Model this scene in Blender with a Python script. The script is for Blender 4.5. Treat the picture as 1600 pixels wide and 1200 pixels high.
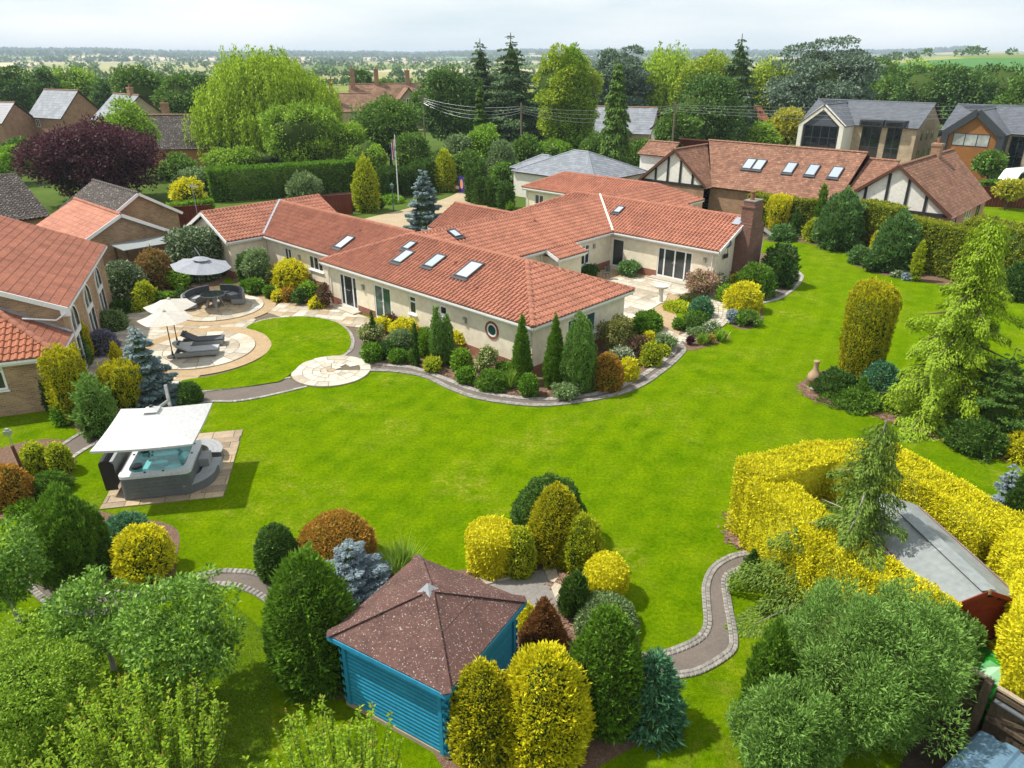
import bpy, bmesh, math, random
import numpy as np
from mathutils import Vector, Matrix

for o in list(bpy.data.objects):
    bpy.data.objects.remove(o)
SC = bpy.context.scene
COL = SC.collection
rad = math.radians

# ---------------------------------------------------------------- camera
cam_data = bpy.data.cameras.new('camera')
cam_data.sensor_width = 36.0
cam_data.lens = 25.42
cam_data.clip_start = 0.1
cam_data.clip_end = 20000
cam = bpy.data.objects.new('camera', cam_data)
cam.location = (0, 0, 13)
cam.rotation_euler = (rad(65.71), 0, 0)
COL.objects.link(cam)
SC.camera = cam

# ---------------------------------------------------------------- sky and sun
SUN_EL = rad(57)
TO_SUN = Vector((-math.cos(SUN_EL) * 0.985, math.cos(SUN_EL) * 0.17, math.sin(SUN_EL))).normalized()
world = bpy.data.worlds.new('World')
SC.world = world
world.use_nodes = True
wn = world.node_tree.nodes
wl = world.node_tree.links
wn.clear()
w_out = wn.new('ShaderNodeOutputWorld')
w_bg = wn.new('ShaderNodeBackground')
w_sky = wn.new('ShaderNodeTexSky')
w_sky.sky_type = 'NISHITA'
w_sky.sun_disc = False
w_sky.sun_elevation = SUN_EL
w_sky.sun_rotation = math.atan2(TO_SUN.x, TO_SUN.y)
w_co = wn.new('ShaderNodeTexCoord')
w_map = wn.new('ShaderNodeMapping')
w_map.inputs['Scale'].default_value = (1.6, 1.6, 9.0)
w_noise = wn.new('ShaderNodeTexNoise')
w_noise.inputs['Scale'].default_value = 1.7
w_noise.inputs['Detail'].default_value = 8
w_noise.inputs['Roughness'].default_value = 0.55
w_ramp = wn.new('ShaderNodeValToRGB')
w_ramp.color_ramp.elements[0].position = 0.34
w_ramp.color_ramp.elements[0].color = (5.0, 5.75, 6.15, 1)
w_ramp.color_ramp.elements[1].position = 0.66
w_ramp.color_ramp.elements[1].color = (7.3, 7.4, 7.4, 1)
w_mix = wn.new('ShaderNodeMixRGB')
w_mix.inputs[0].default_value = 0.88
wl.new(w_co.outputs['Generated'], w_map.inputs[0])
wl.new(w_map.outputs[0], w_noise.inputs['Vector'])
wl.new(w_noise.outputs['Fac'], w_ramp.inputs[0])
wl.new(w_sky.outputs[0], w_mix.inputs[1])
wl.new(w_ramp.outputs[0], w_mix.inputs[2])
wl.new(w_mix.outputs[0], w_bg.inputs[0])
w_bg.inputs[1].default_value = 0.10
wl.new(w_bg.outputs[0], w_out.inputs[0])

sun_data = bpy.data.lights.new('sun', 'SUN')
sun_data.energy = 3.8
sun_data.angle = rad(1.2)
sun_data.color = (1.0, 0.955, 0.88)
sun = bpy.data.objects.new('sun', sun_data)
sun.rotation_euler = TO_SUN.to_track_quat('Z', 'Y').to_euler()
sun.location = (-30, 10, 60)
COL.objects.link(sun)

SC.render.engine = 'CYCLES'
SC.view_settings.view_transform = 'Standard'
SC.view_settings.look = 'None'
SC.view_settings.exposure = 0.66
SC.view_settings.gamma = 1.0
SC.cycles.max_bounces = 6
SC.cycles.diffuse_bounces = 3
SC.cycles.glossy_bounces = 2
SC.cycles.transmission_bounces = 3
SC.cycles.transparent_max_bounces = 6
SC.cycles.use_denoising = True

# ---------------------------------------------------------------- materials
MATS = {}

def new_mat(name):
    m = bpy.data.materials.new(name)
    m.use_nodes = True
    nt = m.node_tree
    nt.nodes.clear()
    out = nt.nodes.new('ShaderNodeOutputMaterial')
    MATS[name] = m
    return m, nt, out

def nd(nt, kind, **kw):
    n = nt.nodes.new(kind)
    for k, v in kw.items():
        if k in n.inputs.keys():
            n.inputs[k].default_value = v
        else:
            setattr(n, k, v)
    return n

def ramp(nt, fac, stops):
    r = nt.nodes.new('ShaderNodeValToRGB')
    el = r.color_ramp.elements
    while len(el) < len(stops):
        el.new(0.5)
    for e, (p, c) in zip(el, stops):
        e.position = p
        e.color = (c[0], c[1], c[2], 1)
    nt.links.new(fac, r.inputs[0])
    return r.outputs[0]

def mixc(nt, fac, a, b, mode='MIX'):
    m = nt.nodes.new('ShaderNodeMixRGB')
    m.blend_type = mode
    for i, v in ((0, fac), (1, a), (2, b)):
        if hasattr(v, 'is_output'):
            nt.links.new(v, m.inputs[i])
        elif i == 0:
            m.inputs[0].default_value = v
        else:
            m.inputs[i].default_value = (v[0], v[1], v[2], 1)
    return m.outputs[0]

def noise(nt, vec, scale, detail=4, rough=0.55):
    n = nd(nt, 'ShaderNodeTexNoise')
    n.inputs['Scale'].default_value = scale
    n.inputs['Detail'].default_value = detail
    n.inputs['Roughness'].default_value = rough
    nt.links.new(vec, n.inputs['Vector'])
    return n.outputs['Fac']

def bumpn(nt, h, strength, dist=0.02):
    b = nt.nodes.new('ShaderNodeBump')
    b.inputs['Strength'].default_value = strength
    b.inputs['Distance'].default_value = dist
    nt.links.new(h, b.inputs['Height'])
    return b.outputs[0]

def principled(nt, out, col, rough=0.7, spec=0.3, metal=0.0, normal=None):
    p = nt.nodes.new('ShaderNodeBsdfPrincipled')
    if hasattr(col, 'is_output'):
        nt.links.new(col, p.inputs['Base Color'])
    else:
        p.inputs['Base Color'].default_value = (col[0], col[1], col[2], 1)
    p.inputs['Roughness'].default_value = rough
    p.inputs['Specular IOR Level'].default_value = spec
    p.inputs['Metallic'].default_value = metal
    if normal is not None:
        nt.links.new(normal, p.inputs['Normal'])
    nt.links.new(p.outputs[0], out.inputs[0])
    return p

def hsv_random(nt, col, rnd, amount):
    """brightness and hue scatter of a colour by a random value"""
    h = nt.nodes.new('ShaderNodeHueSaturation')
    mr = nt.nodes.new('ShaderNodeMapRange')
    mr.inputs['To Min'].default_value = 1 - amount
    mr.inputs['To Max'].default_value = 1 + amount
    nt.links.new(rnd, mr.inputs['Value'])
    nt.links.new(mr.outputs[0], h.inputs['Value'])
    nt.links.new(col, h.inputs['Color'])
    return h.outputs[0]

def surf(name, a, b=None, scale=3.0, rough=0.75, spec=0.25, bump=0.0, bscale=60, metal=0.0, speck=None, island=0.0, objrand=0.0, coord='Object', stain=None):
    """a surface with mottled colour between a and b, optional pale specks, per-piece scatter"""
    m, nt, out = new_mat(name)
    tc = nd(nt, 'ShaderNodeTexCoord')
    vec = tc.outputs[coord]
    if b is None:
        b = tuple(x * 0.75 for x in a)
    f = noise(nt, vec, scale, 5)
    col = ramp(nt, f, [(0.32, b), (0.68, a)])
    f2 = noise(nt, vec, scale * 9, 3)
    col = mixc(nt, 0.35, col, ramp(nt, f2, [(0.3, tuple(x * 0.72 for x in b)), (0.7, tuple(min(1, x * 1.18) for x in a))]))
    if speck:
        sc, thr, sp = speck
        f3 = noise(nt, vec, sc, 2, 0.5)
        mk = ramp(nt, f3, [(thr, (0, 0, 0)), (thr + 0.03, (1, 1, 1))])
        col = mixc(nt, mk, col, sp)
    if stain:
        gp = nd(nt, 'ShaderNodeNewGeometry')
        st = mixc(nt, 1.0, ramp(nt, noise(nt, gp.outputs['Position'], 0.5, 5, 0.6), [(0.48, (0, 0, 0)), (0.72, (1, 1, 1))]), ramp(nt, noise(nt, gp.outputs['Position'], 5.0, 4, 0.7), [(0.40, (0, 0, 0)), (0.7, (0.8, 0.8, 0.8))]), 'MULTIPLY')
        col = mixc(nt, st, col, stain)
    if island:
        g = nd(nt, 'ShaderNodeNewGeometry')
        col = hsv_random(nt, col, g.outputs['Random Per Island'], island)
    if objrand:
        oi = nd(nt, 'ShaderNodeObjectInfo')
        col = hsv_random(nt, col, oi.outputs['Random'], objrand)
    nrm = None
    if bump:
        nrm = bumpn(nt, noise(nt, vec, bscale, 4), bump, 0.02)
    principled(nt, out, col, rough, spec, metal, nrm)
    return m

def leaf(name, stops, tip=None, trans=0.33, rough=0.6, scatter=0.18, patch=None, pscale=1.2):
    """leaves: each leaf takes its own colour from stops; tip = colour of the young growth at the leaf end"""
    m, nt, out = new_mat(name)
    g = nd(nt, 'ShaderNodeNewGeometry')
    n = len(stops)
    col = ramp(nt, g.outputs['Random Per Island'], [(i / max(1, n - 1), s) for i, s in enumerate(stops)])
    if patch:
        tc = nd(nt, 'ShaderNodeTexCoord')
        f = noise(nt, tc.outputs['Object'], pscale, 2)
        col = mixc(nt, ramp(nt, f, [(0.42, (0, 0, 0)), (0.6, (1, 1, 1))]), col, patch)
    if tip:
        at = nd(nt, 'ShaderNodeAttribute', attribute_name='tip')
        tf = ramp(nt, at.outputs['Fac'], [(0.15, (0, 0, 0)), (0.85, (1, 1, 1))])
        col = mixc(nt, tf, col, tip)
    col = hsv_random(nt, col, g.outputs['Random Per Island'], scatter)
    p = nd(nt, 'ShaderNodeBsdfPrincipled')
    nt.links.new(col, p.inputs['Base Color'])
    p.inputs['Roughness'].default_value = rough
    p.inputs['Specular IOR Level'].default_value = 0.25
    t = nd(nt, 'ShaderNodeBsdfTranslucent')
    nt.links.new(col, t.inputs['Color'])
    mx = nd(nt, 'ShaderNodeMixShader')
    mx.inputs[0].default_value = trans
    nt.links.new(p.outputs[0], mx.inputs[1])
    nt.links.new(t.outputs[0], mx.inputs[2])
    nt.links.new(mx.outputs[0], out.inputs[0])
    return m

def brickmat(name, c1, c2, mortar, bw=0.225, bh=0.075, rough=0.85):
    """bricks too small to build one by one; UV in metres"""
    m, nt, out = new_mat(name)
    tc = nd(nt, 'ShaderNodeTexCoord')
    b = nd(nt, 'ShaderNodeTexBrick')
    b.inputs['Scale'].default_value = 1.0
    b.inputs['Brick Width'].default_value = bw
    b.inputs['Row Height'].default_value = bh
    b.inputs['Mortar Size'].default_value = 0.008
    b.inputs['Color1'].default_value = (*c1, 1)
    b.inputs['Color2'].default_value = (*c2, 1)
    b.inputs['Mortar'].default_value = (*mortar, 1)
    nt.links.new(tc.outputs['UV'], b.inputs['Vector'])
    f = noise(nt, tc.outputs['UV'], 1.3, 5)
    col = mixc(nt, 0.5, b.outputs['Color'], mixc(nt, 1.0, b.outputs['Color'], ramp(nt, f, [(0.3, (0.55, 0.55, 0.55)), (0.7, (1.25, 1.2, 1.15))]), 'MULTIPLY'))
    principled(nt, out, col, rough, 0.2, 0, bumpn(nt, b.outputs['Fac'], -0.4, 0.01))
    return m

# ---------------------------------------------------------------- object helpers
def link(o, parent=None):
    COL.objects.link(o)
    if parent is not None:
        o.parent = parent
    return o

def tag(o, label=None, cat=None, group=None, kind=None):
    if label: o['label'] = label
    if cat: o['category'] = cat
    if group: o['group'] = group
    if kind: o['kind'] = kind
    return o

def thing(name, label, cat, loc=(0, 0, 0), rz=0.0, group=None):
    o = bpy.data.objects.new(name, None)
    o.empty_display_size = 0.2
    COL.objects.link(o)
    o.location = loc
    o.rotation_euler = (0, 0, rz)
    return tag(o, label, cat, group)

def obj(name, mesh, parent=None, loc=None, rz=None):
    o = bpy.data.objects.new(name, mesh)
    link(o, parent)
    if loc is not None: o.location = loc
    if rz is not None: o.rotation_euler = (0, 0, rz)
    return o

def M(x):
    return MATS[x] if isinstance(x, str) else x

class MB:
    """collects faces of one mesh"""
    def __init__(s):
        s.v = []; s.f = []; s.uv = []; s.mi = []
    def quad(s, pts, uvs=None, mi=0):
        n = len(s.v)
        s.v += [tuple(p) for p in pts]
        s.f.append(tuple(range(n, n + len(pts))))
        s.uv.append(uvs if uvs else [(p[0], p[1]) for p in pts])
        s.mi.append(mi)
    def box(s, lo, hi, mi=0):
        x0, y0, z0 = lo; x1, y1, z1 = hi
        c = [(x0,y0,z0),(x1,y0,z0),(x1,y1,z0),(x0,y1,z0),(x0,y0,z1),(x1,y0,z1),(x1,y1,z1),(x0,y1,z1)]
        for idx, ax in (((3,2,1,0),'xy'),((4,5,6,7),'xy'),((0,1,5,4),'xz'),((1,2,6,5),'yz'),((2,3,7,6),'xz'),((3,0,4,7),'yz')):
            p = [c[i] for i in idx]
            k = {'xy': (0, 1), 'xz': (0, 2), 'yz': (1, 2)}[ax]
            s.quad(p, [(q[k[0]], q[k[1]]) for q in p], mi)
    def beam(s, a, b, w, h, mi=0):
        """a bar of section w by h from a to b"""
        a = Vector(a); b = Vector(b); d = (b - a).normalized()
        up = Vector((0, 0, 1)) if abs(d.z) < 0.95 else Vector((0, 1, 0))
        x = d.cross(up).normalized(); y = x.cross(d).normalized()
        x *= w / 2; y *= h / 2
        c = [a - x - y, a + x - y, a + x + y, a - x + y, b - x - y, b + x - y, b + x + y, b - x + y]
        for idx in ((0,1,2,3),(7,6,5,4),(0,4,5,1),(1,5,6,2),(2,6,7,3),(3,7,4,0)):
            s.quad([c[i] for i in idx], None, mi)
    def prism(s, poly, z0, z1, mi=0, bottom=False):
        n = len(poly)
        s.quad([(p[0], p[1], z1) for p in poly], None, mi)
        if bottom: s.quad([(p[0], p[1], z0) for p in reversed(poly)], None, mi)
        for i in range(n):
            a = poly[i]; b = poly[(i + 1) % n]
            s.quad([(a[0],a[1],z0),(b[0],b[1],z0),(b[0],b[1],z1),(a[0],a[1],z1)], None, mi)
    def tube(s, path, radii, n=8, mi=0, cap=True):
        if not hasattr(radii, '__len__'): radii = [radii] * len(path)
        rings = []
        for i, p in enumerate(path):
            p = Vector(p)
            d = (Vector(path[min(i + 1, len(path) - 1)]) - Vector(path[max(i - 1, 0)])).normalized()
            up = Vector((0, 0, 1)) if abs(d.z) < 0.9 else Vector((1, 0, 0))
            x = d.cross(up).normalized(); y = d.cross(x).normalized()
            rings.append([p + (x * math.cos(t) + y * math.sin(t)) * radii[i] for t in [2 * math.pi * k / n for k in range(n)]])
        for a, b in zip(rings, rings[1:]):
            for k in range(n):
                s.quad([a[k], b[k], b[(k + 1) % n], a[(k + 1) % n]], None, mi)
        if cap:
            s.quad(list(reversed(rings[0])), None, mi); s.quad(rings[-1], None, mi)
        return s
    def lathe(s, prof, n=16, c=(0, 0), mi=0):
        rings = [[(c[0] + r * math.cos(2*math.pi*k/n), c[1] + r * math.sin(2*math.pi*k/n), z) for k in range(n)] for z, r in prof]
        for a, b in zip(rings, rings[1:]):
            for k in range(n):
                s.quad([a[k], a[(k + 1) % n], b[(k + 1) % n], b[k]], None, mi)
        s.quad(rings[-1], None, mi)
        return s
    def mesh(s, name, mats, smooth=False, weld=False):
        me = bpy.data.meshes.new(name)
        me.from_pydata([tuple(v) for v in s.v], [], s.f)
        if not isinstance(mats, (list, tuple)): mats = [mats]
        for m in mats: me.materials.append(M(m))
        uvl = me.uv_layers.new(name='UVMap')
        flat = [c for u in s.uv for p in u for c in p]
        uvl.data.foreach_set('uv', flat)
        me.polygons.foreach_set('material_index', s.mi)
        if weld or smooth:
            bm = bmesh.new(); bm.from_mesh(me)
            bmesh.ops.remove_doubles(bm, verts=bm.verts, dist=0.0005)
            bm.to_mesh(me); bm.free()
        if smooth: me.polygons.foreach_set('use_smooth', [True] * len(me.polygons))
        me.update()
        return me
    def build(s, name, mats, parent=None, loc=None, rz=None, smooth=False, weld=False):
        return obj(name, s.mesh(name, mats, smooth, weld), parent, loc, rz)

def sheet(name, poly, z, mat, parent=None):
    """flat ground sheet, triangulated"""
    me = bpy.data.meshes.new(name)
    bm = bmesh.new()
    vs = [bm.verts.new((p[0], p[1], z)) for p in poly]
    f = bm.faces.new(vs)
    if f.normal.z < 0: f.normal_flip()
    f.normal_update()
    if f.normal.z < 0: f.normal_flip()
    bmesh.ops.triangulate(bm, faces=bm.faces[:])
    bm.to_mesh(me); bm.free()
    me.materials.append(M(mat))
    o = obj(name, me, parent)
    if parent is None: o['kind'] = 'structure'
    return o

def smooth_line(pts, n=6, closed=False):
    """Catmull-Rom through 2-D points"""
    P = [Vector(p) for p in pts]; out = []
    m = len(P)
    rng = range(m if closed else m - 1)
    for i in rng:
        p0 = P[(i - 1) % m] if closed or i > 0 else P[0]
        p1 = P[i]; p2 = P[(i + 1) % m]
        p3 = P[(i + 2) % m] if closed or i + 2 < m else P[-1]
        for k in range(n):
            t = k / n
            out.append(tuple(0.5 * ((2*p1) + (p2-p0)*t + (2*p0-5*p1+4*p2-p3)*t*t + (3*p1-p0-3*p2+p3)*t**3)))
    if not closed: out.append(tuple(P[-1]))
    return out

# ================================================================ the setting
def lawn_material():
    m, nt, out = new_mat('lawn')
    tc = nd(nt, 'ShaderNodeTexCoord')
    v = tc.outputs['Object']
    big = noise(nt, v, 0.16, 4, 0.6)
    mid = noise(nt, v, 1.1, 4, 0.6)
    fine = noise(nt, v, 9.0, 4, 0.7)
    blade = noise(nt, v, 34.0, 4, 0.75)
    c = ramp(nt, mid, [(0.28, (0.076, 0.154, 0.001)), (0.5, (0.116, 0.202, 0.0014)), (0.75, (0.170, 0.246, 0.002))])
    c = mixc(nt, ramp(nt, big, [(0.45, (0, 0, 0)), (0.7, (0.55, 0.55, 0.55))]), c, (0.145, 0.222, 0.002))
    wv = nd(nt, 'ShaderNodeTexWave')
    wv.inputs['Scale'].default_value = 0.32
    wv.inputs['Distortion'].default_value = 1.2
    wv.inputs['Detail'].default_value = 2
    mp = nd(nt, 'ShaderNodeMapping')
    mp.inputs['Rotation'].default_value = (0, 0, 0.5)
    nt.links.new(v, mp.inputs[0]); nt.links.new(mp.outputs[0], wv.inputs['Vector'])
    c = mixc(nt, 1.0, c, ramp(nt, wv.outputs['Fac'], [(0.35, (0.96, 0.96, 0.96)), (0.65, (1.035, 1.03, 1.0))]), 'MULTIPLY')
    dry = noise(nt, v, 0.33, 3, 0.5)
    dry2 = noise(nt, v, 2.6, 4, 0.7)
    dm = mixc(nt, 1.0, ramp(nt, dry, [(0.50, (0, 0, 0)), (0.68, (1, 1, 1))]), ramp(nt, dry2, [(0.44, (0, 0, 0)), (0.70, (0.6, 0.6, 0.6))]), 'MULTIPLY')
    c = mixc(nt, dm, c, (0.34, 0.305, 0.05))
    c = mixc(nt, 1.0, c, ramp(nt, fine, [(0.28, (0.60, 0.64, 0.6)), (0.72, (1.32, 1.30, 1.2))]), 'MULTIPLY')
    c = mixc(nt, 1.0, c, ramp(nt, blade, [(0.3, (0.50, 0.56, 0.5)), (0.7, (1.45, 1.40, 1.3))]), 'MULTIPLY')
    principled(nt, out, c, 0.95, 0.0, 0, bumpn(nt, blade, 0.9, 0.05))
lawn_material()

def field_material():
    m, nt, out = new_mat('fields')
    tc = nd(nt, 'ShaderNodeTexCoord')
    mp = nd(nt, 'ShaderNodeMapping')
    mp.inputs['Scale'].default_value = (0.0042, 0.0026, 0.0)
    mp.inputs['Rotation'].default_value = (0, 0, 0.35)
    nt.links.new(tc.outputs['Object'], mp.inputs[0])
    vo = nd(nt, 'ShaderNodeTexVoronoi')
    vo.inputs['Scale'].default_value = 1.0
    nt.links.new(mp.outputs[0], vo.inputs['Vector'])
    sep = nd(nt, 'ShaderNodeSeparateColor')
    nt.links.new(vo.outputs['Color'], sep.inputs[0])
    c = ramp(nt, sep.outputs[0], [(0.0, (0.11, 0.155, 0.03)), (0.3, (0.19, 0.22, 0.05)), (0.52, (0.42, 0.36, 0.19)), (0.7, (0.14, 0.19, 0.045)), (1.0, (0.52, 0.45, 0.29))])
    f = noise(nt, tc.outputs['Object'], 0.05, 5)
    c = mixc(nt, 1.0, c, ramp(nt, f, [(0.3, (0.78, 0.78, 0.78)), (0.7, (1.15, 1.15, 1.15))]), 'MULTIPLY')
    principled(nt, out, c, 0.95, 0.05)
field_material()

surf('bark_mulch', (0.20, 0.125, 0.085), (0.085, 0.05, 0.035), 9, 0.9, 0.1, 0.8, 45, speck=(55, 0.62, (0.33, 0.22, 0.17)))
surf('bark_chip', (0.27, 0.17, 0.12), (0.13, 0.075, 0.05), 6, 0.9, 0.1, island=0.5)
surf('tarmac', (0.170, 0.140, 0.118), (0.125, 0.105, 0.092), 1.4, 0.9, 0.15, 0.5, 120, speck=(150, 0.66, (0.26, 0.22, 0.19)))
surf('gravel_tan', (0.40, 0.285, 0.16), (0.28, 0.195, 0.11), 3, 0.9, 0.15, 0.6, 60, speck=(70, 0.6, (0.62, 0.48, 0.31)))
surf('drive_gravel', (0.42, 0.335, 0.22), (0.33, 0.26, 0.165), 0.4, 0.9, 0.1, 0.3, 30)
surf('sett_granite', (0.36, 0.335, 0.30), (0.20, 0.185, 0.165), 9, 0.85, 0.2, 0.4, 70, objrand=0.22, island=0.25)
surf('sandstone', (0.45, 0.39, 0.30), (0.32, 0.27, 0.20), 1.7, 0.8, 0.2, 0.25, 30, objrand=0.20)
surf('sandstone_warm', (0.43, 0.33, 0.21), (0.32, 0.24, 0.15), 1.7, 0.8, 0.2, 0.25, 30, objrand=0.16)
surf('sandstone_pale', (0.54, 0.495, 0.41), (0.42, 0.375, 0.30), 2.0, 0.8, 0.2, 0.2, 30, objrand=0.17)
surf('slab_buff', (0.36, 0.28, 0.195), (0.26, 0.20, 0.135), 1.5, 0.8, 0.2, 0.2, 30, objrand=0.25)
surf('mortar', (0.16, 0.13, 0.095), (0.11, 0.09, 0.065), 4, 0.9, 0.1)
surf('bare_soil', (0.085, 0.065, 0.048), (0.04, 0.03, 0.022), 2, 0.95, 0.05, 0.5, 20)
surf('concrete', (0.25, 0.23, 0.21), (0.18, 0.165, 0.15), 1.2, 0.9, 0.15, 0.3, 50)

# ---- terrain out to the horizon
def sstep(x):
    x = np.clip(x, 0, 1)
    return x * x * (3 - 2 * x)

def terrain_height(x, y):
    r = np.hypot(x, y)
    th = np.degrees(np.arctan2(x, y))
    h = 15 * sstep((r - 330) / 420) * sstep((th - 17) / 14)
    h = h + sstep((r - 1900) / 2600) * (27 + 6 * np.sin(th * 0.16 + 0.6) + 3.5 * np.sin(th * 0.42 + 1) + 1.6 * np.sin(th * 1.1))
    return h

def make_ground():
    rs = np.concatenate([np.linspace(0.5, 300, 26), np.geomspace(320, 7000, 60)])
    ths = np.radians(np.linspace(-180, 180, 217))
    R, T = np.meshgrid(rs, ths, indexing='ij')
    X = R * np.sin(T); Y = R * np.cos(T)
    Z = terrain_height(X, Y) * (np.cos(T) > 0) - 0.06
    nr, nt_ = R.shape
    v = np.stack([X, Y, Z], -1).reshape(-1, 3)
    f = []
    for i in range(nr - 1):
        b = i * nt_
        for j in range(nt_ - 1):
            f.append((b + j, b + j + nt_, b + j + nt_ + 1, b + j + 1))
    me = bpy.data.meshes.new('ground')
    me.from_pydata(v.tolist(), [], f)
    me.materials.append(MATS['fields'])
    me.polygons.foreach_set('use_smooth', [True] * len(me.polygons))
    o = obj('ground', me)
    o['kind'] = 'structure'
make_ground()

# ---- the garden lawn and the greener ground around the village
surf('rough_grass', (0.085, 0.13, 0.022), (0.05, 0.085, 0.014), 0.25, 0.95, 0.05, 0.5, 8)
sheet('village_ground', [(-190, -8), (75, -8), (95, 60), (100, 190), (-10, 150), (-60, 150), (-190, 190)], -0.03, 'rough_grass')
sheet('lawn', [(-34, 2), (14, 2), (60, 34), (62, 52), (34, 52), (22, 62), (2, 62), (-14, 56), (-34, 30)], 0.0, 'lawn')

# ---- garden paths: tarmac between rows of granite setts
def box_mesh(name, w, d, h, mat, bev=0.0):
    b = MB()
    if bev:
        x, y = w / 2, d / 2
        lo = [(-x, -y), (x, -y), (x, y), (-x, y)]
        hi = [(-x + bev, -y + bev), (x - bev, -y + bev), (x - bev, y - bev), (-x + bev, y - bev)]
        for i in range(4):
            j = (i + 1) % 4
            b.quad([(*lo[i], 0), (*lo[j], 0), (*lo[j], h - bev), (*lo[i], h - bev)])
            b.quad([(*lo[i], h - bev), (*lo[j], h - bev), (*hi[j], h), (*hi[i], h)])
        b.quad([(*p, h) for p in hi])
    else:
        b.box((-w / 2, -d / 2, 0), (w / 2, d / 2, h))
    return b.mesh(name, mat)

SETT = box_mesh('sett', 0.135, 0.27, 0.05, 'sett_granite', 0.02)
SETT_SMALL = box_mesh('sett', 0.115, 0.14, 0.05, 'sett_granite', 0.018)

def sett_row(parent, line, offset, width, singles, rows=1):
    """setts laid side by side along a line, offset to the left of its direction"""
    line = [Vector(p) for p in line]
    step = 0.145 if rows == 1 else 0.125
    pts = []
    for a, b in zip(line, line[1:]):
        L = (b - a).length
        if L < 1e-4: continue
        pts.append((a, b, L))
    rng = random.Random(len(line))
    joined = MB()
    carry = 0.0
    n_single = 0
    for a, b, L in pts:
        d = (b - a) / L
        nrm = Vector((-d.y, d.x))
        t = carry
        while t < L:
            for r in range(rows):
                off = offset + (r + 0.5) * width / rows
                p = a + d * (t + (0.06 if r else 0)) + nrm * off
                ang = math.atan2(d.y, d.x) + rng.uniform(-0.07, 0.07)
                zz = 0.004 + rng.uniform(-0.006, 0.006)
                if singles:
                    o = obj('sett', SETT if rows == 1 else SETT_SMALL, parent, (p.x, p.y, zz), ang)
                    s = rng.uniform(0.9, 1.03)
                    o.scale = (s, width / rows / (0.27 if rows == 1 else 0.14) * 0.93, 1)
                    n_single += 1
                else:
                    w = step * 0.46; dd = width / rows * 0.46
                    c, s_ = math.cos(ang), math.sin(ang)
                    q = [(p.x + c * i - s_ * j, p.y + s_ * i + c * j) for i, j in ((-w, -dd), (w, -dd), (w, dd), (-w, dd))]
                    joined.prism(q, 0.0, 0.04 + zz)
            t += step
        carry = t - L
    if joined.f:
        o = joined.build('sett_row', 'sett_granite', parent)
        o['kind'] = 'stuff'

def path(name, left, right, width=0.3, singles=True, rows=1, setts=(True, True)):
    """left and right are the outer edges of the path in walking order"""
    L = smooth_line(left, 7); Rr = smooth_line(right, 7)
    o = sheet(name, L + Rr[::-1], 0.014, 'tarmac')
    if setts[0]: sett_row(o, L, -width, width, singles, rows)
    if setts[1]: sett_row(o, Rr, 0.0, width, singles, rows)
    return o

# along the house, from the stone circle round the corner to the terrace
path('house_path',
     [(-6.67, 31.20), (-5.50, 30.97), (-4.35, 30.59), (-2.88, 29.43), (-1.48, 28.20), (-0.19, 27.62), (1.07, 27.37), (1.96, 27.43), (3.00, 27.69), (4.37, 28.40), (5.79, 29.85), (7.00, 31.52), (7.74, 32.66), (7.94, 34.14)],
     [(-6.48, 30.15), (-5.36, 30.07), (-3.99, 29.50), (-2.78, 28.27), (-1.69, 27.37), (-0.42, 26.82), (1.04, 26.52), (2.21, 26.70), (3.93, 27.31), (5.56, 28.40), (7.10, 30.37), (8.17, 32.08), (8.53, 32.99), (8.47, 34.23)],
     0.26, False, 2)
path('circle_path', [(-9.89, 29.36), (-11.41, 28.47), (-13.23, 27.88), (-14.58, 27.00)], [(-8.99, 28.53), (-10.23, 27.69), (-11.42, 27.12), (-12.80, 27.00), (-14.13, 25.99)], 0.16, False)
path('link_path', [(-8.18, 34.88), (-7.84, 33.17), (-7.96, 32.08), (-8.44, 31.52)], [(-7.69, 34.88), (-7.15, 32.99), (-7.10, 32.08), (-6.66, 30.82)], 0.2, False, 1, (True, False))
path('lower_left_path',
     [(-13.36, 16.52), (-11.91, 15.54), (-10.89, 15.39), (-9.79, 15.39), (-9.15, 15.83), (-8.24, 16.21), (-7.34, 16.21), (-6.65, 15.94), (-6.06, 15.54), (-5.34, 14.81)],
     [(-13.73, 15.96), (-11.79, 14.57), (-10.39, 14.41), (-9.31, 14.86), (-8.50, 15.39), (-7.68, 15.49), (-7.02, 15.26), (-6.44, 14.86), (-5.98, 14.43), (-5.55, 13.78)],
     0.2, True)
path('lower_right_path',
     [(2.83, 13.11), (3.38, 13.17), (3.92, 13.33), (4.53, 13.69), (4.82, 14.14), (4.97, 14.86), (5.15, 15.62), (5.55, 16.35), (6.18, 16.86), (6.81, 17.07), (7.43, 17.16)],
     [(3.06, 12.21), (3.66, 12.31), (4.35, 12.46), (5.11, 12.92), (5.47, 13.33), (5.64, 14.11), (5.75, 14.86), (5.96, 15.80), (6.45, 16.15), (7.15, 16.29)],
     0.22, True, 2)
path('chimney_path', [(12.87, 39.71), (14.60, 40.79), (15.90, 42.45), (17.38, 44.37), (18.29, 46.14), (18.44, 47.55)], [(12.48, 38.34), (14.34, 39.94), (15.81, 40.91), (17.45, 42.98), (18.85, 45.39), (19.13, 46.60), (18.93, 47.72)], 0.22, False)
path('tub_path', [(-14.94, 27.81), (-15.68, 25.99), (-16.21, 24.36), (-16.42, 23.51), (-16.62, 21.98), (-16.78, 20.14)], [(-14.47, 26.76), (-15.01, 25.15), (-15.43, 23.65), (-15.73, 22.56), (-15.90, 21.13), (-16.18, 19.21)], 0.18, False)

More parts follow.
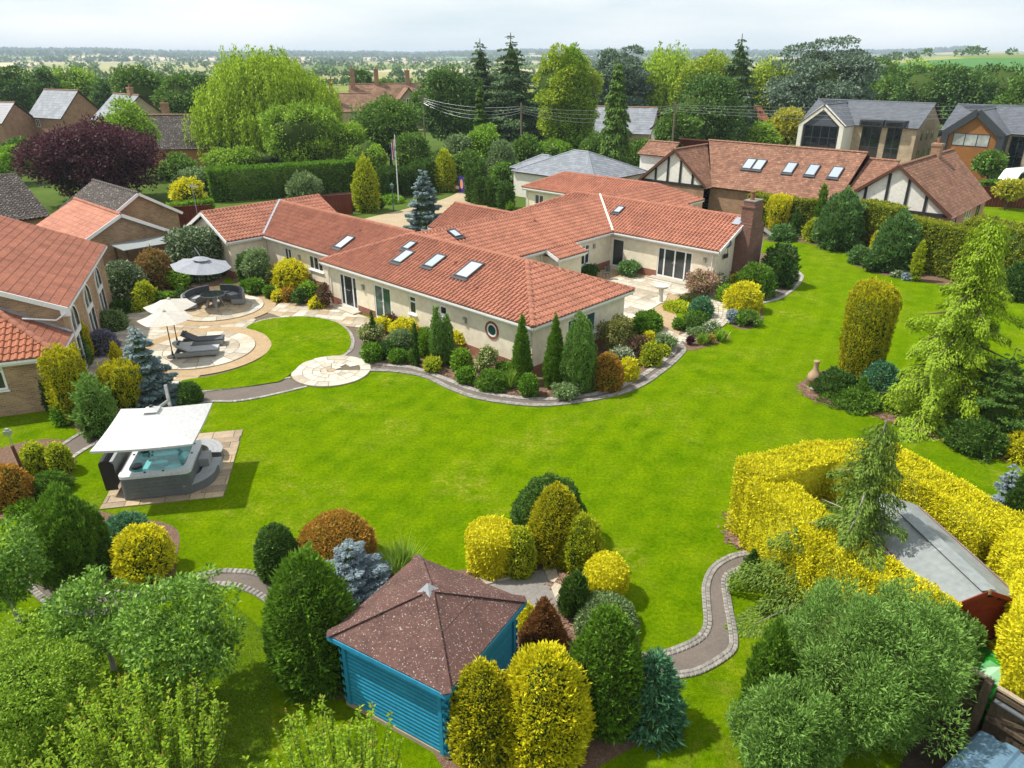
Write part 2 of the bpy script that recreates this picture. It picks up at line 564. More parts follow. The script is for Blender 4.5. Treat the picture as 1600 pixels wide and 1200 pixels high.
# ---- planting beds covered in bark
def bed(name, pts, z=0.008, n=5):
    return sheet(name, smooth_line(pts, n, True), z, 'bark_mulch')
bed('house_bed', [(-6.68, 31.28), (-5.51, 31.05), (-4.36, 30.67), (-2.88, 29.50), (-1.49, 28.27), (-0.19, 27.69), (1.07, 27.43), (1.96, 27.50), (3.01, 27.75), (4.38, 28.47), (5.80, 29.93), (6.95, 31.60), (7.62, 32.99), (7.63, 35.25), (6.44, 37.26), (3.75, 40.67), (0.00, 40.67), (-5.25, 40.67), (-7.31, 37.26), (-7.13, 33.43)])
bed('terrace_bed', [(6.80, 35.25), (8.35, 37.26), (10.09, 37.26), (11.21, 39.71), (9.97, 41.67), (10.94, 42.58), (12.11, 42.58), (12.20, 40.67), (11.48, 37.26), (9.57, 35.06), (7.78, 34.32)])
bed('flower_bed', [(8.30, 33.43), (9.04, 34.88), (10.48, 36.03), (11.06, 35.45), (11.07, 34.50), (9.83, 33.43), (8.66, 32.74)], 0.012)
bed('corner_bed', [(10.70, 43.25), (12.97, 47.72), (18.71, 52.11), (21.27, 54.07), (19.23, 47.72), (17.73, 44.65), (15.74, 42.31), (14.56, 40.67), (13.64, 37.26), (12.25, 35.74), (11.69, 36.74), (12.00, 39.47), (10.70, 40.67)], 0.006)
bed('cedar_bed', [(12.72, 29.01), (12.46, 28.53), (12.41, 27.43), (13.05, 26.76), (14.16, 26.05), (14.91, 25.10), (15.36, 24.31), (15.99, 23.95), (16.66, 23.03), (17.66, 22.20), (19.16, 21.13), (22.82, 26.28), (21.53, 27.50), (19.40, 29.50), (16.81, 30.07), (14.61, 30.37), (13.54, 29.85)])
bed('hedge_bed', [(19.88, 55.74), (21.72, 55.74), (24.01, 53.67), (24.68, 52.30), (23.49, 49.39), (23.77, 47.72), (24.41, 46.14), (26.03, 44.80), (27.73, 43.25), (29.41, 41.67), (31.12, 40.06), (38.03, 50.27), (34.34, 59.62), (29.71, 67.81), (22.82, 64.86), (20.34, 59.62)])
bed('golden_hedge_bed', [(6.95, 19.04), (6.63, 18.03), (6.57, 17.40), (6.81, 17.07), (7.39, 17.04), (7.75, 15.96), (8.49, 14.00), (12.54, 13.56), (16.07, 19.04), (12.77, 20.52), (8.52, 20.52)])
bed('summerhouse_bed', [(-6.96, 15.96), (-6.86, 16.52), (-6.05, 16.86), (-4.33, 16.52), (-2.83, 16.10), (-1.16, 16.24), (0.00, 16.24), (0.54, 16.52), (1.25, 16.24), (1.76, 14.94), (2.92, 14.81), (3.13, 13.56), (2.81, 12.94), (3.42, 11.82), (2.83, 10.81), (1.94, 10.21), (0.62, 9.51), (-1.00, 9.64), (-2.22, 11.30), (-3.41, 11.73), (-4.27, 11.78), (-4.92, 12.18), (-5.52, 13.15), (-6.07, 14.46)])
bed('tub_bed', [(-18.54, 26.28), (-18.46, 28.80), (-16.18, 29.64), (-13.22, 28.01), (-12.64, 26.64), (-14.01, 25.71), (-14.85, 24.31), (-15.45, 23.60), (-16.66, 24.51)], 0.005)
bed('lamp_bed', [(-19.17, 21.76), (-18.07, 23.60), (-16.40, 23.60), (-15.56, 22.42), (-15.05, 21.25), (-14.78, 19.95), (-14.97, 19.21), (-15.49, 18.76), (-16.99, 18.62)], 0.011)
bed('corner_shrub_bed', [(-15.27, 19.04), (-14.68, 20.14), (-12.86, 19.04), (-10.33, 18.29), (-9.58, 16.80), (-9.42, 15.83), (-10.72, 15.57), (-12.50, 15.96), (-14.08, 16.80)], 0.009)
bed('patio_bed', [(-25.15, 40.67), (-29.45, 51.17), (-21.62, 51.17), (-18.34, 44.65), (-19.17, 41.67), (-20.69, 39.94), (-21.64, 38.12), (-22.26, 37.26), (-20.33, 31.75), (-22.89, 35.25)], 0.005)
bed('wing_bed', [(-17.28, 43.94), (-19.23, 47.72), (-17.48, 51.17), (-11.41, 44.65), (-10.04, 39.71), (-11.17, 38.79), (-13.37, 40.18), (-14.45, 40.67), (-16.00, 41.92)], 0.007)
bed('drive_bed', [(-17.83, 67.81), (-15.56, 74.51), (-6.79, 78.33), (-4.28, 82.54), (-19.02, 92.37), (-23.53, 82.54)], 0.004)

def chips(name, pts, n, seed):
    """loose bark chips lying on a bed edge"""
    rng = np.random.default_rng(seed)
    P = np.array(smooth_line(pts, 8))
    idx = rng.integers(0, len(P) - 1, n)
    t = rng.random(n)[:, None]
    c = P[idx] * (1 - t) + P[idx + 1] * t + rng.normal(0, 0.16, (n, 2))
    a = rng.random(n) * 6.28
    L = rng.uniform(0.03, 0.07, n); Wd = rng.uniform(0.012, 0.03, n)
    ux = np.stack([np.cos(a), np.sin(a)], 1); uy = np.stack([-np.sin(a), np.cos(a)], 1)
    q = []
    for i, j in ((-1, -1), (1, -1), (1, 1), (-1, 1)):
        xy = c + ux * (L * i)[:, None] + uy * (Wd * j)[:, None]
        q.append(np.concatenate([xy, (0.02 + rng.random(n) * 0.025)[:, None]], 1))
    v = np.stack(q, 1).reshape(-1, 3)
    me = bpy.data.meshes.new(name)
    me.from_pydata(v.tolist(), [], np.arange(4 * n).reshape(-1, 4).tolist())
    me.materials.append(MATS['bark_chip'])
    o = obj(name, me)
    tag(o, kind='stuff')
    return o
tag(chips('bark_chips', [(12.76, 28.67), (12.64, 27.62), (13.12, 26.94), (14.24, 26.22), (15.02, 25.32), (15.46, 24.51), (16.08, 24.10), (16.77, 23.22), (17.80, 22.42)], 2600, 1), 'loose bark chips along the edge of the cedar bed', 'bark')
tag(chips('bark_chips', [(-6.46, 30.89), (-4.79, 31.28), (-2.92, 29.93), (-1.51, 28.74), (-0.19, 28.01), (1.09, 27.81), (2.19, 28.01)], 2200, 2), 'loose bark chips under the shrubs in front of the house', 'bark')
tag(chips('bark_chips', [(7.01, 19.04), (6.71, 18.03), (6.70, 17.34)], 700, 3), 'loose bark chips at the foot of the yellow hedge', 'bark')
tag(chips('bark_chips', [(1.32, 15.96), (1.44, 15.18), (1.67, 13.89), (1.94, 13.35)], 1100, 4), 'loose bark chips right of the blue summerhouse', 'bark')

# ---- paving stones, each its own piece
def clip_poly(subject, clipper):
    """Sutherland-Hodgman, clipper convex and counter-clockwise"""
    out = list(subject)
    n = len(clipper)
    for i in range(n):
        a = clipper[i]; b = clipper[(i + 1) % n]
        inp, out = out, []
        def side(p): return (b[0]-a[0])*(p[1]-a[1]) - (b[1]-a[1])*(p[0]-a[0])
        for j in range(len(inp)):
            p = inp[j]; q = inp[(j + 1) % len(inp)]
            sp, sq = side(p), side(q)
            if sp >= 0: out.append(p)
            if (sp >= 0) != (sq >= 0):
                t = sp / (sp - sq)
                out.append((p[0] + (q[0]-p[0])*t, p[1] + (q[1]-p[1])*t))
        if not out: return []
    return out

def ccw(poly):
    a = sum(p[0]*q[1] - q[0]*p[1] for p, q in zip(poly, poly[1:] + poly[:1]))
    return list(poly) if a > 0 else list(poly)[::-1]

def area(poly):
    return abs(sum(p[0]*q[1] - q[0]*p[1] for p, q in zip(poly, poly[1:] + poly[:1]))) / 2

def stone(parent, poly, z0, z1, mat, name='slab'):
    cx = sum(p[0] for p in poly) / len(poly); cy = sum(p[1] for p in poly) / len(poly)
    b = MB()
    b.prism([(p[0] - cx, p[1] - cy) for p in poly], 0, z1 - z0)
    return b.build(name, mat, parent, (cx, cy, z0))

def slab_field(parent, region, ang, rows, lens, z, mats, seed, gap=0.018):
    rng = random.Random(seed)
    region = ccw(region)
    c, s = math.cos(ang), math.sin(ang)
    loc = [(p[0]*c + p[1]*s, -p[0]*s + p[1]*c) for p in region]
    x0 = min(p[0] for p in loc); x1 = max(p[0] for p in loc)
    y0 = min(p[1] for p in loc); y1 = max(p[1] for p in loc)
    y = y0 - 0.1
    while y < y1:
        h = rng.choice(rows); x = x0 - rng.random() * 0.6
        while x < x1:
            w = rng.choice(lens)
            r = [(x + gap/2, y + gap/2), (x + w - gap/2, y + gap/2), (x + w - gap/2, y + h - gap/2), (x + gap/2, y + h - gap/2)]
            q = clip_poly(r, loc)
            if len(q) > 2 and area(q) > 0.02:
                stone(parent, [(p[0]*c - p[1]*s, p[0]*s + p[1]*c) for p in q], z, z + 0.03 + rng.uniform(-0.004, 0.005), rng.choice(mats))
            x += w
        y += h

def ring(parent, cx, cy, r0, r1, n, z, mats, rng, a0=0.0, a1=2*math.pi, gap=0.02, jitter=0.25):
    span = a1 - a0
    cuts = [a0 + span * (k + rng.uniform(-jitter, jitter) * (0 < k < n)) / n for k in range(n + 1)]
    for a, b in zip(cuts, cuts[1:]):
        g0 = gap / 2 / max(r0, 0.15); g1 = gap / 2 / r1
        m = max(2, int((b - a) * r1 / 0.18))
        outer = [(r1 - gap/2, a + g1 + (b - a - 2*g1) * k / m) for k in range(m + 1)]
        inner = [(r0 + gap/2, b - g0 - (b - a - 2*g0) * k / m) for k in range(m + 1)]
        p = [(cx + r * math.cos(t), cy + r * math.sin(t)) for r, t in outer + inner]
        stone(parent, p, z, z + 0.03 + rng.uniform(-0.004, 0.004), rng.choice(mats))

def disc(name, cx, cy, r, z, mat, parent=None, n=64):
    return sheet(name, [(cx + r*math.cos(2*math.pi*k/n), cy + r*math.sin(2*math.pi*k/n)) for k in range(n)], z, mat, parent)

# round stone feature where the paths meet
CIRC = (-8.21, 30.23)
circle = disc('stone_circle', CIRC[0], CIRC[1], 1.80, 0.022, 'mortar')
rng = random.Random(5)
PALE = ['sandstone_pale', 'sandstone_pale', 'sandstone_pale', 'sandstone']
disc('centre_stone', CIRC[0], CIRC[1], 0.19, 0.054, 'sandstone_warm', circle, 18)
for r0, r1, n in ((0.2, 0.5, 6), (0.5, 0.85, 11), (0.85, 1.28, 15), (1.28, 1.77, 14)):
    ring(circle, CIRC[0], CIRC[1], r0, r1, n, 0.024, PALE, rng, rng.random(), rng.random() * 0 + 2*math.pi + 0.0, 0.022)

# slabs of the sitting-out terrace on the left
patio = sheet('patio', [(-19.59, 29.85), (-22.96, 37.26), (-22.47, 42.58), (-18.62, 43.25), (-15.63, 42.58), (-13.51, 40.67), (-10.04, 39.71), (-7.65, 37.26), (-7.54, 34.60), (-8.28, 34.88), (-9.10, 31.75), (-13.98, 28.80), (-16.78, 28.80)], 0.004, 'mortar')
SAND = ['sandstone', 'sandstone', 'sandstone_warm', 'sandstone_pale']
slab_field(patio, [(-19.59, 29.85), (-22.61, 37.26), (-22.05, 41.67), (-18.37, 42.58), (-13.91, 37.26), (-13.98, 28.80), (-16.78, 28.80)], rad(-6), [0.56, 0.56, 0.42], [0.56, 0.84, 0.84], 0.006, SAND, 3)
slab_field(patio, [(-13.74, 37.26), (-13.44, 40.42), (-10.04, 39.71), (-7.58, 37.26), (-7.59, 34.69), (-8.51, 34.69), (-11.34, 36.74)], rad(-12), [0.6, 0.6, 0.45], [0.6, 0.9, 0.6], 0.006, SAND, 4)

# gravel ring and stone disc under the loungers
LNG = (-15.1, 32.75)
lounge = disc('lounger_gravel_circle', LNG[0], LNG[1], 3.30, 0.047, 'gravel_tan')
lounge_base = disc('lounger_stone_circle', LNG[0], LNG[1], 2.52, 0.052, 'mortar')
for r0, r1, n in ((0.0, 0.55, 4), (0.55, 1.15, 9), (1.15, 1.75, 14), (1.75, 2.5, 18)):
    ring(lounge_base, LNG[0], LNG[1], max(r0, 0.02), r1, n, 0.054, ['sandstone_pale', 'sandstone_pale', 'sandstone'], rng, 0.1, 0.1 + 2*math.pi, 0.022, 0.08)
# gravel ring and stone disc under the sofa
SOF = (-16.62, 39.27)
sofag = disc('sofa_gravel_circle', SOF[0], SOF[1], 3.08, 0.043, 'gravel_tan')
sofa_base = disc('sofa_stone_circle', SOF[0], SOF[1], 2.42, 0.048, 'mortar')
for r0, r1, n, mm in ((0.0, 0.5, 4, ['sandstone_warm']), (0.5, 1.1, 8, ['sandstone_warm']), (1.1, 1.75, 13, ['sandstone_warm', 'sandstone']), (1.75, 2.4, 16, ['sandstone_pale', 'sandstone'])):
    ring(sofa_base, SOF[0], SOF[1], max(r0, 0.02), r1, n, 0.05, mm, rng, 0.3, 0.3 + 2*math.pi, 0.022, 0.08)

# half-moon lawn between the circles, slightly proud of the paving
half = smooth_line([(-13.99, 35.93), (-13.71, 36.84), (-12.86, 37.47), (-11.24, 37.69), (-9.67, 36.95), (-8.73, 35.74), (-8.17, 34.32), (-7.96, 32.99), (-8.17, 32.08), (-8.95, 31.75), (-9.70, 31.13), (-9.91, 30.07), (-10.15, 29.08), (-10.63, 28.80), (-11.61, 28.40), (-13.14, 28.07), (-14.10, 28.40), (-14.52, 29.08), (-13.43, 29.57), (-12.57, 30.37), (-11.91, 31.52), (-11.83, 32.82), (-12.00, 33.69), (-12.62, 34.78), (-13.33, 35.45)], 6, True)
hm = sheet('half_moon_lawn', half, 0.056, 'lawn')
edge_line = smooth_line([(-13.99, 35.93), (-13.71, 36.84), (-12.86, 37.47), (-11.24, 37.69), (-9.67, 36.95), (-8.73, 35.74), (-8.14, 34.32), (-7.91, 32.91), (-8.12, 32.00)], 8)
sett_row(hm, edge_line, 0.0, 0.15, False)

# terrace at the back door: pale slabs, gravel and a curved band of small stones
terrace = sheet('terrace', [(5.15, 43.25), (4.77, 46.92), (8.78, 48.54), (11.41, 44.65), (11.55, 42.18), (9.86, 41.16), (9.19, 39.71), (9.04, 37.26), (8.69, 35.25), (8.10, 33.96), (6.63, 35.25), (6.09, 37.26)], 0.01, 'gravel_tan')
slab_field(terrace, [(5.09, 44.65), (7.72, 45.84), (10.02, 43.80), (9.01, 40.67), (7.04, 37.79), (6.09, 37.26), (5.63, 40.67)], rad(-43), [0.5, 0.7], [0.5, 0.7, 0.9], 0.013, ['sandstone_pale', 'sandstone_pale', 'sandstone'], 8)
slab_field(terrace, [(7.92, 45.84), (9.45, 45.09), (11.39, 43.66), (11.32, 42.18), (9.59, 41.67), (8.81, 43.80)], rad(-43), [0.5, 0.7], [0.5, 0.7, 0.9], 0.013, ['sandstone_pale', 'sandstone'], 9)
slab_field(terrace, [(7.10, 35.06), (8.05, 35.74), (8.73, 34.50), (8.30, 33.43), (7.77, 33.43)], rad(-20), [0.3, 0.4], [0.4, 0.5], 0.03, ['sandstone_pale', 'sandstone'], 10)

def band(name, line, width, step, cols, z, mats, seed):
    rng = random.Random(seed)
    line = [Vector(p) for p in smooth_line(line, 10)]
    L = []; R_ = []
    for i, p in enumerate(line):
        d = (line[min(i+1, len(line)-1)] - line[max(i-1, 0)]).normalized()
        n = Vector((-d.y, d.x)) * width / 2
        L.append(tuple(p + n)); R_.append(tuple(p - n))
    base = sheet(name, L + R_[::-1], z, 'mortar')
    acc = 0; last = 0
    for i in range(1, len(line)):
        acc += (line[i] - line[i-1]).length
        if acc >= step:
            for c in range(cols):
                f0, f1 = c / cols + 0.012, (c + 1) / cols - 0.012
                def mixp(k, f): return (L[k][0]*(1-f) + R_[k][0]*f, L[k][1]*(1-f) + R_[k][1]*f)
                a0, a1, b1, b0 = mixp(last, f0), mixp(last, f1), mixp(i, f1), mixp(i, f0)
                t = 0.05
                q = [(a0[0]+(b0[0]-a0[0])*t, a0[1]+(b0[1]-a0[1])*t), (a1[0]+(b1[0]-a1[0])*t, a1[1]+(b1[1]-a1[1])*t), (b1[0]-(b1[0]-a1[0])*t, b1[1]-(b1[1]-a1[1])*t), (b0[0]-(b0[0]-a0[0])*t, b0[1]-(b0[1]-a0[1])*t)]
                stone(base, ccw(q), z + 0.002, z + 0.03 + rng.uniform(-0.003, 0.003), rng.choice(mats), 'paver')
            acc = 0; last = i
    return base
band('curved_path', [(11.64, 42.58), (12.06, 41.16), (12.03, 39.47), (11.46, 37.58), (10.57, 36.13), (9.57, 35.06), (8.35, 33.96)], 0.95, 0.22, 4, 0.02, ['sandstone_pale', 'sandstone', 'sandstone_pale'], 3)

# slabs under the hot tub
TUBROT = rad(11.5)
def tub_local(x, y):
    c, s = math.cos(TUBROT), math.sin(TUBROT)
    return (-13.0 + x*c - y*s, 19.15 + x*s + y*c)
pad = sheet('hot_tub_pad', [tub_local(0, 0), tub_local(3.72, 0), tub_local(3.72, 4.7), tub_local(0, 4.7)], 0.006, 'mortar')
slab_field(pad, [tub_local(0, 0), tub_local(3.72, 0), tub_local(3.72, 4.7), tub_local(0, 4.7)], TUBROT, [0.55, 0.6, 0.42], [0.6, 0.9, 0.75, 0.45], 0.008, ['slab_buff', 'slab_buff', 'sandstone_warm'], 6)
# paving beside the summerhouse
spad = sheet('summerhouse_path', [(-0.70, 15.91), (0.00, 16.07), (1.22, 16.29), (1.35, 15.06), (1.13, 14.74), (0.00, 14.46), (-1.02, 15.18)], 0.012, 'concrete')
slab_field(spad, [(0.89, 16.26), (1.22, 16.32), (1.38, 15.03), (1.17, 14.84)], rad(60), [0.3], [0.45, 0.6], 0.014, ['sandstone'], 2)
slab_field(spad, [(-1.15, 16.15), (-0.63, 16.29), (0.00, 15.83), (-0.69, 15.57)], rad(20), [0.35], [0.45, 0.6], 0.014, ['sandstone'], 2)
# gravel drive beyond the house
drive = sheet('drive', smooth_line([(-13.42, 63.48), (-10.70, 67.81), (-7.07, 73.78), (-5.49, 79.14), (-5.25, 82.10), (-2.82, 81.67), (-1.82, 74.51), (-3.20, 66.31), (-5.28, 59.62), (-7.87, 55.11), (-11.41, 53.07), (-14.26, 57.28)], 6, True), 0.012, 'drive_gravel')

# ================================================================ building kit
surf('render_cream', (0.80, 0.715, 0.555), (0.73, 0.645, 0.49), 0.35, 0.85, 0.2, 0.12, 80)
surf('render_white', (0.78, 0.75, 0.67), (0.70, 0.67, 0.59), 0.6, 0.85, 0.2, 0.1, 60)
brickmat('brick_red', (0.30, 0.095, 0.06), (0.21, 0.065, 0.045), (0.36, 0.27, 0.21))
brickmat('brick_brown', (0.20, 0.085, 0.062), (0.12, 0.055, 0.045), (0.27, 0.2, 0.16))
brickmat('brick_buff', (0.40, 0.265, 0.155), (0.27, 0.165, 0.095), (0.40, 0.32, 0.23))
brickmat('brick_far', (0.38, 0.215, 0.135), (0.28, 0.15, 0.09), (0.35, 0.26, 0.18))
brickmat('stone_buff', (0.46, 0.37, 0.255), (0.34, 0.265, 0.175), (0.42, 0.35, 0.26))
surf('tile_terracotta', (0.43, 0.188, 0.122), (0.31, 0.128, 0.084), 1.0, 0.8, 0.2, 0.2, 40, island=0.12, objrand=0.12, stain=(0.17, 0.075, 0.055))
surf('tile_orange', (0.40, 0.155, 0.085), (0.29, 0.105, 0.06), 1.4, 0.8, 0.2, 0.2, 40, island=0.16, objrand=0.14)
surf('ridge_clay', (0.35, 0.145, 0.09), (0.24, 0.10, 0.065), 3, 0.8, 0.2, 0.2, 40, objrand=0.12)
surf('roof_felt', (0.11, 0.05, 0.035), None, 2, 0.9, 0.1)
surf('white_upvc', (0.80, 0.80, 0.79), (0.74, 0.74, 0.73), 2, 0.4, 0.4)
surf('lead', (0.33, 0.36, 0.40), (0.24, 0.26, 0.30), 4, 0.5, 0.4)
surf('dark_metal', (0.05, 0.052, 0.055), None, 5, 0.45, 0.4)
surf('lamp_metal', (0.35, 0.34, 0.30), None, 5, 0.5, 0.4)
surf('tile_lichen', (0.32, 0.125, 0.078), (0.19, 0.078, 0.054), 1.1, 0.9, 0.12, 0.3, 40, speck=(16, 0.70, (0.50, 0.47, 0.40)), island=0.12)
surf('tile_dark', (0.085, 0.070, 0.062), (0.05, 0.042, 0.038), 1.5, 0.9, 0.15, 0.3, 40, speck=(9, 0.62, (0.32, 0.31, 0.28)), island=0.2)
surf('tile_plain_brown', (0.27, 0.137, 0.09), (0.155, 0.083, 0.058), 1.2, 0.9, 0.12, 0.5, 30, speck=(5, 0.64, (0.33, 0.22, 0.14)), island=0.22)
surf('slate', (0.235, 0.255, 0.285), (0.15, 0.165, 0.185), 1.0, 0.55, 0.4, 0.2, 30, island=0.16)
surf('slate_dark', (0.115, 0.125, 0.145), (0.085, 0.095, 0.11), 1.0, 0.5, 0.4, 0.2, 30, island=0.15)

def glassmat(name, col, rough=0.06):
    m, nt, out = new_mat(name)
    tc = nd(nt, 'ShaderNodeTexCoord')
    f = noise(nt, tc.outputs['Object'], 0.9, 3)
    c = ramp(nt, f, [(0.3, tuple(x * 0.6 for x in col)), (0.7, tuple(x * 1.4 for x in col))])
    principled(nt, out, c, rough, 0.6)
glassmat('glass', (0.035, 0.04, 0.042))
glassmat('glass_green', (0.035, 0.085, 0.065))
m_, nt_, o_ = new_mat('glass_sky'); principled(nt_, o_, (0.82, 0.86, 0.9), 0.04, 0.5, 0.85)
glassmat('glass_blind', (0.35, 0.36, 0.34), 0.15)

def wall(parent, p0, p1, z0, z1, mat, openings=(), gable=None, reveal=0.09, name='wall'):
    """a wall from p0 to p1 (outside on the right-hand side) with real openings; gable = (s, z) of the peak"""
    p0 = Vector((p0[0], p0[1])); p1 = Vector((p1[0], p1[1]))
    d = (p1 - p0); L = d.length; d /= L
    nin = Vector((-d.y, d.x))
    def P(s, dep, z): q = p0 + d * s + nin * dep; return (q.x, q.y, z)
    ss = sorted({0.0, L, *[o[0] for o in openings], *[o[1] for o in openings]})
    zz = sorted({z0, z1, *[o[2] for o in openings], *[o[3] for o in openings]})
    b = MB()
    for a, c in zip(ss, ss[1:]):
        for e, f in zip(zz, zz[1:]):
            ms, mz = (a + c) / 2, (e + f) / 2
            if any(o[0] < ms < o[1] and o[2] < mz < o[3] for o in openings): continue
            b.quad([P(a,0,e), P(c,0,e), P(c,0,f), P(a,0,f)], [(a,e),(c,e),(c,f),(a,f)])
    for s0, s1, a, c in openings:
        r = reveal
        b.quad([P(s0,0,a), P(s0,0,c), P(s0,r,c), P(s0,r,a)], [(0,a),(0,c),(r,c),(r,a)])
        b.quad([P(s1,0,c), P(s1,0,a), P(s1,r,a), P(s1,r,c)], [(0,c),(0,a),(r,a),(r,c)])
        b.quad([P(s0,0,c), P(s1,0,c), P(s1,r,c), P(s0,r,c)], [(s0,0),(s1,0),(s1,r),(s0,r)])
        b.quad([P(s0,0,a), P(s0,r,a), P(s1,r,a), P(s1,0,a)], [(s0,0),(s0,r),(s1,r),(s1,0)])
    if gable:
        gs = gable if isinstance(gable, list) else [gable]
        pts = [(0, z1)] + [(L, z1)] + gs[::-1]
        b.quad([P(s, 0, z) for s, z in pts], pts)
    return b.build(name, mat, parent)

def on_wall(p0, p1, s, dep=0.0):
    p0 = Vector(p0[:2]); d = (Vector(p1[:2]) - p0).normalized()
    nin = Vector((-d.y, d.x))
    q = p0 + d * s + nin * dep
    return (q.x, q.y), math.atan2(d.y, d.x)

def window(parent, p0, p1, s0, s1, z0, z1, cols=2, rows=(1.0,), glass='glass', frame='white_upvc', sill=True, name='window', bar=0.085, handle=False, dep=0.02):
    """frame with panes set into an opening; rows = heights of the pane rows from the bottom, as fractions"""
    (x, y), a = on_wall(p0, p1, s0, dep)
    w, h = s1 - s0, z1 - z0
    b = MB()
    b.box((0, 0, 0), (bar, 0.06, h)); b.box((w - bar, 0, 0), (w, 0.06, h))
    b.box((bar, 0, 0), (w - bar, 0.06, bar)); b.box((bar, 0, h - bar), (w - bar, 0.06, h))
    cs = cols if isinstance(cols, (list, tuple)) else [1 / cols] * cols
    xs = [0.0]
    for c in cs: xs.append(xs[-1] + c * w)
    zs = [0.0]
    for r in rows: zs.append(zs[-1] + r / sum(rows) * h)
    for xx in xs[1:-1]: b.box((xx - bar*0.55, 0.004, bar), (xx + bar*0.55, 0.056, h - bar))
    for z in zs[1:-1]: b.box((bar, 0.008, z - bar*0.45), (w - bar, 0.05, z + bar*0.45))
    if sill: b.box((-0.06, -0.11, -0.05), (w + 0.06, 0.0, -0.004))
    o = b.build(name, frame, parent, (x, y, z0), a)
    for i in range(len(xs) - 1):
        for j in range(len(zs) - 1):
            gx0 = xs[i] + bar * (1 if i == 0 else 0.55); gx1 = xs[i+1] - bar * (1 if i == len(xs)-2 else 0.55)
            gz0 = zs[j] + bar * (1 if j == 0 else 0.45); gz1 = zs[j+1] - bar * (1 if j == len(zs)-2 else 0.45)
            p = MB(); p.box((gx0, 0.026, gz0), (gx1, 0.034, gz1))
            p.build('pane', glass, o)
    if handle:
        for xx in ([w * 0.5 - 0.09, w * 0.5 + 0.09] if w > 1.2 else [w - 0.09]):
            hb = MB(); hb.box((xx - 0.012, -0.05, 1.0), (xx + 0.012, -0.002, 1.03)); hb.box((xx - 0.05, -0.06, 1.0), (xx + 0.05, -0.045, 1.025))
            hb.build('handle', 'lamp_metal', o)
    return o

# ---- clay tiles
TW, TC = 0.25, 0.34
XS = [0.0, 0.03, 0.085, 0.14, 0.17, 0.30]
HS = [0.0, 0.034, 0.046, 0.034, 0.0, 0.0]

def tile_verts(tw=TW, tc=TC, rise=1.0, lip=0.05):
    k = tw / 0.30
    rows = [(-0.03, -0.012 , 0.0), (-0.03, lip, 1.0), (tc + 0.02, 0.006, 1.0)]
    v = []
    for t, h, f in rows:
        for x, hh in zip(XS, HS):
            v.append((x * k, t, h + hh * rise * f if f else h + hh * rise * 0.2))
    f = []
    n = len(XS)
    for r in range(2):
        for i in range(n - 1):
            f.append((r*n + i, r*n + i + 1, (r+1)*n + i + 1, (r+1)*n + i))
    return np.array(v), f

def plain_verts(tw, tc, lip=0.02):
    v = [(0.003, -0.02, 0), (tw - 0.003, -0.02, 0), (0.003, -0.02, lip), (tw - 0.003, -0.02, lip), (0.003, tc + 0.01, 0.004), (tw - 0.003, tc + 0.01, 0.004)]
    return np.array(v), [(0, 1, 3, 2), (2, 3, 5, 4)]

def inside(pt, poly, m=0.0):
    for a, b in zip(poly, poly[1:] + poly[:1]):
        e = (b[0]-a[0], b[1]-a[1]); L = math.hypot(*e)
        if L < 1e-6: continue
        if ((pt[0]-a[0])*e[1] - (pt[1]-a[1])*e[0]) / L > -m: return False
    return True

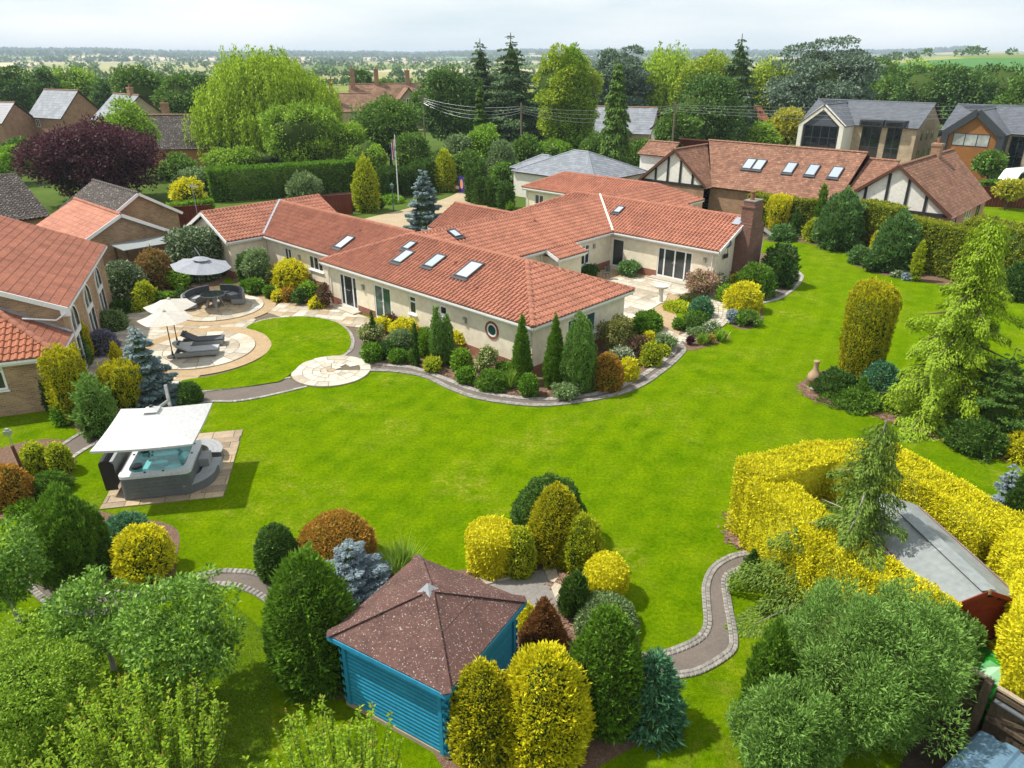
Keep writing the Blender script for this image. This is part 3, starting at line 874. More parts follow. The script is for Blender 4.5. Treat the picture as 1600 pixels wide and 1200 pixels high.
TILE_CACHE = {}
def tiled_plane(parent, pts, mat, singles=0, kind='pan', tw=TW, tc=TC, rise=1.7, brick_bond=False, deck='roof_felt'):
    """one sloping roof face: pts start with the two eave corners (left, right seen from outside). Returns the roof part."""
    P = [Vector(p) for p in pts]
    a = (P[1] - P[0]).normalized()
    nrm = None
    for q in P[2:]:
        n = a.cross(q - P[0])
        if n.length > 1e-3: nrm = n.normalized(); break
    if nrm.z < 0: nrm = -nrm
    b = nrm.cross(a).normalized()
    st = [((p - P[0]).dot(a), (p - P[0]).dot(b)) for p in P]
    if b.z < 0: raise ValueError('roof slope')
    st = ccw(st)
    # deck below the tiles
    db = MB(); db.quad([p - nrm * 0.02 for p in P]); db.quad([p - nrm * 0.10 for p in reversed(P)])
    for p, q in zip(P, P[1:] + P[:1]): db.quad([p - nrm*0.10, q - nrm*0.10, q - nrm*0.02, p - nrm*0.02])
    roof = db.build('roof', deck, parent)
    s0 = min(p[0] for p in st); s1 = max(p[0] for p in st)
    t0 = min(p[1] for p in st); t1 = max(p[1] for p in st)
    tv, tf = tile_verts(tw, tc, rise) if kind == 'pan' else plain_verts(tw, tc)
    cells = []
    j = 0
    t = t0
    while t < t1:
        s = s0 - (tw / 2 if (brick_bond and j % 2) else 0)
        while s < s1:
            cells.append((s, t)); s += tw
        t += tc; j += 1
    full = []; rest = []
    for c in cells:
        cs = [(c[0], c[1] - 0.0), (c[0] + tw, c[1] - 0.0), (c[0] + tw, c[1] + tc), (c[0], c[1] + tc)]
        if singles and all(inside(q, st, 0.02) for q in cs): full.append(c)
        else:
            mx, my = c[0] + tw/2, c[1] + tc/2
            rest.append(c)
    wm = parent.matrix_basis if parent is not None else Matrix()
    if singles and len(full) > singles:
        full.sort(key=lambda c: (wm @ (P[0] + a * c[0] + b * c[1])).length)
        rest += full[singles:]; full = full[:singles]
    rot = Matrix((a, b, nrm)).transposed()
    if rest:
        R_ = np.array(rest)
        v = (tv[None, :, :] + np.concatenate([R_, np.zeros((len(R_), 1))], 1)[:, None, :])
        w = v.reshape(-1, 3)
        A = np.array(P[0])[None] + w[:, :1] * np.array(a)[None] + w[:, 1:2] * np.array(b)[None] + w[:, 2:] * np.array(nrm)[None]
        n = len(tv)
        fs = [tuple(i + k * n for i in f) for k in range(len(R_)) for f in tf]
        me = bpy.data.meshes.new('roof_tiles')
        me.from_pydata(A.tolist(), [], fs)
        bm = bmesh.new(); bm.from_mesh(me)
        m = len(P)
        cen = sum(P, Vector()) / m
        for i in range(m):
            p, q = P[i], P[(i + 1) % m]
            e = q - p
            if e.length < 1e-4: continue
            out = e.cross(nrm).normalized()
            if out.dot(cen - p) > 0: out = -out
            if i == 0: continue
            bmesh.ops.bisect_plane(bm, geom=bm.verts[:] + bm.edges[:] + bm.faces[:], plane_co=p, plane_no=out, clear_outer=True)
        bm.to_mesh(me); bm.free()
        me.materials.append(M(mat))
        o = obj('roof_tiles', me, roof)
        o['kind'] = 'stuff'
    if full:
        key = (kind, tw, tc, rise, mat)
        if key not in TILE_CACHE:
            me = bpy.data.meshes.new('tile')
            me.from_pydata(tv.tolist(), [], tf)
            me.materials.append(M(mat))
            TILE_CACHE[key] = me
        for c in full:
            o = obj('tile', TILE_CACHE[key], roof)
            o.matrix_local = Matrix.Translation(P[0] + a * c[0] + b * c[1]) @ rot.to_4x4()
    return roof

RIDGE_CACHE = {}
def ridge(parent, p, q, mat='ridge_clay', r=0.13, step=0.45, lift=0.02):
    """half-round cap tiles end to end from p to q"""
    p = Vector(p); q = Vector(q); L = (q - p).length
    n = max(1, round(L / step)); st = L / n
    key = (mat, round(r, 3))
    if key not in RIDGE_CACHE:
        b = MB(); seg = 6
        ends = []
        for x, rr in ((0.0, 1.0), (0.5, 1.0), (1.02, 0.9)):
            ends.append([(x, math.cos(math.pi * k / seg) * r * 1.15 * rr, math.sin(math.pi * k / seg) * r * rr) for k in range(seg + 1)])
        for A, B in zip(ends, ends[1:]):
            for k in range(seg): b.quad([A[k], B[k], B[k+1], A[k+1]])
        b.quad(ends[0]); b.quad(ends[-1][::-1])
        RIDGE_CACHE[key] = b.mesh('ridge_tile', mat)
    d = (q - p).normalized()
    y = Vector((0, 0, 1)).cross(d).normalized(); z = d.cross(y)
    R3 = Matrix((d, y, z)).transposed().to_4x4()
    for k in range(n):
        o = obj('ridge_tile', RIDGE_CACHE[key], parent)
        o.matrix_local = Matrix.Translation(p + d * (k * st) + z * (lift - r * 0.35)) @ R3 @ Matrix.Diagonal((st, 1, 1, 1))

def gutter(parent, p, q, mat='white_upvc', size=0.11, drop=0.05, name='gutter'):
    p = Vector(p); q = Vector(q)
    b = MB()
    d = (q - p).normalized(); n = Vector((d.y, -d.x, 0))
    # fascia board and half-round channel
    for a0, a1, z0, z1 in ((-0.10, -0.075, -0.26, -0.04), (-0.07, 0.05, -0.14 , -0.05)):
        c = [p + n*a0, q + n*a0, q + n*a1, p + n*a1]
        b.prism([(v.x, v.y) for v in c], p.z + z0, p.z + z1, bottom=True)
    return b.build(name, mat, parent)

def pipe(parent, x, y, z0, z1, mat='white_upvc', r=0.035):
    b = MB(); b.tube([(x, y, z0), (x, y, z1)], r, 8)
    return b.build('downpipe', mat, parent, smooth=False)

def rooflight(parent, P0, a, b, n, s, t, w=0.78, h=1.18, glass='glass_sky', frame='dark_metal'):
    """roof window lying on a slope"""
    R3 = Matrix((a, b, n)).transposed().to_4x4()
    fb = MB()
    fr = 0.07
    fb.box((-w/2, -h/2, 0.0), (-w/2 + fr, h/2, 0.17)); fb.box((w/2 - fr, -h/2, 0), (w/2, h/2, 0.17))
    fb.box((-w/2 + fr, -h/2, 0), (w/2 - fr, -h/2 + fr, 0.17)); fb.box((-w/2 + fr, h/2 - fr, 0), (w/2 - fr, h/2, 0.17))
    fb.box((-w/2 - 0.06, -h/2 - 0.20, 0.11), (w/2 + 0.06, -h/2 - 0.003, 0.135))
    o = fb.build('skylight', frame, parent)
    o.matrix_local = Matrix.Translation(P0 + a * s + b * t) @ R3
    g = MB(); g.box((-w/2 + fr, -h/2 + fr, 0.12), (w/2 - fr, h/2 - fr, 0.148))
    g.build('pane', glass, o)
    return o

def plane_axes(pts):
    P = [Vector(p) for p in pts]
    a = (P[1] - P[0]).normalized(); n = a.cross(P[2] - P[0]).normalized()
    if n.z < 0: n = -n
    return P[0], a, n.cross(a).normalized(), n

# ================================================================ the L-shaped bungalow
HO = (-10.938, 40.314)
HROT = math.atan2(-0.68486, 0.72867)
bung = thing('bungalow', 'cream rendered bungalow with terracotta pantile roofs in the middle of the garden', 'house', (HO[0], HO[1], 0), HROT)
E_ = 2.5
def e(u, v, z=2.5): return (u, v, z)
TT = 'tile_terracotta'
# near wing
nf = [e(0,0), e(16.25,0), e(12.48,3.77,4.0), e(3.77,3.77,4.0)]
tiled_plane(bung, nf, TT, 150)
tiled_plane(bung, [e(16.25,0), e(16.25,7.55), e(12.48,3.77,4.0)], TT, 150)
tiled_plane(bung, [e(16.25,7.55), e(0,7.55), e(3.77,3.77,4.0), e(12.48,3.77,4.0)], TT)
tiled_plane(bung, [e(0,7.55), e(0,0), e(3.77,3.77,4.0)], TT)
# middle wing and its porch
tiled_plane(bung, [e(7.7,7.55), e(7.7,17.5), e(4.0,20.9,4.0), e(4.0,3.85,4.0)], TT)
tiled_plane(bung, [e(8.72,10.75,2.09), e(8.72,13.5,2.09), e(7.71,13.5,2.5), e(7.71,10.75,2.5)], TT)
tiled_plane(bung, [e(0.3,17.5), e(0.3,7.5), e(4.0,3.85,4.0), e(4.0,20.9,4.0)], TT)
# right wing
tiled_plane(bung, [e(7.7,17.5), e(15.5,17.5), e(15.5,20.9,4.0), e(4.0,20.9,4.0)], TT)
tiled_plane(bung, [e(15.5,24.3), e(-1.5,24.3), e(1.9,20.9,4.0), e(15.5,20.9,4.0)], TT)
tiled_plane(bung, [e(-1.5,24.3), e(-1.5,17.5), e(1.9,20.9,4.0)], TT)
tiled_plane(bung, [e(-1.5,17.5), e(0.3,17.5), e(4.0,20.9,4.0), e(1.9,20.9,4.0)], TT)
# left wing and its cross gable
tiled_plane(bung, [e(-8.1,1.1), e(0.0,1.1), e(3.6,4.25,3.93), e(-11.1,4.25,3.93)], TT)
tiled_plane(bung, [e(0.3,7.4), e(-8.2,7.4), e(-11.1,4.25,3.93), e(3.6,4.25,3.93)], TT)
tiled_plane(bung, [e(-8.2,-1.4), e(-8.2,1.1), e(-11.15,4.25,3.93), e(-11.15,-1.4,3.93)], TT)
tiled_plane(bung, [e(-8.2,7.4), e(-8.2,7.45), e(-11.15,7.45,3.93), e(-11.15,4.25,3.93)], TT)
tiled_plane(bung, [e(-14.1,7.45), e(-14.1,-1.4), e(-11.15,-1.4,3.93), e(-11.15,7.45,3.93)], TT)
# entrance gable on the drive side
tiled_plane(bung, [e(-2.3,10.1), e(0.3,10.1), e(3.5,12.65,3.8), e(-2.3,12.65,3.8)], TT)
tiled_plane(bung, [e(0.3,15.2), e(-2.3,15.2), e(-2.3,12.65,3.8), e(3.5,12.65,3.8)], TT)
# far wings
tiled_plane(bung, [e(-9,26.8), e(0.7,26.8), e(3.4,29.5,3.75), e(-6.3,29.5,3.75)], TT)
tiled_plane(bung, [e(-9,32.2), e(-9,26.8), e(-6.3,29.5,3.75)], TT)
tiled_plane(bung, [e(6.1,32.2), e(-9,32.2), e(-6.3,29.5,3.75), e(3.4,29.5,3.75)], TT)
tiled_plane(bung, [e(6.1,21.6), e(6.1,32.2), e(3.4,29.5,3.75), e(3.4,21.6,3.75)], TT)
tiled_plane(bung, [e(0.7,26.8), e(0.7,21.6), e(3.4,21.6,3.75), e(3.4,29.5,3.75)], TT)
tiled_plane(bung, [e(9.2,22), e(9.2,27.7), e(6.9,25.4,3.55), e(6.9,22,3.55)], TT)
tiled_plane(bung, [e(4.6,27.7), e(4.6,22), e(6.9,22,3.55), e(6.9,25.4,3.55)], TT)
tiled_plane(bung, [e(9.2,27.7), e(4.6,27.7), e(6.9,25.4,3.55)], TT)
for a, b in (((3.77,3.77,4),(12.48,3.77,4)), ((16.25,0,2.5),(12.48,3.77,4)), ((16.25,7.55,2.5),(12.48,3.77,4)), ((0,0,2.5),(3.77,3.77,4)),
             ((4.0,3.85,4),(4.0,20.9,4)), ((1.9,20.9,4),(15.4,20.9,4)), ((-1.5,24.3,2.5),(1.9,20.9,4)), ((-1.5,17.5,2.5),(1.9,20.9,4)),
             ((-11.1,4.25,3.93),(3.4,4.25,3.93)), ((-11.15,-1.4,3.93),(-11.15,7.45,3.93)), ((-2.3,12.65,3.8),(3.5,12.65,3.8)),
             ((-6.3,29.5,3.75),(3.4,29.5,3.75)), ((-9,26.8,2.5),(-6.3,29.5,3.75)), ((-9,32.2,2.5),(-6.3,29.5,3.75)), ((6.1,32.2,2.5),(3.4,29.5,3.75)), ((3.4,21.6,3.75),(3.4,29.5,3.75)),
             ((6.9,22.4,3.55),(6.9,25.4,3.55)), ((9.2,27.7,2.5),(6.9,25.4,3.55)), ((4.6,27.7,2.5),(6.9,25.4,3.55))):
    ridge(bung, a, b)
# valleys: pale mortar line
for a, b, m in (((7.72,17.48,2.53),(4.0,20.9,4.04),'render_cream'), ((-8.15,1.12,2.53),(-11.12,4.25,3.96),'lead'), ((-8.2,7.4,2.53),(-11.12,4.25,3.96),'lead')):
    v = MB(); v.beam((a[0],a[1],a[2]+0.05), (b[0],b[1],b[2]+0.05), 0.13, 0.11); v.build('valley', m, bung)
# gutters and fascias along the eaves
for a, b in (((0,0),(16.25,0)), ((16.25,0),(16.25,7.55)), ((16.25,7.55),(7.8,7.55)), ((7.7,7.7),(7.7,10.7)), ((7.7,13.55),(7.7,17.45)), ((7.75,17.5),(15.5,17.5)), ((-8.1,1.1),(-0.1,1.1)), ((-8.2,-1.4),(-8.2,1.05)), ((0,1.0),(0,0)),
             ((-2.3,10.1),(0.3,10.1)), ((-9,26.8),(0.6,26.8)), ((6.1,24.5),(6.1,32.2)), ((9.2,24.4),(9.2,27.7)), ((-9,32.2),(-9,26.8)), ((15.5,24.3),(9.3,24.3))):
    gutter(bung, (a[0],a[1],2.5), (b[0],b[1],2.5))
gutter(bung, (8.72,10.75,2.09), (8.72,13.5,2.09))
# sloping barge boards
def barge(a, b, mat='white_upvc'):
    v = MB(); v.beam((a[0],a[1],a[2]-0.09), (b[0],b[1],b[2]-0.09), 0.05, 0.2); v.build('barge_board', mat, bung)
barge((8.70,10.73,2.09), (7.6,10.73,2.54)); barge((8.70,13.52,2.09), (7.6,13.52,2.54))
barge((-8.2,-1.43,2.5), (-11.15,-1.43,3.93)); barge((-14.1,-1.43,2.5), (-11.15,-1.43,3.93))
barge((15.53,17.5,2.5), (15.53,20.9,4.0)); barge((15.53,24.3,2.5), (15.53,20.9,4.0))
barge((-2.33,10.1,2.5), (-2.33,12.65,3.8))

# walls
RC = 'render_cream'
ZT = 2.44
F0, F1 = (0.32, 0.32), (15.93, 0.32)
wins = [(1.02, 2.62, 0.12, 2.0), (4.2, 5.65, 0.12, 2.0), (7.15, 7.72, 1.02, 2.0), (9.5, 10.05, 1.5, 2.0)]
wall(bung, F0, F1, 0, ZT, RC, wins)
window(bung, F0, F1, *wins[0][:2], 0.12, 2.0, [0.25, 0.5, 0.25], (1.0,), sill=False, name='door', handle=True)
window(bung, F0, F1, *wins[1][:2], 0.12, 2.0, 2, (1.0,), 'glass_green', sill=False, name='door', handle=True)
window(bung, F0, F1, *wins[2][:2], 1.02, 2.0, 1, (0.68, 0.32))
window(bung, F0, F1, *wins[3][:2], 1.5, 2.0, 1)
R0, R1 = (15.93, 0.32), (15.93, 7.23)
rw = [(2.45, 4.6, 0.9, 2.0)]
wall(bung, R0, R1, 0, ZT, RC, rw)
window(bung, R0, R1, 2.45, 4.6, 0.9, 2.0, 3, (1.0,), 'glass_green')
wall(bung, (15.93,7.23), (7.38,7.23), 0, ZT, RC)
wall(bung, (0.32,1.4), (0.32,0.32), 0, ZT, RC)
# middle wing
M0, M1 = (7.38, 7.23), (7.38, 17.8)
mw = [(7.35, 8.3, 0.68, 2.0)]
wall(bung, M0, M1, 0, ZT, RC, mw)
window(bung, M0, M1, *mw[0], 2, (0.72, 0.28))
wall(bung, (7.38,10.95), (8.45,10.95), 0, 2.03, RC); wall(bung, (8.45,10.95), (8.45,13.3), 0, 2.03, RC); wall(bung, (8.45,13.3), (7.38,13.3), 0, 2.03, RC)
# right wing
G0, G1 = (7.38, 17.8), (15.2, 17.8)
gw = [(0.14, 1.12, 0.14, 2.02), (3.72, 6.22, 0.14, 2.02)]
wall(bung, G0, G1, 0, ZT, RC, gw)
window(bung, G0, G1, *gw[0], 1, (1.0,), sill=False, name='door', handle=True)
window(bung, G0, G1, *gw[1], [0.2, 0.3, 0.3, 0.2], (1.0,), sill=False, name='door', handle=True)
wall(bung, (15.2,17.8), (15.2,24.0), 0, ZT, RC, (), (3.1, 3.85))
wall(bung, (15.2,24.0), (9.0,24.0), 0, ZT, RC)
# left wing
L0, L1 = (-8.5, 1.42), (0.32, 1.42)
lw = [(2.2, 3.0, 1.15, 2.0), (5.0, 6.5, 1.1, 2.0)]
wall(bung, L0, L1, 0, ZT, RC, lw)
window(bung, L0, L1, *lw[0], 2); window(bung, L0, L1, *lw[1], 3)
wall(bung, (-8.5,-1.1), (-8.5,1.42), 0, ZT, RC)
wall(bung, (-13.8,-1.1), (-8.5,-1.1), 0, ZT, RC, (), (2.65, 3.75))
wall(bung, (-13.8,7.1), (-13.8,-1.1), 0, ZT, RC)
# drive side and far wings
wall(bung, (-2.0,15.0), (-2.0,10.4), 0, ZT, RC, (), (2.3, 3.6)); wall(bung, (-2.0,10.4), (0.6,10.4), 0, ZT, RC)
W0, W1 = (-8.7, 27.1), (1.0, 27.1)
fw = [(0.98, 2.05, 1.1, 2.0), (3.4, 3.9, 1.4, 2.0)]
wall(bung, W0, W1, 0, ZT, RC, fw)
window(bung, W0, W1, *fw[0], 2); window(bung, W0, W1, *fw[1], 1)
wall(bung, (-8.7,31.9), (-8.7,27.1), 0, ZT, RC); wall(bung, (5.8,24.0), (5.8,31.9), 0, ZT, RC); wall(bung, (8.9,24.0), (8.9,27.4), 0, ZT, RC)
wall(bung, (-1.2,24.0), (-1.2,17.8), 0, ZT, RC); wall(bung, (0.6,17.8), (0.6,10.4), 0, ZT, RC)

# brick plinths standing 2 cm proud, broken at the doors
def plinth(p0, p1, segs, h=0.46):
    for s0, s1 in segs:
        a, ang = on_wall(p0, p1, s0, 0.0)
        b = MB(); b.box((0, -0.02, 0), (s1 - s0, 0.03, h))
        b.build('brick_plinth', 'brick_red', bung, (a[0], a[1], 0), ang)
plinth(F0, F1, [(0, 1.0), (2.64, 4.18), (5.67, 15.61)], 0.44)
plinth(R0, R1, [(0.0, 6.91)], 0.44)
plinth(M0, M1, [(6.1, 10.57)]); plinth(G0, G1, [(1.14, 3.70), (6.24, 7.82)]); plinth(L0, L1, [(0.0, 8.8)]); plinth((-13.8,-1.1), (-8.5,-1.1), [(0, 5.3)]); plinth((-8.5,-1.1), (-8.5,1.42), [(0, 2.5)])
# door steps
for (p0, p1, s0, s1) in ((F0, F1, 0.85, 2.9), (G0, G1, 0.0, 1.3), (G0, G1, 3.5, 6.5)):
    a, ang = on_wall(p0, p1, s0, -0.55)
    b = MB(); b.box((0, 0, 0), (s1 - s0, 0.52, 0.12)); b.build('step', 'sandstone_pale', bung, (a[0], a[1], 0.0), ang)
# round window ringed with bricks
a, ang = on_wall(F0, F1, 13.14, -0.012)
rwin = MB()
for k in range(24):
    t0, t1 = 2*math.pi*k/24, 2*math.pi*(k+1)/24
    o_ = [(math.cos(t)*r, 0, math.sin(t)*r) for t, r in ((t0, .25), (t1, .25), (t1, .32), (t0, .32))]
    rwin.quad([(x, -0.02, z) for x, y, z in reversed(o_)]); rwin.quad([(o_[0][0], -0.02, o_[0][2]), (o_[1][0], -0.02, o_[1][2]), (o_[1][0], 0.04, o_[1][2]), (o_[0][0], 0.04, o_[0][2])]); rwin.quad([(o_[3][0], -0.02, o_[3][2]), (o_[2][0], -0.02, o_[2][2]), (o_[2][0], 0.03, o_[2][2]), (o_[3][0], 0.03, o_[3][2])])
ro = rwin.build('window', 'white_upvc', bung, (a[0], a[1], 1.58), ang)
ro['label'] = 'round window ringed with red bricks'
pn = MB(); pn.quad([(math.cos(2*math.pi*k/24)*.25, -0.004, math.sin(2*math.pi*k/24)*.25) for k in range(24)][::-1]); pn.build('pane', 'glass_green', ro)
for k in range(28):
    t0, t1 = 2*math.pi*(k+.06)/28, 2*math.pi*(k+.94)/28
    b = MB()
    q = [(math.cos(t)*r, math.sin(t)*r) for t, r in ((t0, .325), (t1, .325), (t1, .43), (t0, .43))]
    b.quad([(x, -0.03, z) for x, z in reversed(q)])
    for i in range(4):
        j = (i + 1) % 4
        b.quad([(q[i][0], -0.03, q[i][1]), (q[j][0], -0.03, q[j][1]), (q[j][0], 0.01, q[j][1]), (q[i][0], 0.01, q[i][1])])
    b.build('brick', 'brick_red', ro)
# wall lamps
for p0, p1, s, z in ((F0, F1, 3.3, 1.62), (F0, F1, 11.37, 1.66), (G0, G1, 7.1, 1.75), (M0, M1, 8.7, 1.76), (L0, L1, 4.0, 1.66)):
    a, ang = on_wall(p0, p1, s, -0.1)
    b = MB(); b.box((-0.09, 0, -0.14), (0.09, 0.1, 0.14)); b.box((-0.06, -0.025, -0.11), (0.06, 0.0, 0.11)); b.build('wall_lamp', 'lamp_metal', bung, (a[0], a[1], z), ang)
# downpipes
for x, y, z in ((0.42,0.24,2.4), (15.85,0.23,2.4), (-8.42,1.32,2.4), (15.0,17.7,2.4), (7.5,10.6,2.4), (8.55,11.0,1.95), (-8.6,27.0,2.4)):
    pipe(bung, x, y, 0, z)
# roof windows
P0, a_, b_, n_ = plane_axes(nf)
for s, v in ((4.81, 2.73), (5.37, 1.84), (7.59, 2.12), (10.15, 2.13)):
    w, h = (0.62, 0.75) if v > 2.5 else (0.78, 1.15)
    if s > 9: w, h = 0.95, 1.35
    rooflight(bung, P0, a_, b_, n_, s, v * 1.0765, w, h)
P0, a_, b_, n_ = plane_axes([e(-8.1,1.1), e(0.0,1.1), e(3.6,4.25,3.93)])
rooflight(bung, P0, a_, b_, n_, 7.55, 1.2, 0.78, 1.2)
P0, a_, b_, n_ = plane_axes([e(7.7,7.55), e(7.7,17.5), e(4.0,20.9,4.0)])
rooflight(bung, P0, a_, b_, n_, -1.48, 3.18, 0.6, 0.75)
P0, a_, b_, n_ = plane_axes([e(7.7,17.5), e(15.5,17.5), e(15.5,20.9,4.0)])
rooflight(bung, P0, a_, b_, n_, -1.04, 2.3, 0.6, 0.8)
for u, v, z in ((11.69,1.11,2.98), (8.9,2.3,3.47), (5.2,12.5,3.55), (-0.5,3.3,3.55)):
    b = MB(); b.lathe([(0, 0.06), (0.1, 0.06), (0.11, 0.09), (0.16, 0.07)], 8); b.build('roof_vent', 'ridge_clay', bung, (u, v, z))

# stepped brick chimney on the end gable
ch = MB()
ch.box((15.20, 19.95, 0), (16.15, 21.75, 3.45)); ch.box((15.16, 19.99, 3.45), (16.11, 21.71, 3.62)); 
ch.box((15.22, 20.10, 3.62), (16.08, 21.58, 3.78)); ch.box((15.26, 20.22, 3.78), (16.04, 21.46, 4.72)); ch.box((15.20, 20.16, 4.72), (16.10, 21.52, 4.80)); ch.box((15.30, 20.3, 4.80), (16.0, 21.38, 5.06))
cho = ch.build('chimney', 'brick_brown', bung)
cap = MB(); cap.box((15.27, 20.27, 5.062), (16.03, 21.41, 5.12)); cap.build('cap', 'concrete', cho)
pot = MB(); pot.lathe([(5.12, 0.15), (5.2, 0.13), (5.5, 0.12), (5.55, 0.145), (5.62, 0.145)], 14, (15.62, 20.7)); pot.build('chimney_pot', 'ridge_clay', cho, smooth=False)
fl = MB(); fl.beam((15.1, 19.9, 3.68), (15.1, 20.6, 3.99), 0.5, 0.05); fl.build('flashing', 'lead', cho)
# satellite dish on the gable
dish = MB()
dish.lathe([(0.0, 0.02), (0.02, 0.12), (0.06, 0.22), (0.10, 0.28)], 16)
dish.tube([(0, 0, 0), (0, -0.25, -0.12), (0, -0.3, 0.25)], 0.012, 6)
do = dish.build('satellite_dish', 'dark_metal', bung, (15.42, 18.55, 2.75))
do.rotation_euler = (rad(60), 0, rad(20))
b = MB(); b.tube([(15.22, 18.7, 2.0), (15.45, 18.7, 2.0), (15.45, 18.6, 2.75)], 0.02, 6); b.box((15.3, 18.5, 1.85), (15.4, 18.9, 2.1)); b.build('aerial_bracket', 'dark_metal', bung)
# television aerial on the far gable
b = MB(); b.tube([(-12.0, -1.25, 2.2), (-12.0, -1.3, 5.6)], 0.02, 6)
for k in range(7): b.beam((-12.0 + 0.12*k - 0.2, -1.55, 5.5), (-12.0 + 0.12*k - 0.2, -1.05, 5.5), 0.015, 0.015)
b.beam((-12.3, -1.3, 5.5), (-11.3, -1.3, 5.5), 0.02, 0.02); b.build('aerial', 'lead', bung)

# ================================================================ plant kit
leaf('lf_box', [(0.065, 0.163, 0.011), (0.122, 0.269, 0.013), (0.171, 0.325, 0.019)])
leaf('lf_green', [(0.065, 0.155, 0.015), (0.122, 0.244, 0.021), (0.179, 0.325, 0.029)])
leaf('lf_fresh', [(0.122, 0.260, 0.015), (0.211, 0.390, 0.024), (0.309, 0.488, 0.033)])
leaf('lf_dark', [(0.031, 0.083, 0.014), (0.064, 0.146, 0.023), (0.102, 0.205, 0.032)])
leaf('lf_yew', [(0.038, 0.093, 0.017), (0.070, 0.160, 0.023), (0.131, 0.224, 0.029)])
leaf('lf_thuja', [(0.049, 0.130, 0.013), (0.090, 0.204, 0.015), (0.139, 0.269, 0.021)], tip=(0.163, 0.309, 0.024))
leaf('lf_gold', [(0.233, 0.316, 0.012), (0.437, 0.466, 0.012), (0.670, 0.599, 0.014)], tip=(0.874, 0.765, 0.018), patch=(0.320, 0.399, 0.014))
leaf('lf_bright_yellow', [(0.285, 0.323, 0.010), (0.418, 0.410, 0.009), (0.606, 0.555, 0.011), (0.731, 0.675, 0.014)], tip=(0.815, 0.748, 0.018), scatter=0.12)
leaf('lf_gold_green', [(0.102, 0.216, 0.012), (0.204, 0.333, 0.014), (0.437, 0.499, 0.017)], tip=(0.582, 0.599, 0.024), patch=(0.146, 0.266, 0.014))
leaf('lf_gold_yew', [(0.065, 0.142, 0.012), (0.146, 0.233, 0.012), (0.379, 0.399, 0.012)], tip=(0.728, 0.632, 0.017), patch=(0.110, 0.192, 0.012), pscale=2.5)
leaf('lf_rust', [(0.169, 0.143, 0.022), (0.325, 0.208, 0.030), (0.468, 0.247, 0.036)], tip=(0.546, 0.273, 0.036), patch=(0.169, 0.208, 0.024))
leaf('lf_brown', [(0.195, 0.098, 0.034), (0.312, 0.143, 0.048), (0.390, 0.182, 0.060)])
leaf('lf_olive', [(0.130, 0.156, 0.030), (0.208, 0.221, 0.048), (0.260, 0.260, 0.072)])
leaf('lf_grey_green', [(0.122, 0.195, 0.073), (0.195, 0.293, 0.106), (0.276, 0.374, 0.145)])
leaf('lf_juniper', [(0.065, 0.151, 0.029), (0.112, 0.236, 0.043), (0.177, 0.328, 0.059)], tip=(0.235, 0.400, 0.077))
leaf('lf_blue_green', [(0.057, 0.171, 0.086), (0.106, 0.269, 0.132), (0.163, 0.357, 0.185)])
leaf('lf_blue', [(0.098, 0.163, 0.162), (0.169, 0.254, 0.252), (0.260, 0.358, 0.360)], tip=(0.338, 0.442, 0.444))
leaf('lf_silver', [(0.187, 0.258, 0.281), (0.274, 0.350, 0.374)], tip=(0.346, 0.426, 0.468))
leaf('lf_pine', [(0.062, 0.152, 0.044), (0.124, 0.247, 0.065), (0.192, 0.337, 0.087)])
leaf('lf_variegated', [(0.117, 0.195, 0.036), (0.260, 0.325, 0.096), (0.598, 0.585, 0.264)])
leaf('lf_variegated_dark', [(0.046, 0.098, 0.034), (0.104, 0.169, 0.072), (0.416, 0.468, 0.288)])
leaf('lf_photinia', [(0.130, 0.143, 0.030), (0.234, 0.169, 0.048), (0.338, 0.169, 0.060)], tip=(0.364, 0.221, 0.072))
leaf('lf_pink', [(0.195, 0.234, 0.072), (0.390, 0.260, 0.168), (0.598, 0.338, 0.276)])
leaf('lf_purple', [(0.023, 0.010, 0.011), (0.048, 0.016, 0.023), (0.098, 0.034, 0.046)], tip=(0.114, 0.036, 0.046))
leaf('lf_redbrown', [(0.091, 0.052, 0.036), (0.182, 0.091, 0.060), (0.130, 0.130, 0.036)])
leaf('lf_willow', [(0.220, 0.349, 0.019), (0.343, 0.491, 0.024), (0.453, 0.602, 0.035)], trans=0.35)
leaf('lf_deodar', [(0.105, 0.192, 0.012), (0.182, 0.305, 0.013), (0.287, 0.431, 0.020)], tip=(0.344, 0.476, 0.020), trans=0.3)
leaf('lf_apple', [(0.083, 0.195, 0.021), (0.159, 0.307, 0.034), (0.277, 0.450, 0.073)], trans=0.3, rough=0.4)
leaf('lf_cherry_laurel', [(0.111, 0.259, 0.009), (0.173, 0.347, 0.011), (0.275, 0.433, 0.018)], tip=(0.292, 0.412, 0.018), trans=0.35)
leaf('lf_shoot', [(0.546, 0.286, 0.096), (0.468, 0.390, 0.060)], trans=0.3)
leaf('lf_lavender', [(0.130, 0.182, 0.108), (0.182, 0.221, 0.168), (0.221, 0.195, 0.336)])
leaf('lf_lavender_flower', [(0.260, 0.221, 0.432), (0.169, 0.195, 0.120), (0.325, 0.260, 0.540)])
leaf('lf_white_flower', [(0.10, 0.17, 0.04), (0.16, 0.24, 0.06), (0.75, 0.75, 0.66)])
leaf('lf_moss_yellow', [(0.437, 0.516, 0.017), (0.612, 0.666, 0.024), (0.320, 0.433, 0.014)])
leaf('lf_brown_green', [(0.091, 0.098, 0.030), (0.143, 0.130, 0.036), (0.078, 0.117, 0.024)])
leaf('lf_tree_mid', [(0.062, 0.140, 0.018), (0.115, 0.220, 0.025), (0.176, 0.298, 0.036)], trans=0.3)
leaf('lf_tree_light', [(0.150, 0.273, 0.021), (0.246, 0.404, 0.030), (0.333, 0.491, 0.045)], trans=0.35)
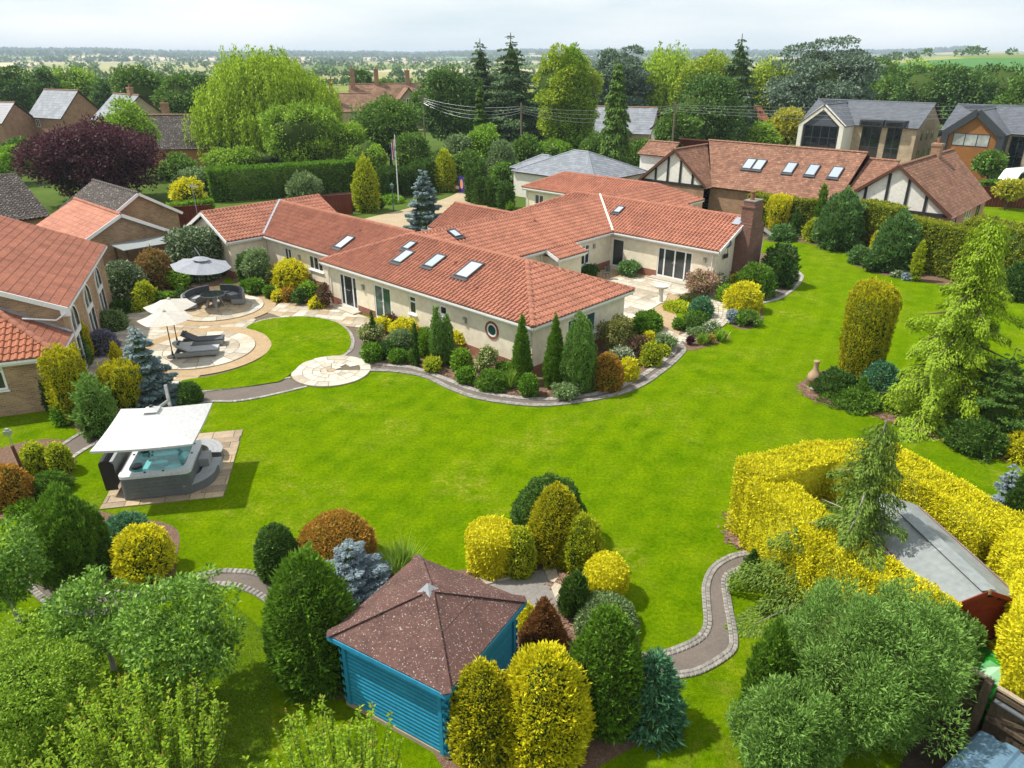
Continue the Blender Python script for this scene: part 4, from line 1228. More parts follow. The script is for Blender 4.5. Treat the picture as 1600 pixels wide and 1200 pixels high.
leaf('lf_tree_dark', [(0.043, 0.108, 0.020), (0.087, 0.182, 0.030), (0.139, 0.243, 0.040)], trans=0.25)
leaf('lf_tree_lime', [(0.209, 0.314, 0.019), (0.314, 0.417, 0.024), (0.403, 0.492, 0.032)], trans=0.35)
leaf('lf_tree_yellow', [(0.390, 0.390, 0.024), (0.546, 0.494, 0.036), (0.260, 0.325, 0.024)], trans=0.3)
leaf('lf_conifer_far', [(0.047, 0.101, 0.036), (0.084, 0.158, 0.053), (0.131, 0.211, 0.068)], trans=0.2)
leaf('lf_cedar', [(0.097, 0.150, 0.098), (0.150, 0.220, 0.143), (0.211, 0.290, 0.188)], trans=0.2)
leaf('lf_grass', [(0.156, 0.286, 0.024), (0.221, 0.364, 0.036), (0.286, 0.390, 0.060)], trans=0.3)
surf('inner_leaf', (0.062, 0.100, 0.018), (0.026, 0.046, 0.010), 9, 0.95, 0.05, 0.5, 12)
leaf('lf_weeping', [(0.089, 0.158, 0.020), (0.149, 0.242, 0.029), (0.225, 0.329, 0.045)])
leaf('lf_hedge_olive', [(0.098, 0.176, 0.013), (0.169, 0.247, 0.015), (0.312, 0.338, 0.018)], tip=(0.312, 0.338, 0.022))
surf('twigs', (0.045, 0.042, 0.022), (0.022, 0.024, 0.012), 6, 0.95, 0.05)
surf('bark', (0.13, 0.10, 0.075), (0.07, 0.055, 0.042), 5, 0.95, 0.05, 0.5, 30)
surf('bark_grey', (0.34, 0.31, 0.27), (0.2, 0.18, 0.155), 5, 0.95, 0.05, 0.5, 30)

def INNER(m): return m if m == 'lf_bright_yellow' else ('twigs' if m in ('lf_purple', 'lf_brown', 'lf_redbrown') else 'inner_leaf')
def unit(a): return a / np.maximum(np.linalg.norm(a, axis=-1, keepdims=True), 1e-9)

class Waves:
    """cheap smooth 3-D noise: a few sine waves"""
    def __init__(s, rng, n=7):
        s.k = rng.normal(0, 1, (n, 3)); s.k = s.k / np.linalg.norm(s.k, axis=1, keepdims=True) * rng.uniform(0.6, 1.8, (n, 1))
        s.p = rng.uniform(0, 6.28, n); s.a = 1 / np.sqrt(n)
    def __call__(s, P): return np.sin(P @ s.k.T * 2.2 + s.p).sum(1) * s.a

PROFILES = {
    'ball': [(0, 0.30), (0.04, 0.55), (0.12, 0.74), (0.25, 0.90), (0.42, 1.0), (0.6, 0.98), (0.75, 0.87), (0.87, 0.67), (0.95, 0.42), (1, 0.0)],
    'dome': [(0, 0.86), (0.12, 0.97), (0.3, 1.0), (0.5, 0.95), (0.68, 0.82), (0.82, 0.64), (0.93, 0.38), (1, 0.0)],
    'block': [(0, 0.92), (0.1, 0.98), (0.5, 1.0), (0.8, 0.97), (0.92, 0.86), (0.98, 0.6), (1, 0.0)],
    'egg': [(0, 0.70), (0.1, 0.88), (0.3, 1.0), (0.5, 0.93), (0.68, 0.76), (0.83, 0.52), (0.94, 0.27), (1, 0.0)],
    'cone': [(0, 0.78), (0.08, 0.95), (0.2, 1.0), (0.4, 0.82), (0.6, 0.58), (0.8, 0.31), (0.93, 0.13), (1, 0.0)],
    'col': [(0, 0.66), (0.15, 0.80), (0.45, 0.94), (0.75, 1.0), (0.88, 0.93), (0.96, 0.7), (1, 0.0)],
    'colround': [(0, 0.85), (0.2, 0.97), (0.5, 1.0), (0.75, 0.95), (0.9, 0.72), (0.97, 0.42), (1, 0.0)],
    'pencil': [(0, 0.7), (0.15, 0.95), (0.45, 1.0), (0.75, 0.72), (0.92, 0.36), (1, 0.0)],
    'vase': [(0, 0.45), (0.2, 0.62), (0.5, 0.86), (0.75, 1.0), (0.9, 0.9), (0.97, 0.6), (1, 0.0)],
    'spread': [(0, 1.0), (0.25, 0.97), (0.5, 0.82), (0.75, 0.58), (0.92, 0.3), (1, 0.0)],
}

def leaf_mesh(name, pos, dr, nm, ln, wd, mats, core=None, bend=0.12, narrow=0.5):
    """one diamond-shaped leaf per point, plus an optional inner body (verts, faces) in the last material"""
    dr = unit(dr); side = unit(np.cross(dr, nm)); up = unit(np.cross(side, dr))
    ln = np.broadcast_to(np.asarray(ln, float), (len(pos),))[:, None]; wd = np.broadcast_to(np.asarray(wd, float), (len(pos),))[:, None]
    mid = pos + dr * ln * narrow + up * ln * bend
    v = np.stack([pos, mid - side * wd * 0.5, pos + dr * ln, mid + side * wd * 0.5], 1).reshape(-1, 3)
    n = len(pos)
    tip = np.tile(np.array([0.0, 0.5, 1.0, 0.5]), n)
    nq = n
    faces_v = np.arange(4 * n)
    cv = np.zeros((0, 3)); cf = []
    if core is not None: cv, cf = core
    me = bpy.data.meshes.new(name)
    me.vertices.add(len(v) + len(cv))
    me.vertices.foreach_set('co', np.concatenate([v, cv]).astype(np.float32).ravel())
    loops = np.concatenate([faces_v] + ([np.asarray(cf).ravel() + 4 * n] if len(cf) else []))
    me.loops.add(len(loops)); me.loops.foreach_set('vertex_index', loops.astype(np.int32))
    nf = n + len(cf)
    me.polygons.add(nf)
    me.polygons.foreach_set('loop_start', (np.arange(nf) * 4).astype(np.int32))
    for m in mats: me.materials.append(M(m))
    mi = np.zeros(nf, np.int32); mi[n:] = len(mats) - 1
    me.polygons.foreach_set('material_index', mi)
    at = me.attributes.new('tip', 'FLOAT', 'POINT')
    at.data.foreach_set('value', np.concatenate([tip, np.zeros(len(cv))]).astype(np.float32))
    me.update(calc_edges=True)
    return me

def grid_faces(nt_, nz):
    f = []
    for j in range(nz - 1):
        for i in range(nt_):
            k = (i + 1) % nt_
            f.append((j*nt_ + i, j*nt_ + k, (j+1)*nt_ + k, (j+1)*nt_ + i))
    return f

def leaf_size(x, y, z, base):
    d = math.sqrt(x*x + y*y + (13 - z)**2)
    px = d / 723
    return max(base, 2.5 * px), px

def rev_body(w, h, prof, n, ln, wd, rng, lump=0.05, lf=3.0, anis=1.0, mixd=(1, 0.35, 0.6), core=0.88, d=None, inset=0.12, nran=0.5):
    """leaves over a lumpy body of revolution; returns arrays and the inner body"""
    d = d or w
    z_ = np.array([p[0] for p in PROFILES[prof]]); r_ = np.array([p[1] for p in PROFILES[prof]])
    tt = np.linspace(0, 1, 60)
    zz = np.interp(tt, np.linspace(0, 1, len(z_)), z_); rr = np.interp(tt, np.linspace(0, 1, len(z_)), r_)
    ds = np.hypot(np.diff(zz) * h, np.diff(rr) * w / 2); ar = ds * (rr[1:] + rr[:-1]) * 0.5 * math.pi * w + 1e-9
    cum = np.concatenate([[0], np.cumsum(ar)]); cum /= cum[-1]
    t = np.interp(rng.random(n), cum, np.linspace(0, 1, 60))
    th = rng.random(n) * 2 * math.pi
    W_ = Waves(rng); W2 = Waves(rng); W3 = Waves(rng, 12)
    def surf_pt(t, th):
        z = np.interp(t, np.linspace(0, 1, 60), zz); r = np.interp(t, np.linspace(0, 1, 60), rr)
        p = np.stack([np.cos(th) * r * w / 2, np.sin(th) * r * d / 2, z * h], 1)
        q = p * np.array([1, 1, anis]) * lf / max(w, 0.3)
        k = 1 + lump * (W_(q * 1.0) + 0.6 * W2(q * 2.3))
        c = np.array([0, 0, h * 0.45])
        p2 = p.copy(); p2[:, :2] *= k[:, None]; p2[:, 2] = np.maximum(0.0, c[2] + (p[:, 2] - c[2]) * (1 + (k - 1) * 0.6))
        return p2
    p = surf_pt(t, th)
    dz = np.gradient(zz * h); drr = np.gradient(rr * w / 2)
    nr = np.interp(t, np.linspace(0, 1, 60), dz); nz = -np.interp(t, np.linspace(0, 1, 60), drr)
    N = unit(np.stack([np.cos(th) * nr, np.sin(th) * nr, nz], 1))
    p = p * np.array([1, 1, 1]) - N * (rng.random(n) ** 2 * inset * w * 0.5)[:, None] - N * (ln * 0.35)
    gr = ln * 0.32 * W3(p * (1.1 / ln))
    p = p + N * gr[:, None]
    p[:, 2] = np.maximum(p[:, 2], 0.01)
    dr = N * mixd[0] + np.array([0, 0, 1]) * mixd[1] + rng.normal(0, 1, (n, 3)) * mixd[2]
    nm = N + rng.normal(0, nran, (n, 3))
    L = ln * rng.uniform(0.7, 1.25, n) * np.where(rng.random(n) < 0.07, 1.7, 1.0); Wd = wd * rng.uniform(0.75, 1.25, n)
    cb = None
    if core:
        gt, gz = 16, 12
        T, Z = np.meshgrid(np.linspace(0, 1, gz), np.linspace(0, 2*math.pi, gt, endpoint=False), indexing='ij')
        cp = surf_pt(T.ravel(), Z.ravel())
        cp[:, :2] *= core; cp[:, 2] *= core
        cb = (cp, grid_faces(gt, gz))
    return p, dr, nm, L, Wd, cb

def clump_body(w, d, h, z0, K, n, ln, wd, rng, rc=0.24, droop=0.1, flat=0.8, shell=0.55, shape='dome', core=0.55, nran=0.6):
    """leaves in K separate clumps filling a crown from z0 to h"""
    c = []
    while len(c) < K:
        q = rng.uniform(-1, 1, 3)
        r = np.linalg.norm(q)
        if r > 1 or r < shell: continue
        if shape == 'dome' and q[2] < -0.75: continue
        c.append(q)
    c = np.array(c)
    sz = np.array([w / 2, d / 2, (h - z0) / 2])
    rcs = rng.uniform(0.75, 1.3, K) * rc * min(w, d, (h - z0) * 1.3)
    lim = 1 - rcs[:, None] / sz[None] * 0.9
    cen = c * sz * np.clip(lim, 0.25, 1) * rng.uniform(0.86, 1.13, (K, 1)) + np.array([0, 0, (h + z0) / 2])
    wgt = rcs ** 2; wgt = wgt / wgt.sum()
    k = rng.choice(K, n, p=wgt)
    v = unit(rng.normal(0, 1, (n, 3)))
    out = unit(c[k] + np.array([0, 0, 0.35]))
    flip = (v * out).sum(1) < -0.35
    v[flip] *= -1
    ex = np.array([1, 1, flat])
    lobes = np.sin(v[:, 0] * 5 + k * 1.7) + np.sin(v[:, 1] * 6 + k * 2.3) + np.sin(v[:, 2] * 5 + k)
    p = cen[k] + v * ex * (rcs[k] * (0.62 + 0.13 * lobes + 0.5 * rng.random(n) ** 0.8))[:, None]
    p[:, 2] = np.maximum(p[:, 2], 0.03)
    dr = v + rng.normal(0, 0.6, (n, 3)) - np.array([0, 0, droop])
    nm = v * 0.8 + np.array([0, 0, 0.5]) + rng.normal(0, nran, (n, 3))
    L = ln * rng.uniform(0.7, 1.25, n); Wd = wd * rng.uniform(0.75, 1.25, n)
    cb = None
    if core:
        gt, gz = 12, 9
        T, Z = np.meshgrid(np.linspace(0.02, math.pi - 0.02, gz), np.linspace(0, 2*math.pi, gt, endpoint=False), indexing='ij')
        T = T.ravel(); Z = Z.ravel()
        wv = 1 + 0.12 * np.sin(3 * Z + 2 * T) + 0.1 * np.sin(5 * T + Z)
        cp = np.stack([np.sin(T) * np.cos(Z) * w/2 * core * wv, np.sin(T) * np.sin(Z) * d/2 * core * wv, (h + z0)/2 - np.cos(T) * (h - z0)/2 * core * wv], 1)
        cb = (cp, grid_faces(gt, gz))
    return p, dr, nm, L, Wd, cb, cen, rcs

KIND = {
    # profile, leaf length, width/length, cover, lump, lump freq, anis, leaf direction mix, core
    'ball':   dict(prof='ball', base=0.05, asp=0.55, cov=2.0, lump=0.020, lf=4, anis=1, mixd=(0.8, 0.3, 0.8)),
    'dome':   dict(prof='dome', base=0.055, asp=0.55, cov=2.0, lump=0.045, lf=4, anis=1, mixd=(0.9, 0.3, 0.7)),
    'block':  dict(prof='block', base=0.06, asp=0.55, cov=2.0, lump=0.04, lf=5, anis=1, mixd=(0.9, 0.2, 0.8)),
    'rough':  dict(prof='dome', base=0.075, asp=0.5, cov=2.0, lump=0.11, lf=6, anis=1, mixd=(1.0, 0.4, 0.6), core=0.8),
    'egg':    dict(prof='egg', base=0.085, asp=0.42, cov=2.2, lump=0.045, lf=7, anis=0.6, mixd=(1.0, 0.8, 0.5), core=0.85),
    'cone':   dict(prof='cone', base=0.08, asp=0.42, cov=2.2, lump=0.045, lf=6, anis=0.5, mixd=(0.9, 1.0, 0.45), core=0.82),
    'col':    dict(prof='col', base=0.10, asp=0.40, cov=2.2, lump=0.085, lf=10, anis=0.16, mixd=(0.6, 1.4, 0.4), core=0.8),
    'colround': dict(prof='colround', base=0.07, asp=0.45, cov=2.0, lump=0.03, lf=6, anis=0.5, mixd=(0.9, 0.7, 0.5), core=0.86),
    'pencil': dict(prof='pencil', base=0.08, asp=0.40, cov=2.4, lump=0.06, lf=6, anis=0.3, mixd=(0.6, 1.2, 0.4), core=0.8),
    'flame':  dict(prof='egg', base=0.11, asp=0.36, cov=2.3, lump=0.13, lf=8, anis=0.22, mixd=(0.6, 1.4, 0.45), core=0.74),
    'vase':   dict(prof='vase', base=0.09, asp=0.4, cov=2.2, lump=0.13, lf=9, anis=0.2, mixd=(0.7, 1.2, 0.5), core=0.76),
    'spread': dict(prof='spread', base=0.10, asp=0.32, cov=2.2, lump=0.14, lf=7, anis=1.0, mixd=(1.1, 0.15, 0.55), core=0.75),
    'needle': dict(prof='egg', base=0.14, asp=0.16, cov=1.7, lump=0.16, lf=7, anis=0.7, mixd=(1.1, 0.6, 0.6), core=0.72),
}

SEEDN = [100]
def shrub(kind, x, y, w, h, mat, label, cat='shrub', name='shrub', group=None, d=None, rz=None, z=0.0, **kw):
    """one free-standing shrub or clipped conifer"""
    SEEDN[0] += 1
    rng = np.random.default_rng(SEEDN[0])
    if kind in KIND:
        k = dict(KIND[kind]); k.update(kw)
        ln, px = leaf_size(x, y, h * 0.6, k['base']); wd = max(ln * k['asp'], 1.15 * px)
        A = math.pi * w * h * 0.85 + w * w * 0.4
        n = int(min(26000, max(500, k['cov'] * A / (0.5 * ln * wd))))
        p, dr, nm, L, Wd, cb = rev_body(w, h, k['prof'], n, ln, wd, rng, k['lump'], k['lf'], k['anis'], k['mixd'], k.get('core', 0.88), d)
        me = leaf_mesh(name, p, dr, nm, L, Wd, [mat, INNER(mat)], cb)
    elif kind in ('loose', 'airy'):
        base = kw.get('base', 0.085)
        ln, px = leaf_size(x, y, h * 0.6, base); wd = max(ln * kw.get('asp', 0.5), 1.15 * px)
        A = math.pi * w * h * 0.9 + w * w * 0.5
        n = int(min(48000, max(500, kw.get('cov', 2.4 if kind == 'loose' else 1.1) * A / (0.5 * ln * wd))))
        K = kw.get('K', 14 if kind == 'loose' else 22)
        p, dr, nm, L, Wd, cb, cen, rc = clump_body(w, d or w, h, 0.02, K, n, ln, wd, rng, kw.get('rc', 0.27 if kind == 'loose' else 0.17), flat=kw.get('flat', 0.8), droop=kw.get('droop', 0.1), core=kw.get('core', 0.66 if kind == 'loose' else 0.3), shell=0.35)
        me = leaf_mesh(name, p, dr, nm, L, Wd, [mat, INNER(mat)], cb)
    elif kind == 'tuft':
        n = kw.get('n', 260)
        ln = h * rng.uniform(0.6, 1.1, n)
        a = rng.random(n) * 6.28; lean = rng.uniform(0.1, 0.8, n)
        dr = np.stack([np.cos(a) * lean, np.sin(a) * lean, np.ones(n)], 1)
        p = np.stack([rng.normal(0, w * 0.16, n), rng.normal(0, w * 0.16, n), np.zeros(n)], 1)
        wd = max(0.02, 1.2 * math.hypot(x, y) / 723)
        me = leaf_mesh(name, p, dr, np.stack([np.cos(a), np.sin(a), 0.3 * np.ones(n)], 1), ln, wd, [mat], None, bend=-0.06)
    o = obj(name, me, None, (x, y, z), (rng.random() * 6.28 if (d is None) else 0) if rz is None else rz)
    return tag(o, label, cat, group)

def hedge(pts, width, height, mat, label, name='hedge', base=0.07, asp=0.5, cov=2.4, rough=0.06, group=None, mixd=(0.9, 0.35, 0.7), top=None, round_=0.10, parts=None):
    """clipped hedge along a line"""
    SEEDN[0] += 1
    rng = np.random.default_rng(SEEDN[0])
    Pn, Dn, Nn = [], [], []
    cv, cf = [], []
    W_ = Waves(rng); W2 = Waves(rng)
    cx = sum(p[0] for p in pts) / len(pts); cy = sum(p[1] for p in pts) / len(pts)
    ln, px = leaf_size(cx, cy, height, base); wd = max(ln * asp, 1.15 * px)
    for i, (a, b) in enumerate(zip(pts, pts[1:])):
        a = np.array(a, float); b = np.array(b, float)
        d = b - a; L = np.linalg.norm(d); d /= L; nrm = np.array([-d[1], d[0]])
        e0 = width / 2 if i == 0 else width * 0.35; e1 = width / 2 if i == len(pts) - 2 else width * 0.35
        Lx = L + e0 + e1
        A = [Lx * width, Lx * height, Lx * height, width * height, width * height]
        n = int(cov * sum(A) / (0.5 * ln * wd)); n = min(n, 45000)
        f = rng.choice(5, n, p=np.array(A) / sum(A))
        s = rng.random(n) * Lx - e0; q = (rng.random(n) - 0.5) * width; z = rng.random(n) * height
        N = np.zeros((n, 3))
        q = np.where(f == 1, width / 2, np.where(f == 2, -width / 2, q)); z = np.where(f == 0, height, z)
        s = np.where(f == 3, L + e1, np.where(f == 4, -e0, s))
        nx = np.zeros(n); nq = np.where(f == 1, 1.0, np.where(f == 2, -1.0, 0)); nz = (f == 0) * 1.0
        nx = np.where(f == 3, 1.0, np.where(f == 4, -1.0, 0.0))
        # softened edges
        tz = np.clip((z - (height - round_ * 2)) / (round_ * 2), 0, 1)
        q = np.where((f == 1) | (f == 2), q * (1 - 0.10 * tz ** 2), q)
        N3 = np.stack([d[0] * nx + nrm[0] * nq, d[1] * nx + nrm[1] * nq, nz], 1)
        p = np.stack([a[0] + d[0] * s + nrm[0] * q, a[1] + d[1] * s + nrm[1] * q, z], 1)
        k = rough * (W_(p * 1.3) + 0.7 * W2(p * 3.7))
        p = p + N3 * (k - ln * 0.35 - rng.random(n) ** 2 * 0.12)[:, None]
        p[:, 2] = np.maximum(p[:, 2], 0.01)
        Pn.append(p); Nn.append(N3)
        hw = width / 2 - 0.09; zt = height - 0.1
        c0 = a - d * (e0 - 0.1); c1 = b + d * (e1 - 0.1)
        cor = [c0 - nrm*hw, c1 - nrm*hw, c1 + nrm*hw, c0 + nrm*hw]
        o_ = len(cv)
        cv += [(*c, 0.0) for c in cor] + [(*c, zt) for c in cor]
        cf += [(o_+4, o_+5, o_+6, o_+7), (o_, o_+1, o_+5, o_+4), (o_+1, o_+2, o_+6, o_+5), (o_+2, o_+3, o_+7, o_+6), (o_+3, o_, o_+4, o_+7)]
    p = np.concatenate(Pn); N3 = np.concatenate(Nn); n = len(p)
    o3 = np.array([cx, cy, 0])
    dr = N3 * mixd[0] + np.array([0, 0, 1.0]) * mixd[1] + rng.normal(0, 1, (n, 3)) * mixd[2]
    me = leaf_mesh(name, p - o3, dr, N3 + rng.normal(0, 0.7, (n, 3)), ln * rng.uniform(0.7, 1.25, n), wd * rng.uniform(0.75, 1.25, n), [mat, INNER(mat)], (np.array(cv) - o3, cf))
    return tag(obj(name, me, None, (cx, cy, 0)), label, 'hedge', group)

def limbs(mb, h0, targets, r0, rng, base=(0, 0, 0), n=7):
    """tapered trunk with limbs to the given points"""
    b = Vector(base)
    top = max(t[2] for t in targets) if len(targets) else h0 * 1.5
    lean = Vector((rng.normal(0, 0.04), rng.normal(0, 0.04), 0)) * h0
    fork = b + Vector((lean.x, lean.y, h0))
    mb.tube([b, b + (fork - b) * 0.5 + Vector((rng.normal(0, 0.03), rng.normal(0, 0.03), 0)) * h0, fork, Vector((fork.x, fork.y, (h0 + top) / 2))], [r0 * 1.25, r0, r0 * 0.8, r0 * 0.35], n)
    for t in targets:
        t = Vector(t)
        s = Vector((fork.x, fork.y, h0 * rng.uniform(0.75, 1.15)))
        m = s + (t - s) * 0.5 + Vector((0, 0, (t - s).length * 0.12))
        mb.tube([s, m, t], [r0 * 0.45, r0 * 0.27, r0 * 0.08], 5, cap=False)

def broad_tree(x, y, w, h, mat, label, name='broadleaf_tree', z0=None, K=34, rc=0.2, cov=1.5, d=None, group=None, base=0.12, asp=0.55, bark='bark', shell=0.5, droop=0.1, gz=0.0, core=0.5, cat='tree', shape='dome', nlimb=10, flat=0.8):
    SEEDN[0] += 1
    rng = np.random.default_rng(SEEDN[0])
    z0 = h * 0.22 if z0 is None else z0
    ln, px = leaf_size(x, y, h * 0.6, base); wd = max(ln * asp, 1.2 * px)
    A = math.pi * w * (h - z0) * 1.25
    n = int(min(30000, max(900, cov * A / (0.5 * ln * wd))))
    p, dr, nm, L, Wd, cb, cen, rcs = clump_body(w, d or w, h, z0, K, n, ln, wd, rng, rc, droop, flat, shell, shape, core)
    t = thing(name, label, cat, (x, y, gz), 0, group)
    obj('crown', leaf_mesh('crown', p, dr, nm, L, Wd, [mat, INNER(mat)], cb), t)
    mb = MB(); sel = cen[rng.choice(len(cen), min(nlimb, len(cen)), replace=False)]
    limbs(mb, max(z0 * 0.9, h * 0.15), sel, max(0.05, h * 0.022), rng)
    mb.build('trunk', bark, t)
    return t

def tier_tree(x, y, w, h, mat, label, name='conifer', tiers=16, per=9, droop=0.25, upturn=0.0, cov=1.6, base=0.12, asp=0.28, hang=0.3, prof=1.0, z0=0.04, spray=0.3, group=None, gz=0.0, core=0.35, bark='bark', top=0.03, jit=0.18, cat='tree', lean=None, lmax=30000, flatness=0.35, mane=None):
    """conifer built of whorls of branches carrying leafy sprays"""
    SEEDN[0] += 1
    rng = np.random.default_rng(SEEDN[0])
    ln, px = leaf_size(x, y, h * 0.5, base); wd = max(ln * asp, 1.15 * px)
    mb = MB()
    lx, ly = lean or (0, 0)
    mb.tube([(0, 0, 0), (lx * 0.4, ly * 0.4, h * 0.5), (lx, ly, h)], [max(0.04, h * 0.022), h * 0.013, h * 0.003], 7)
    B = []
    for k in range(tiers):
        f = (k + 0.5) / tiers
        z = h * (z0 + (1 - z0 - 0.03) * f)
        R = w / 2 * (1 - f) ** prof + w * top
        m = max(4, int(per * (0.45 + 0.55 * (1 - f))))
        off = rng.random() * 6.28
        for j in range(m):
            B.append((off + 2*math.pi*j/m + rng.normal(0, 0.18), z + rng.normal(0, h / tiers * 0.35), R * rng.uniform(1 - jit * 1.6, 1 + jit), f))
    B = np.array(B)
    wgt = B[:, 2] ** 1.5; wgt /= wgt.sum()
    A = (B[:, 2] ** 2 * spray * 1.5).sum()
    n = int(min(lmax, max(1200, cov * A * 2 / (0.5 * ln * wd))))
    k = rng.choice(len(B), n, p=wgt)
    s = rng.random(n) ** 0.65
    a = B[k, 0]; R = B[k, 2]
    lat = rng.uniform(-1, 1, n) * spray * R * (1.05 - s) ** 0.7
    ca, sa = np.cos(a), np.sin(a)
    drop = -droop * R * s ** 1.6 + upturn * R * s ** 3
    zz = B[k, 1] + drop - np.abs(lat) * hang * 0.6 - rng.random(n) * hang * 0.25 * R + rng.normal(0, 0.02, n) * R
    px_ = ca * R * s - sa * lat + lx * zz / h; py_ = sa * R * s + ca * lat + ly * zz / h
    p = np.stack([px_, py_, np.maximum(zz, 0.03)], 1)
    sl = np.sign(lat) * 0.8
    dr = np.stack([ca * 1.0 - sa * sl, sa * 1.0 + ca * sl, -droop * 1.2 - hang * 1.6 * np.ones(n) * rng.random(n) + upturn * s * 2], 1) + rng.normal(0, 0.3, (n, 3))
    nm = np.stack([ca * 0.5, sa * 0.5, np.ones(n)], 1) + rng.normal(0, flatness, (n, 3))
    if mane:
        f0, r0, m_ = mane
        f = f0 + (1 - f0) * rng.random(m_); a = rng.random(m_) * 6.28; r = r0 * np.sqrt(rng.random(m_)) * (0.35 + 1.1 * np.sin(np.clip(f - f0, 0, 1) / (1 - f0) * 2.6)) * (1 + 0.35 * np.sin(3 * a + 14 * f))
        q = np.stack([np.cos(a) * r + lx * f, np.sin(a) * r + ly * f, h * f - r * 0.8], 1)
        p = np.concatenate([p, q]); n = n + m_
        dr = np.concatenate([dr, np.stack([np.cos(a) * 0.4, np.sin(a) * 0.4, -np.ones(m_)], 1) + rng.normal(0, 0.3, (m_, 3))])
        nm = np.concatenate([nm, np.stack([np.cos(a), np.sin(a), 0.3 * np.ones(m_)], 1) + rng.normal(0, 0.4, (m_, 3))])
    for b in B[::2]:
        if b[2] > 0.25 * w / 2:
            c_, s_ = math.cos(b[0]), math.sin(b[0]); R_ = b[2] * 0.85
            mb.tube([(lx*b[1]/h, ly*b[1]/h, b[1]), (c_*R_*0.5 + lx*b[1]/h, s_*R_*0.5 + ly*b[1]/h, b[1] - droop*R_*0.33), (c_*R_ + lx*b[1]/h, s_*R_ + ly*b[1]/h, b[1] - droop*R_*0.77 + upturn*R_*0.6)], [h*0.006 + 0.006, h*0.004 + 0.003, 0.004], 4, cap=False)
    cb = None
    if core:
        gt, gz_ = 10, 8
        T, Z = np.meshgrid(np.linspace(0, 1, gz_), np.linspace(0, 2*math.pi, gt, endpoint=False), indexing='ij')
        T = T.ravel(); Z = Z.ravel()
        rr = w/2 * core * (1 - T) ** prof * (1 + 0.15 * np.sin(3*Z + 9*T))
        zc = h * (z0 + (0.93 - z0) * T)
        cb = (np.stack([np.cos(Z)*rr + lx*zc/h, np.sin(Z)*rr + ly*zc/h, zc], 1), grid_faces(gt, gz_))
    t = thing(name, label, cat, (x, y, gz), 0, group)
    obj('crown', leaf_mesh('crown', p, dr, nm, ln * rng.uniform(0.7, 1.25, n), wd * rng.uniform(0.8, 1.25, n), [mat, INNER(mat)], cb), t)
    mb.build('trunk', bark, t)
    return t

def willow_tree(x, y, w, h, mat, label, name='willow_tree', strands=420, d=None, gz=0.0, z0=0.1, bark='bark', group=None, cov=1.0):
    """weeping crown: long hanging strands off a domed head"""
    SEEDN[0] += 1
    rng = np.random.default_rng(SEEDN[0])
    ln, px = leaf_size(x, y, h * 0.5, 0.16); wd = max(0.05, 1.2 * px)
    d = d or w
    pts, drs, nms = [], [], []
    W_ = Waves(rng)
    for i in range(strands):
        v = unit(rng.normal(0, 1, 3)); v[2] = abs(v[2])
        r = rng.uniform(0.55, 1.0) ** 0.5
        q = v * r
        bulge = 1 + 0.16 * W_((v * 2.6)[None])[0]
        top = np.array([q[0] * w/2 * 0.92 * bulge, q[1] * d/2 * 0.92 * bulge, h * (0.42 + 0.56 * q[2] * bulge / (1 + 0.08))])
        lo = h * z0 * rng.uniform(0.3, 3.0) if r > 0.85 else top[2] * rng.uniform(0.3, 0.7)
        Ls = min(top[2] - lo, h * rng.uniform(0.18, 0.5))
        if Ls < 0.3: continue
        m = max(6, int(cov * Ls / (ln * 0.3)))
        t = rng.random(m)
        outv = np.array([v[0], v[1], 0]); outv /= max(np.linalg.norm(outv), 1e-3)
        p = top + outv * (0.10 * Ls * np.sqrt(t))[:, None] - np.array([0, 0, 1.0]) * (Ls * t)[:, None] + rng.normal(0, ln * 0.45, (m, 3))
        pts.append(p); drs.append(np.array([0, 0, -1.0]) + outv * 0.2 + rng.normal(0, 0.35, (m, 3))); nms.append(outv + rng.normal(0, 0.6, (m, 3)))
    p = np.concatenate(pts); dr = np.concatenate(drs); nm = np.concatenate(nms); n = len(p)
    gt, gz_ = 14, 9
    T, Z = np.meshgrid(np.linspace(0.02, math.pi - 0.3, gz_), np.linspace(0, 2*math.pi, gt, endpoint=False), indexing='ij')
    T = T.ravel(); Z = Z.ravel()
    cb = (np.stack([np.sin(T)*np.cos(Z)*w/2*0.62, np.sin(T)*np.sin(Z)*d/2*0.62, h*0.45 + np.cos(T)*h*0.36], 1), grid_faces(gt, gz_))
    t = thing(name, label, 'tree', (x, y, gz), 0, group)
    obj('crown', leaf_mesh('crown', p, dr, nm, ln * rng.uniform(0.7, 1.3, n), wd * rng.uniform(0.8, 1.2, n), [mat, mat], cb), t)
    mb = MB(); limbs(mb, h * 0.3, [(w*0.2*math.cos(a), d*0.2*math.sin(a), h*0.75) for a in np.arange(6)], h * 0.03, rng)
    mb.build('trunk', bark, t)
    return t

# ================================================================ planting: bed in front of the house
BB = 'clipped box balls'
S = shrub
S('ball', -6.57, 31.34, 0.93, 0.91, 'lf_box', 'clipped box ball right beside the round stone circle', 'topiary', 'box_ball', BB)
S('ball', -5.33, 31.25, 0.87, 0.65, 'lf_box', 'low clipped box ball, second along the house path from the stone circle', 'topiary', 'box_ball', BB)
S('ball', -2.02, 28.93, 0.87, 0.73, 'lf_box', 'clipped box ball at the path edge left of the dark spreading shrub', 'topiary', 'box_ball', BB)
S('ball', 0.70, 27.62, 0.86, 0.97, 'lf_box', 'clipped box ball at the front corner of the house, under the cypress', 'topiary', 'box_ball', BB)
S('ball', -3.61, 30.19, 0.81, 0.70, 'lf_gold_green', 'gold-tipped clipped ball in front of the forked conifer', 'topiary', 'golden_ball', lump=0.05)
S('pencil', -6.84, 33.41, 0.22, 1.80, 'lf_dark', 'thin pencil cypress just right of the front doors', 'conifer', 'pencil_cypress', 'pencil cypresses by the front wall')
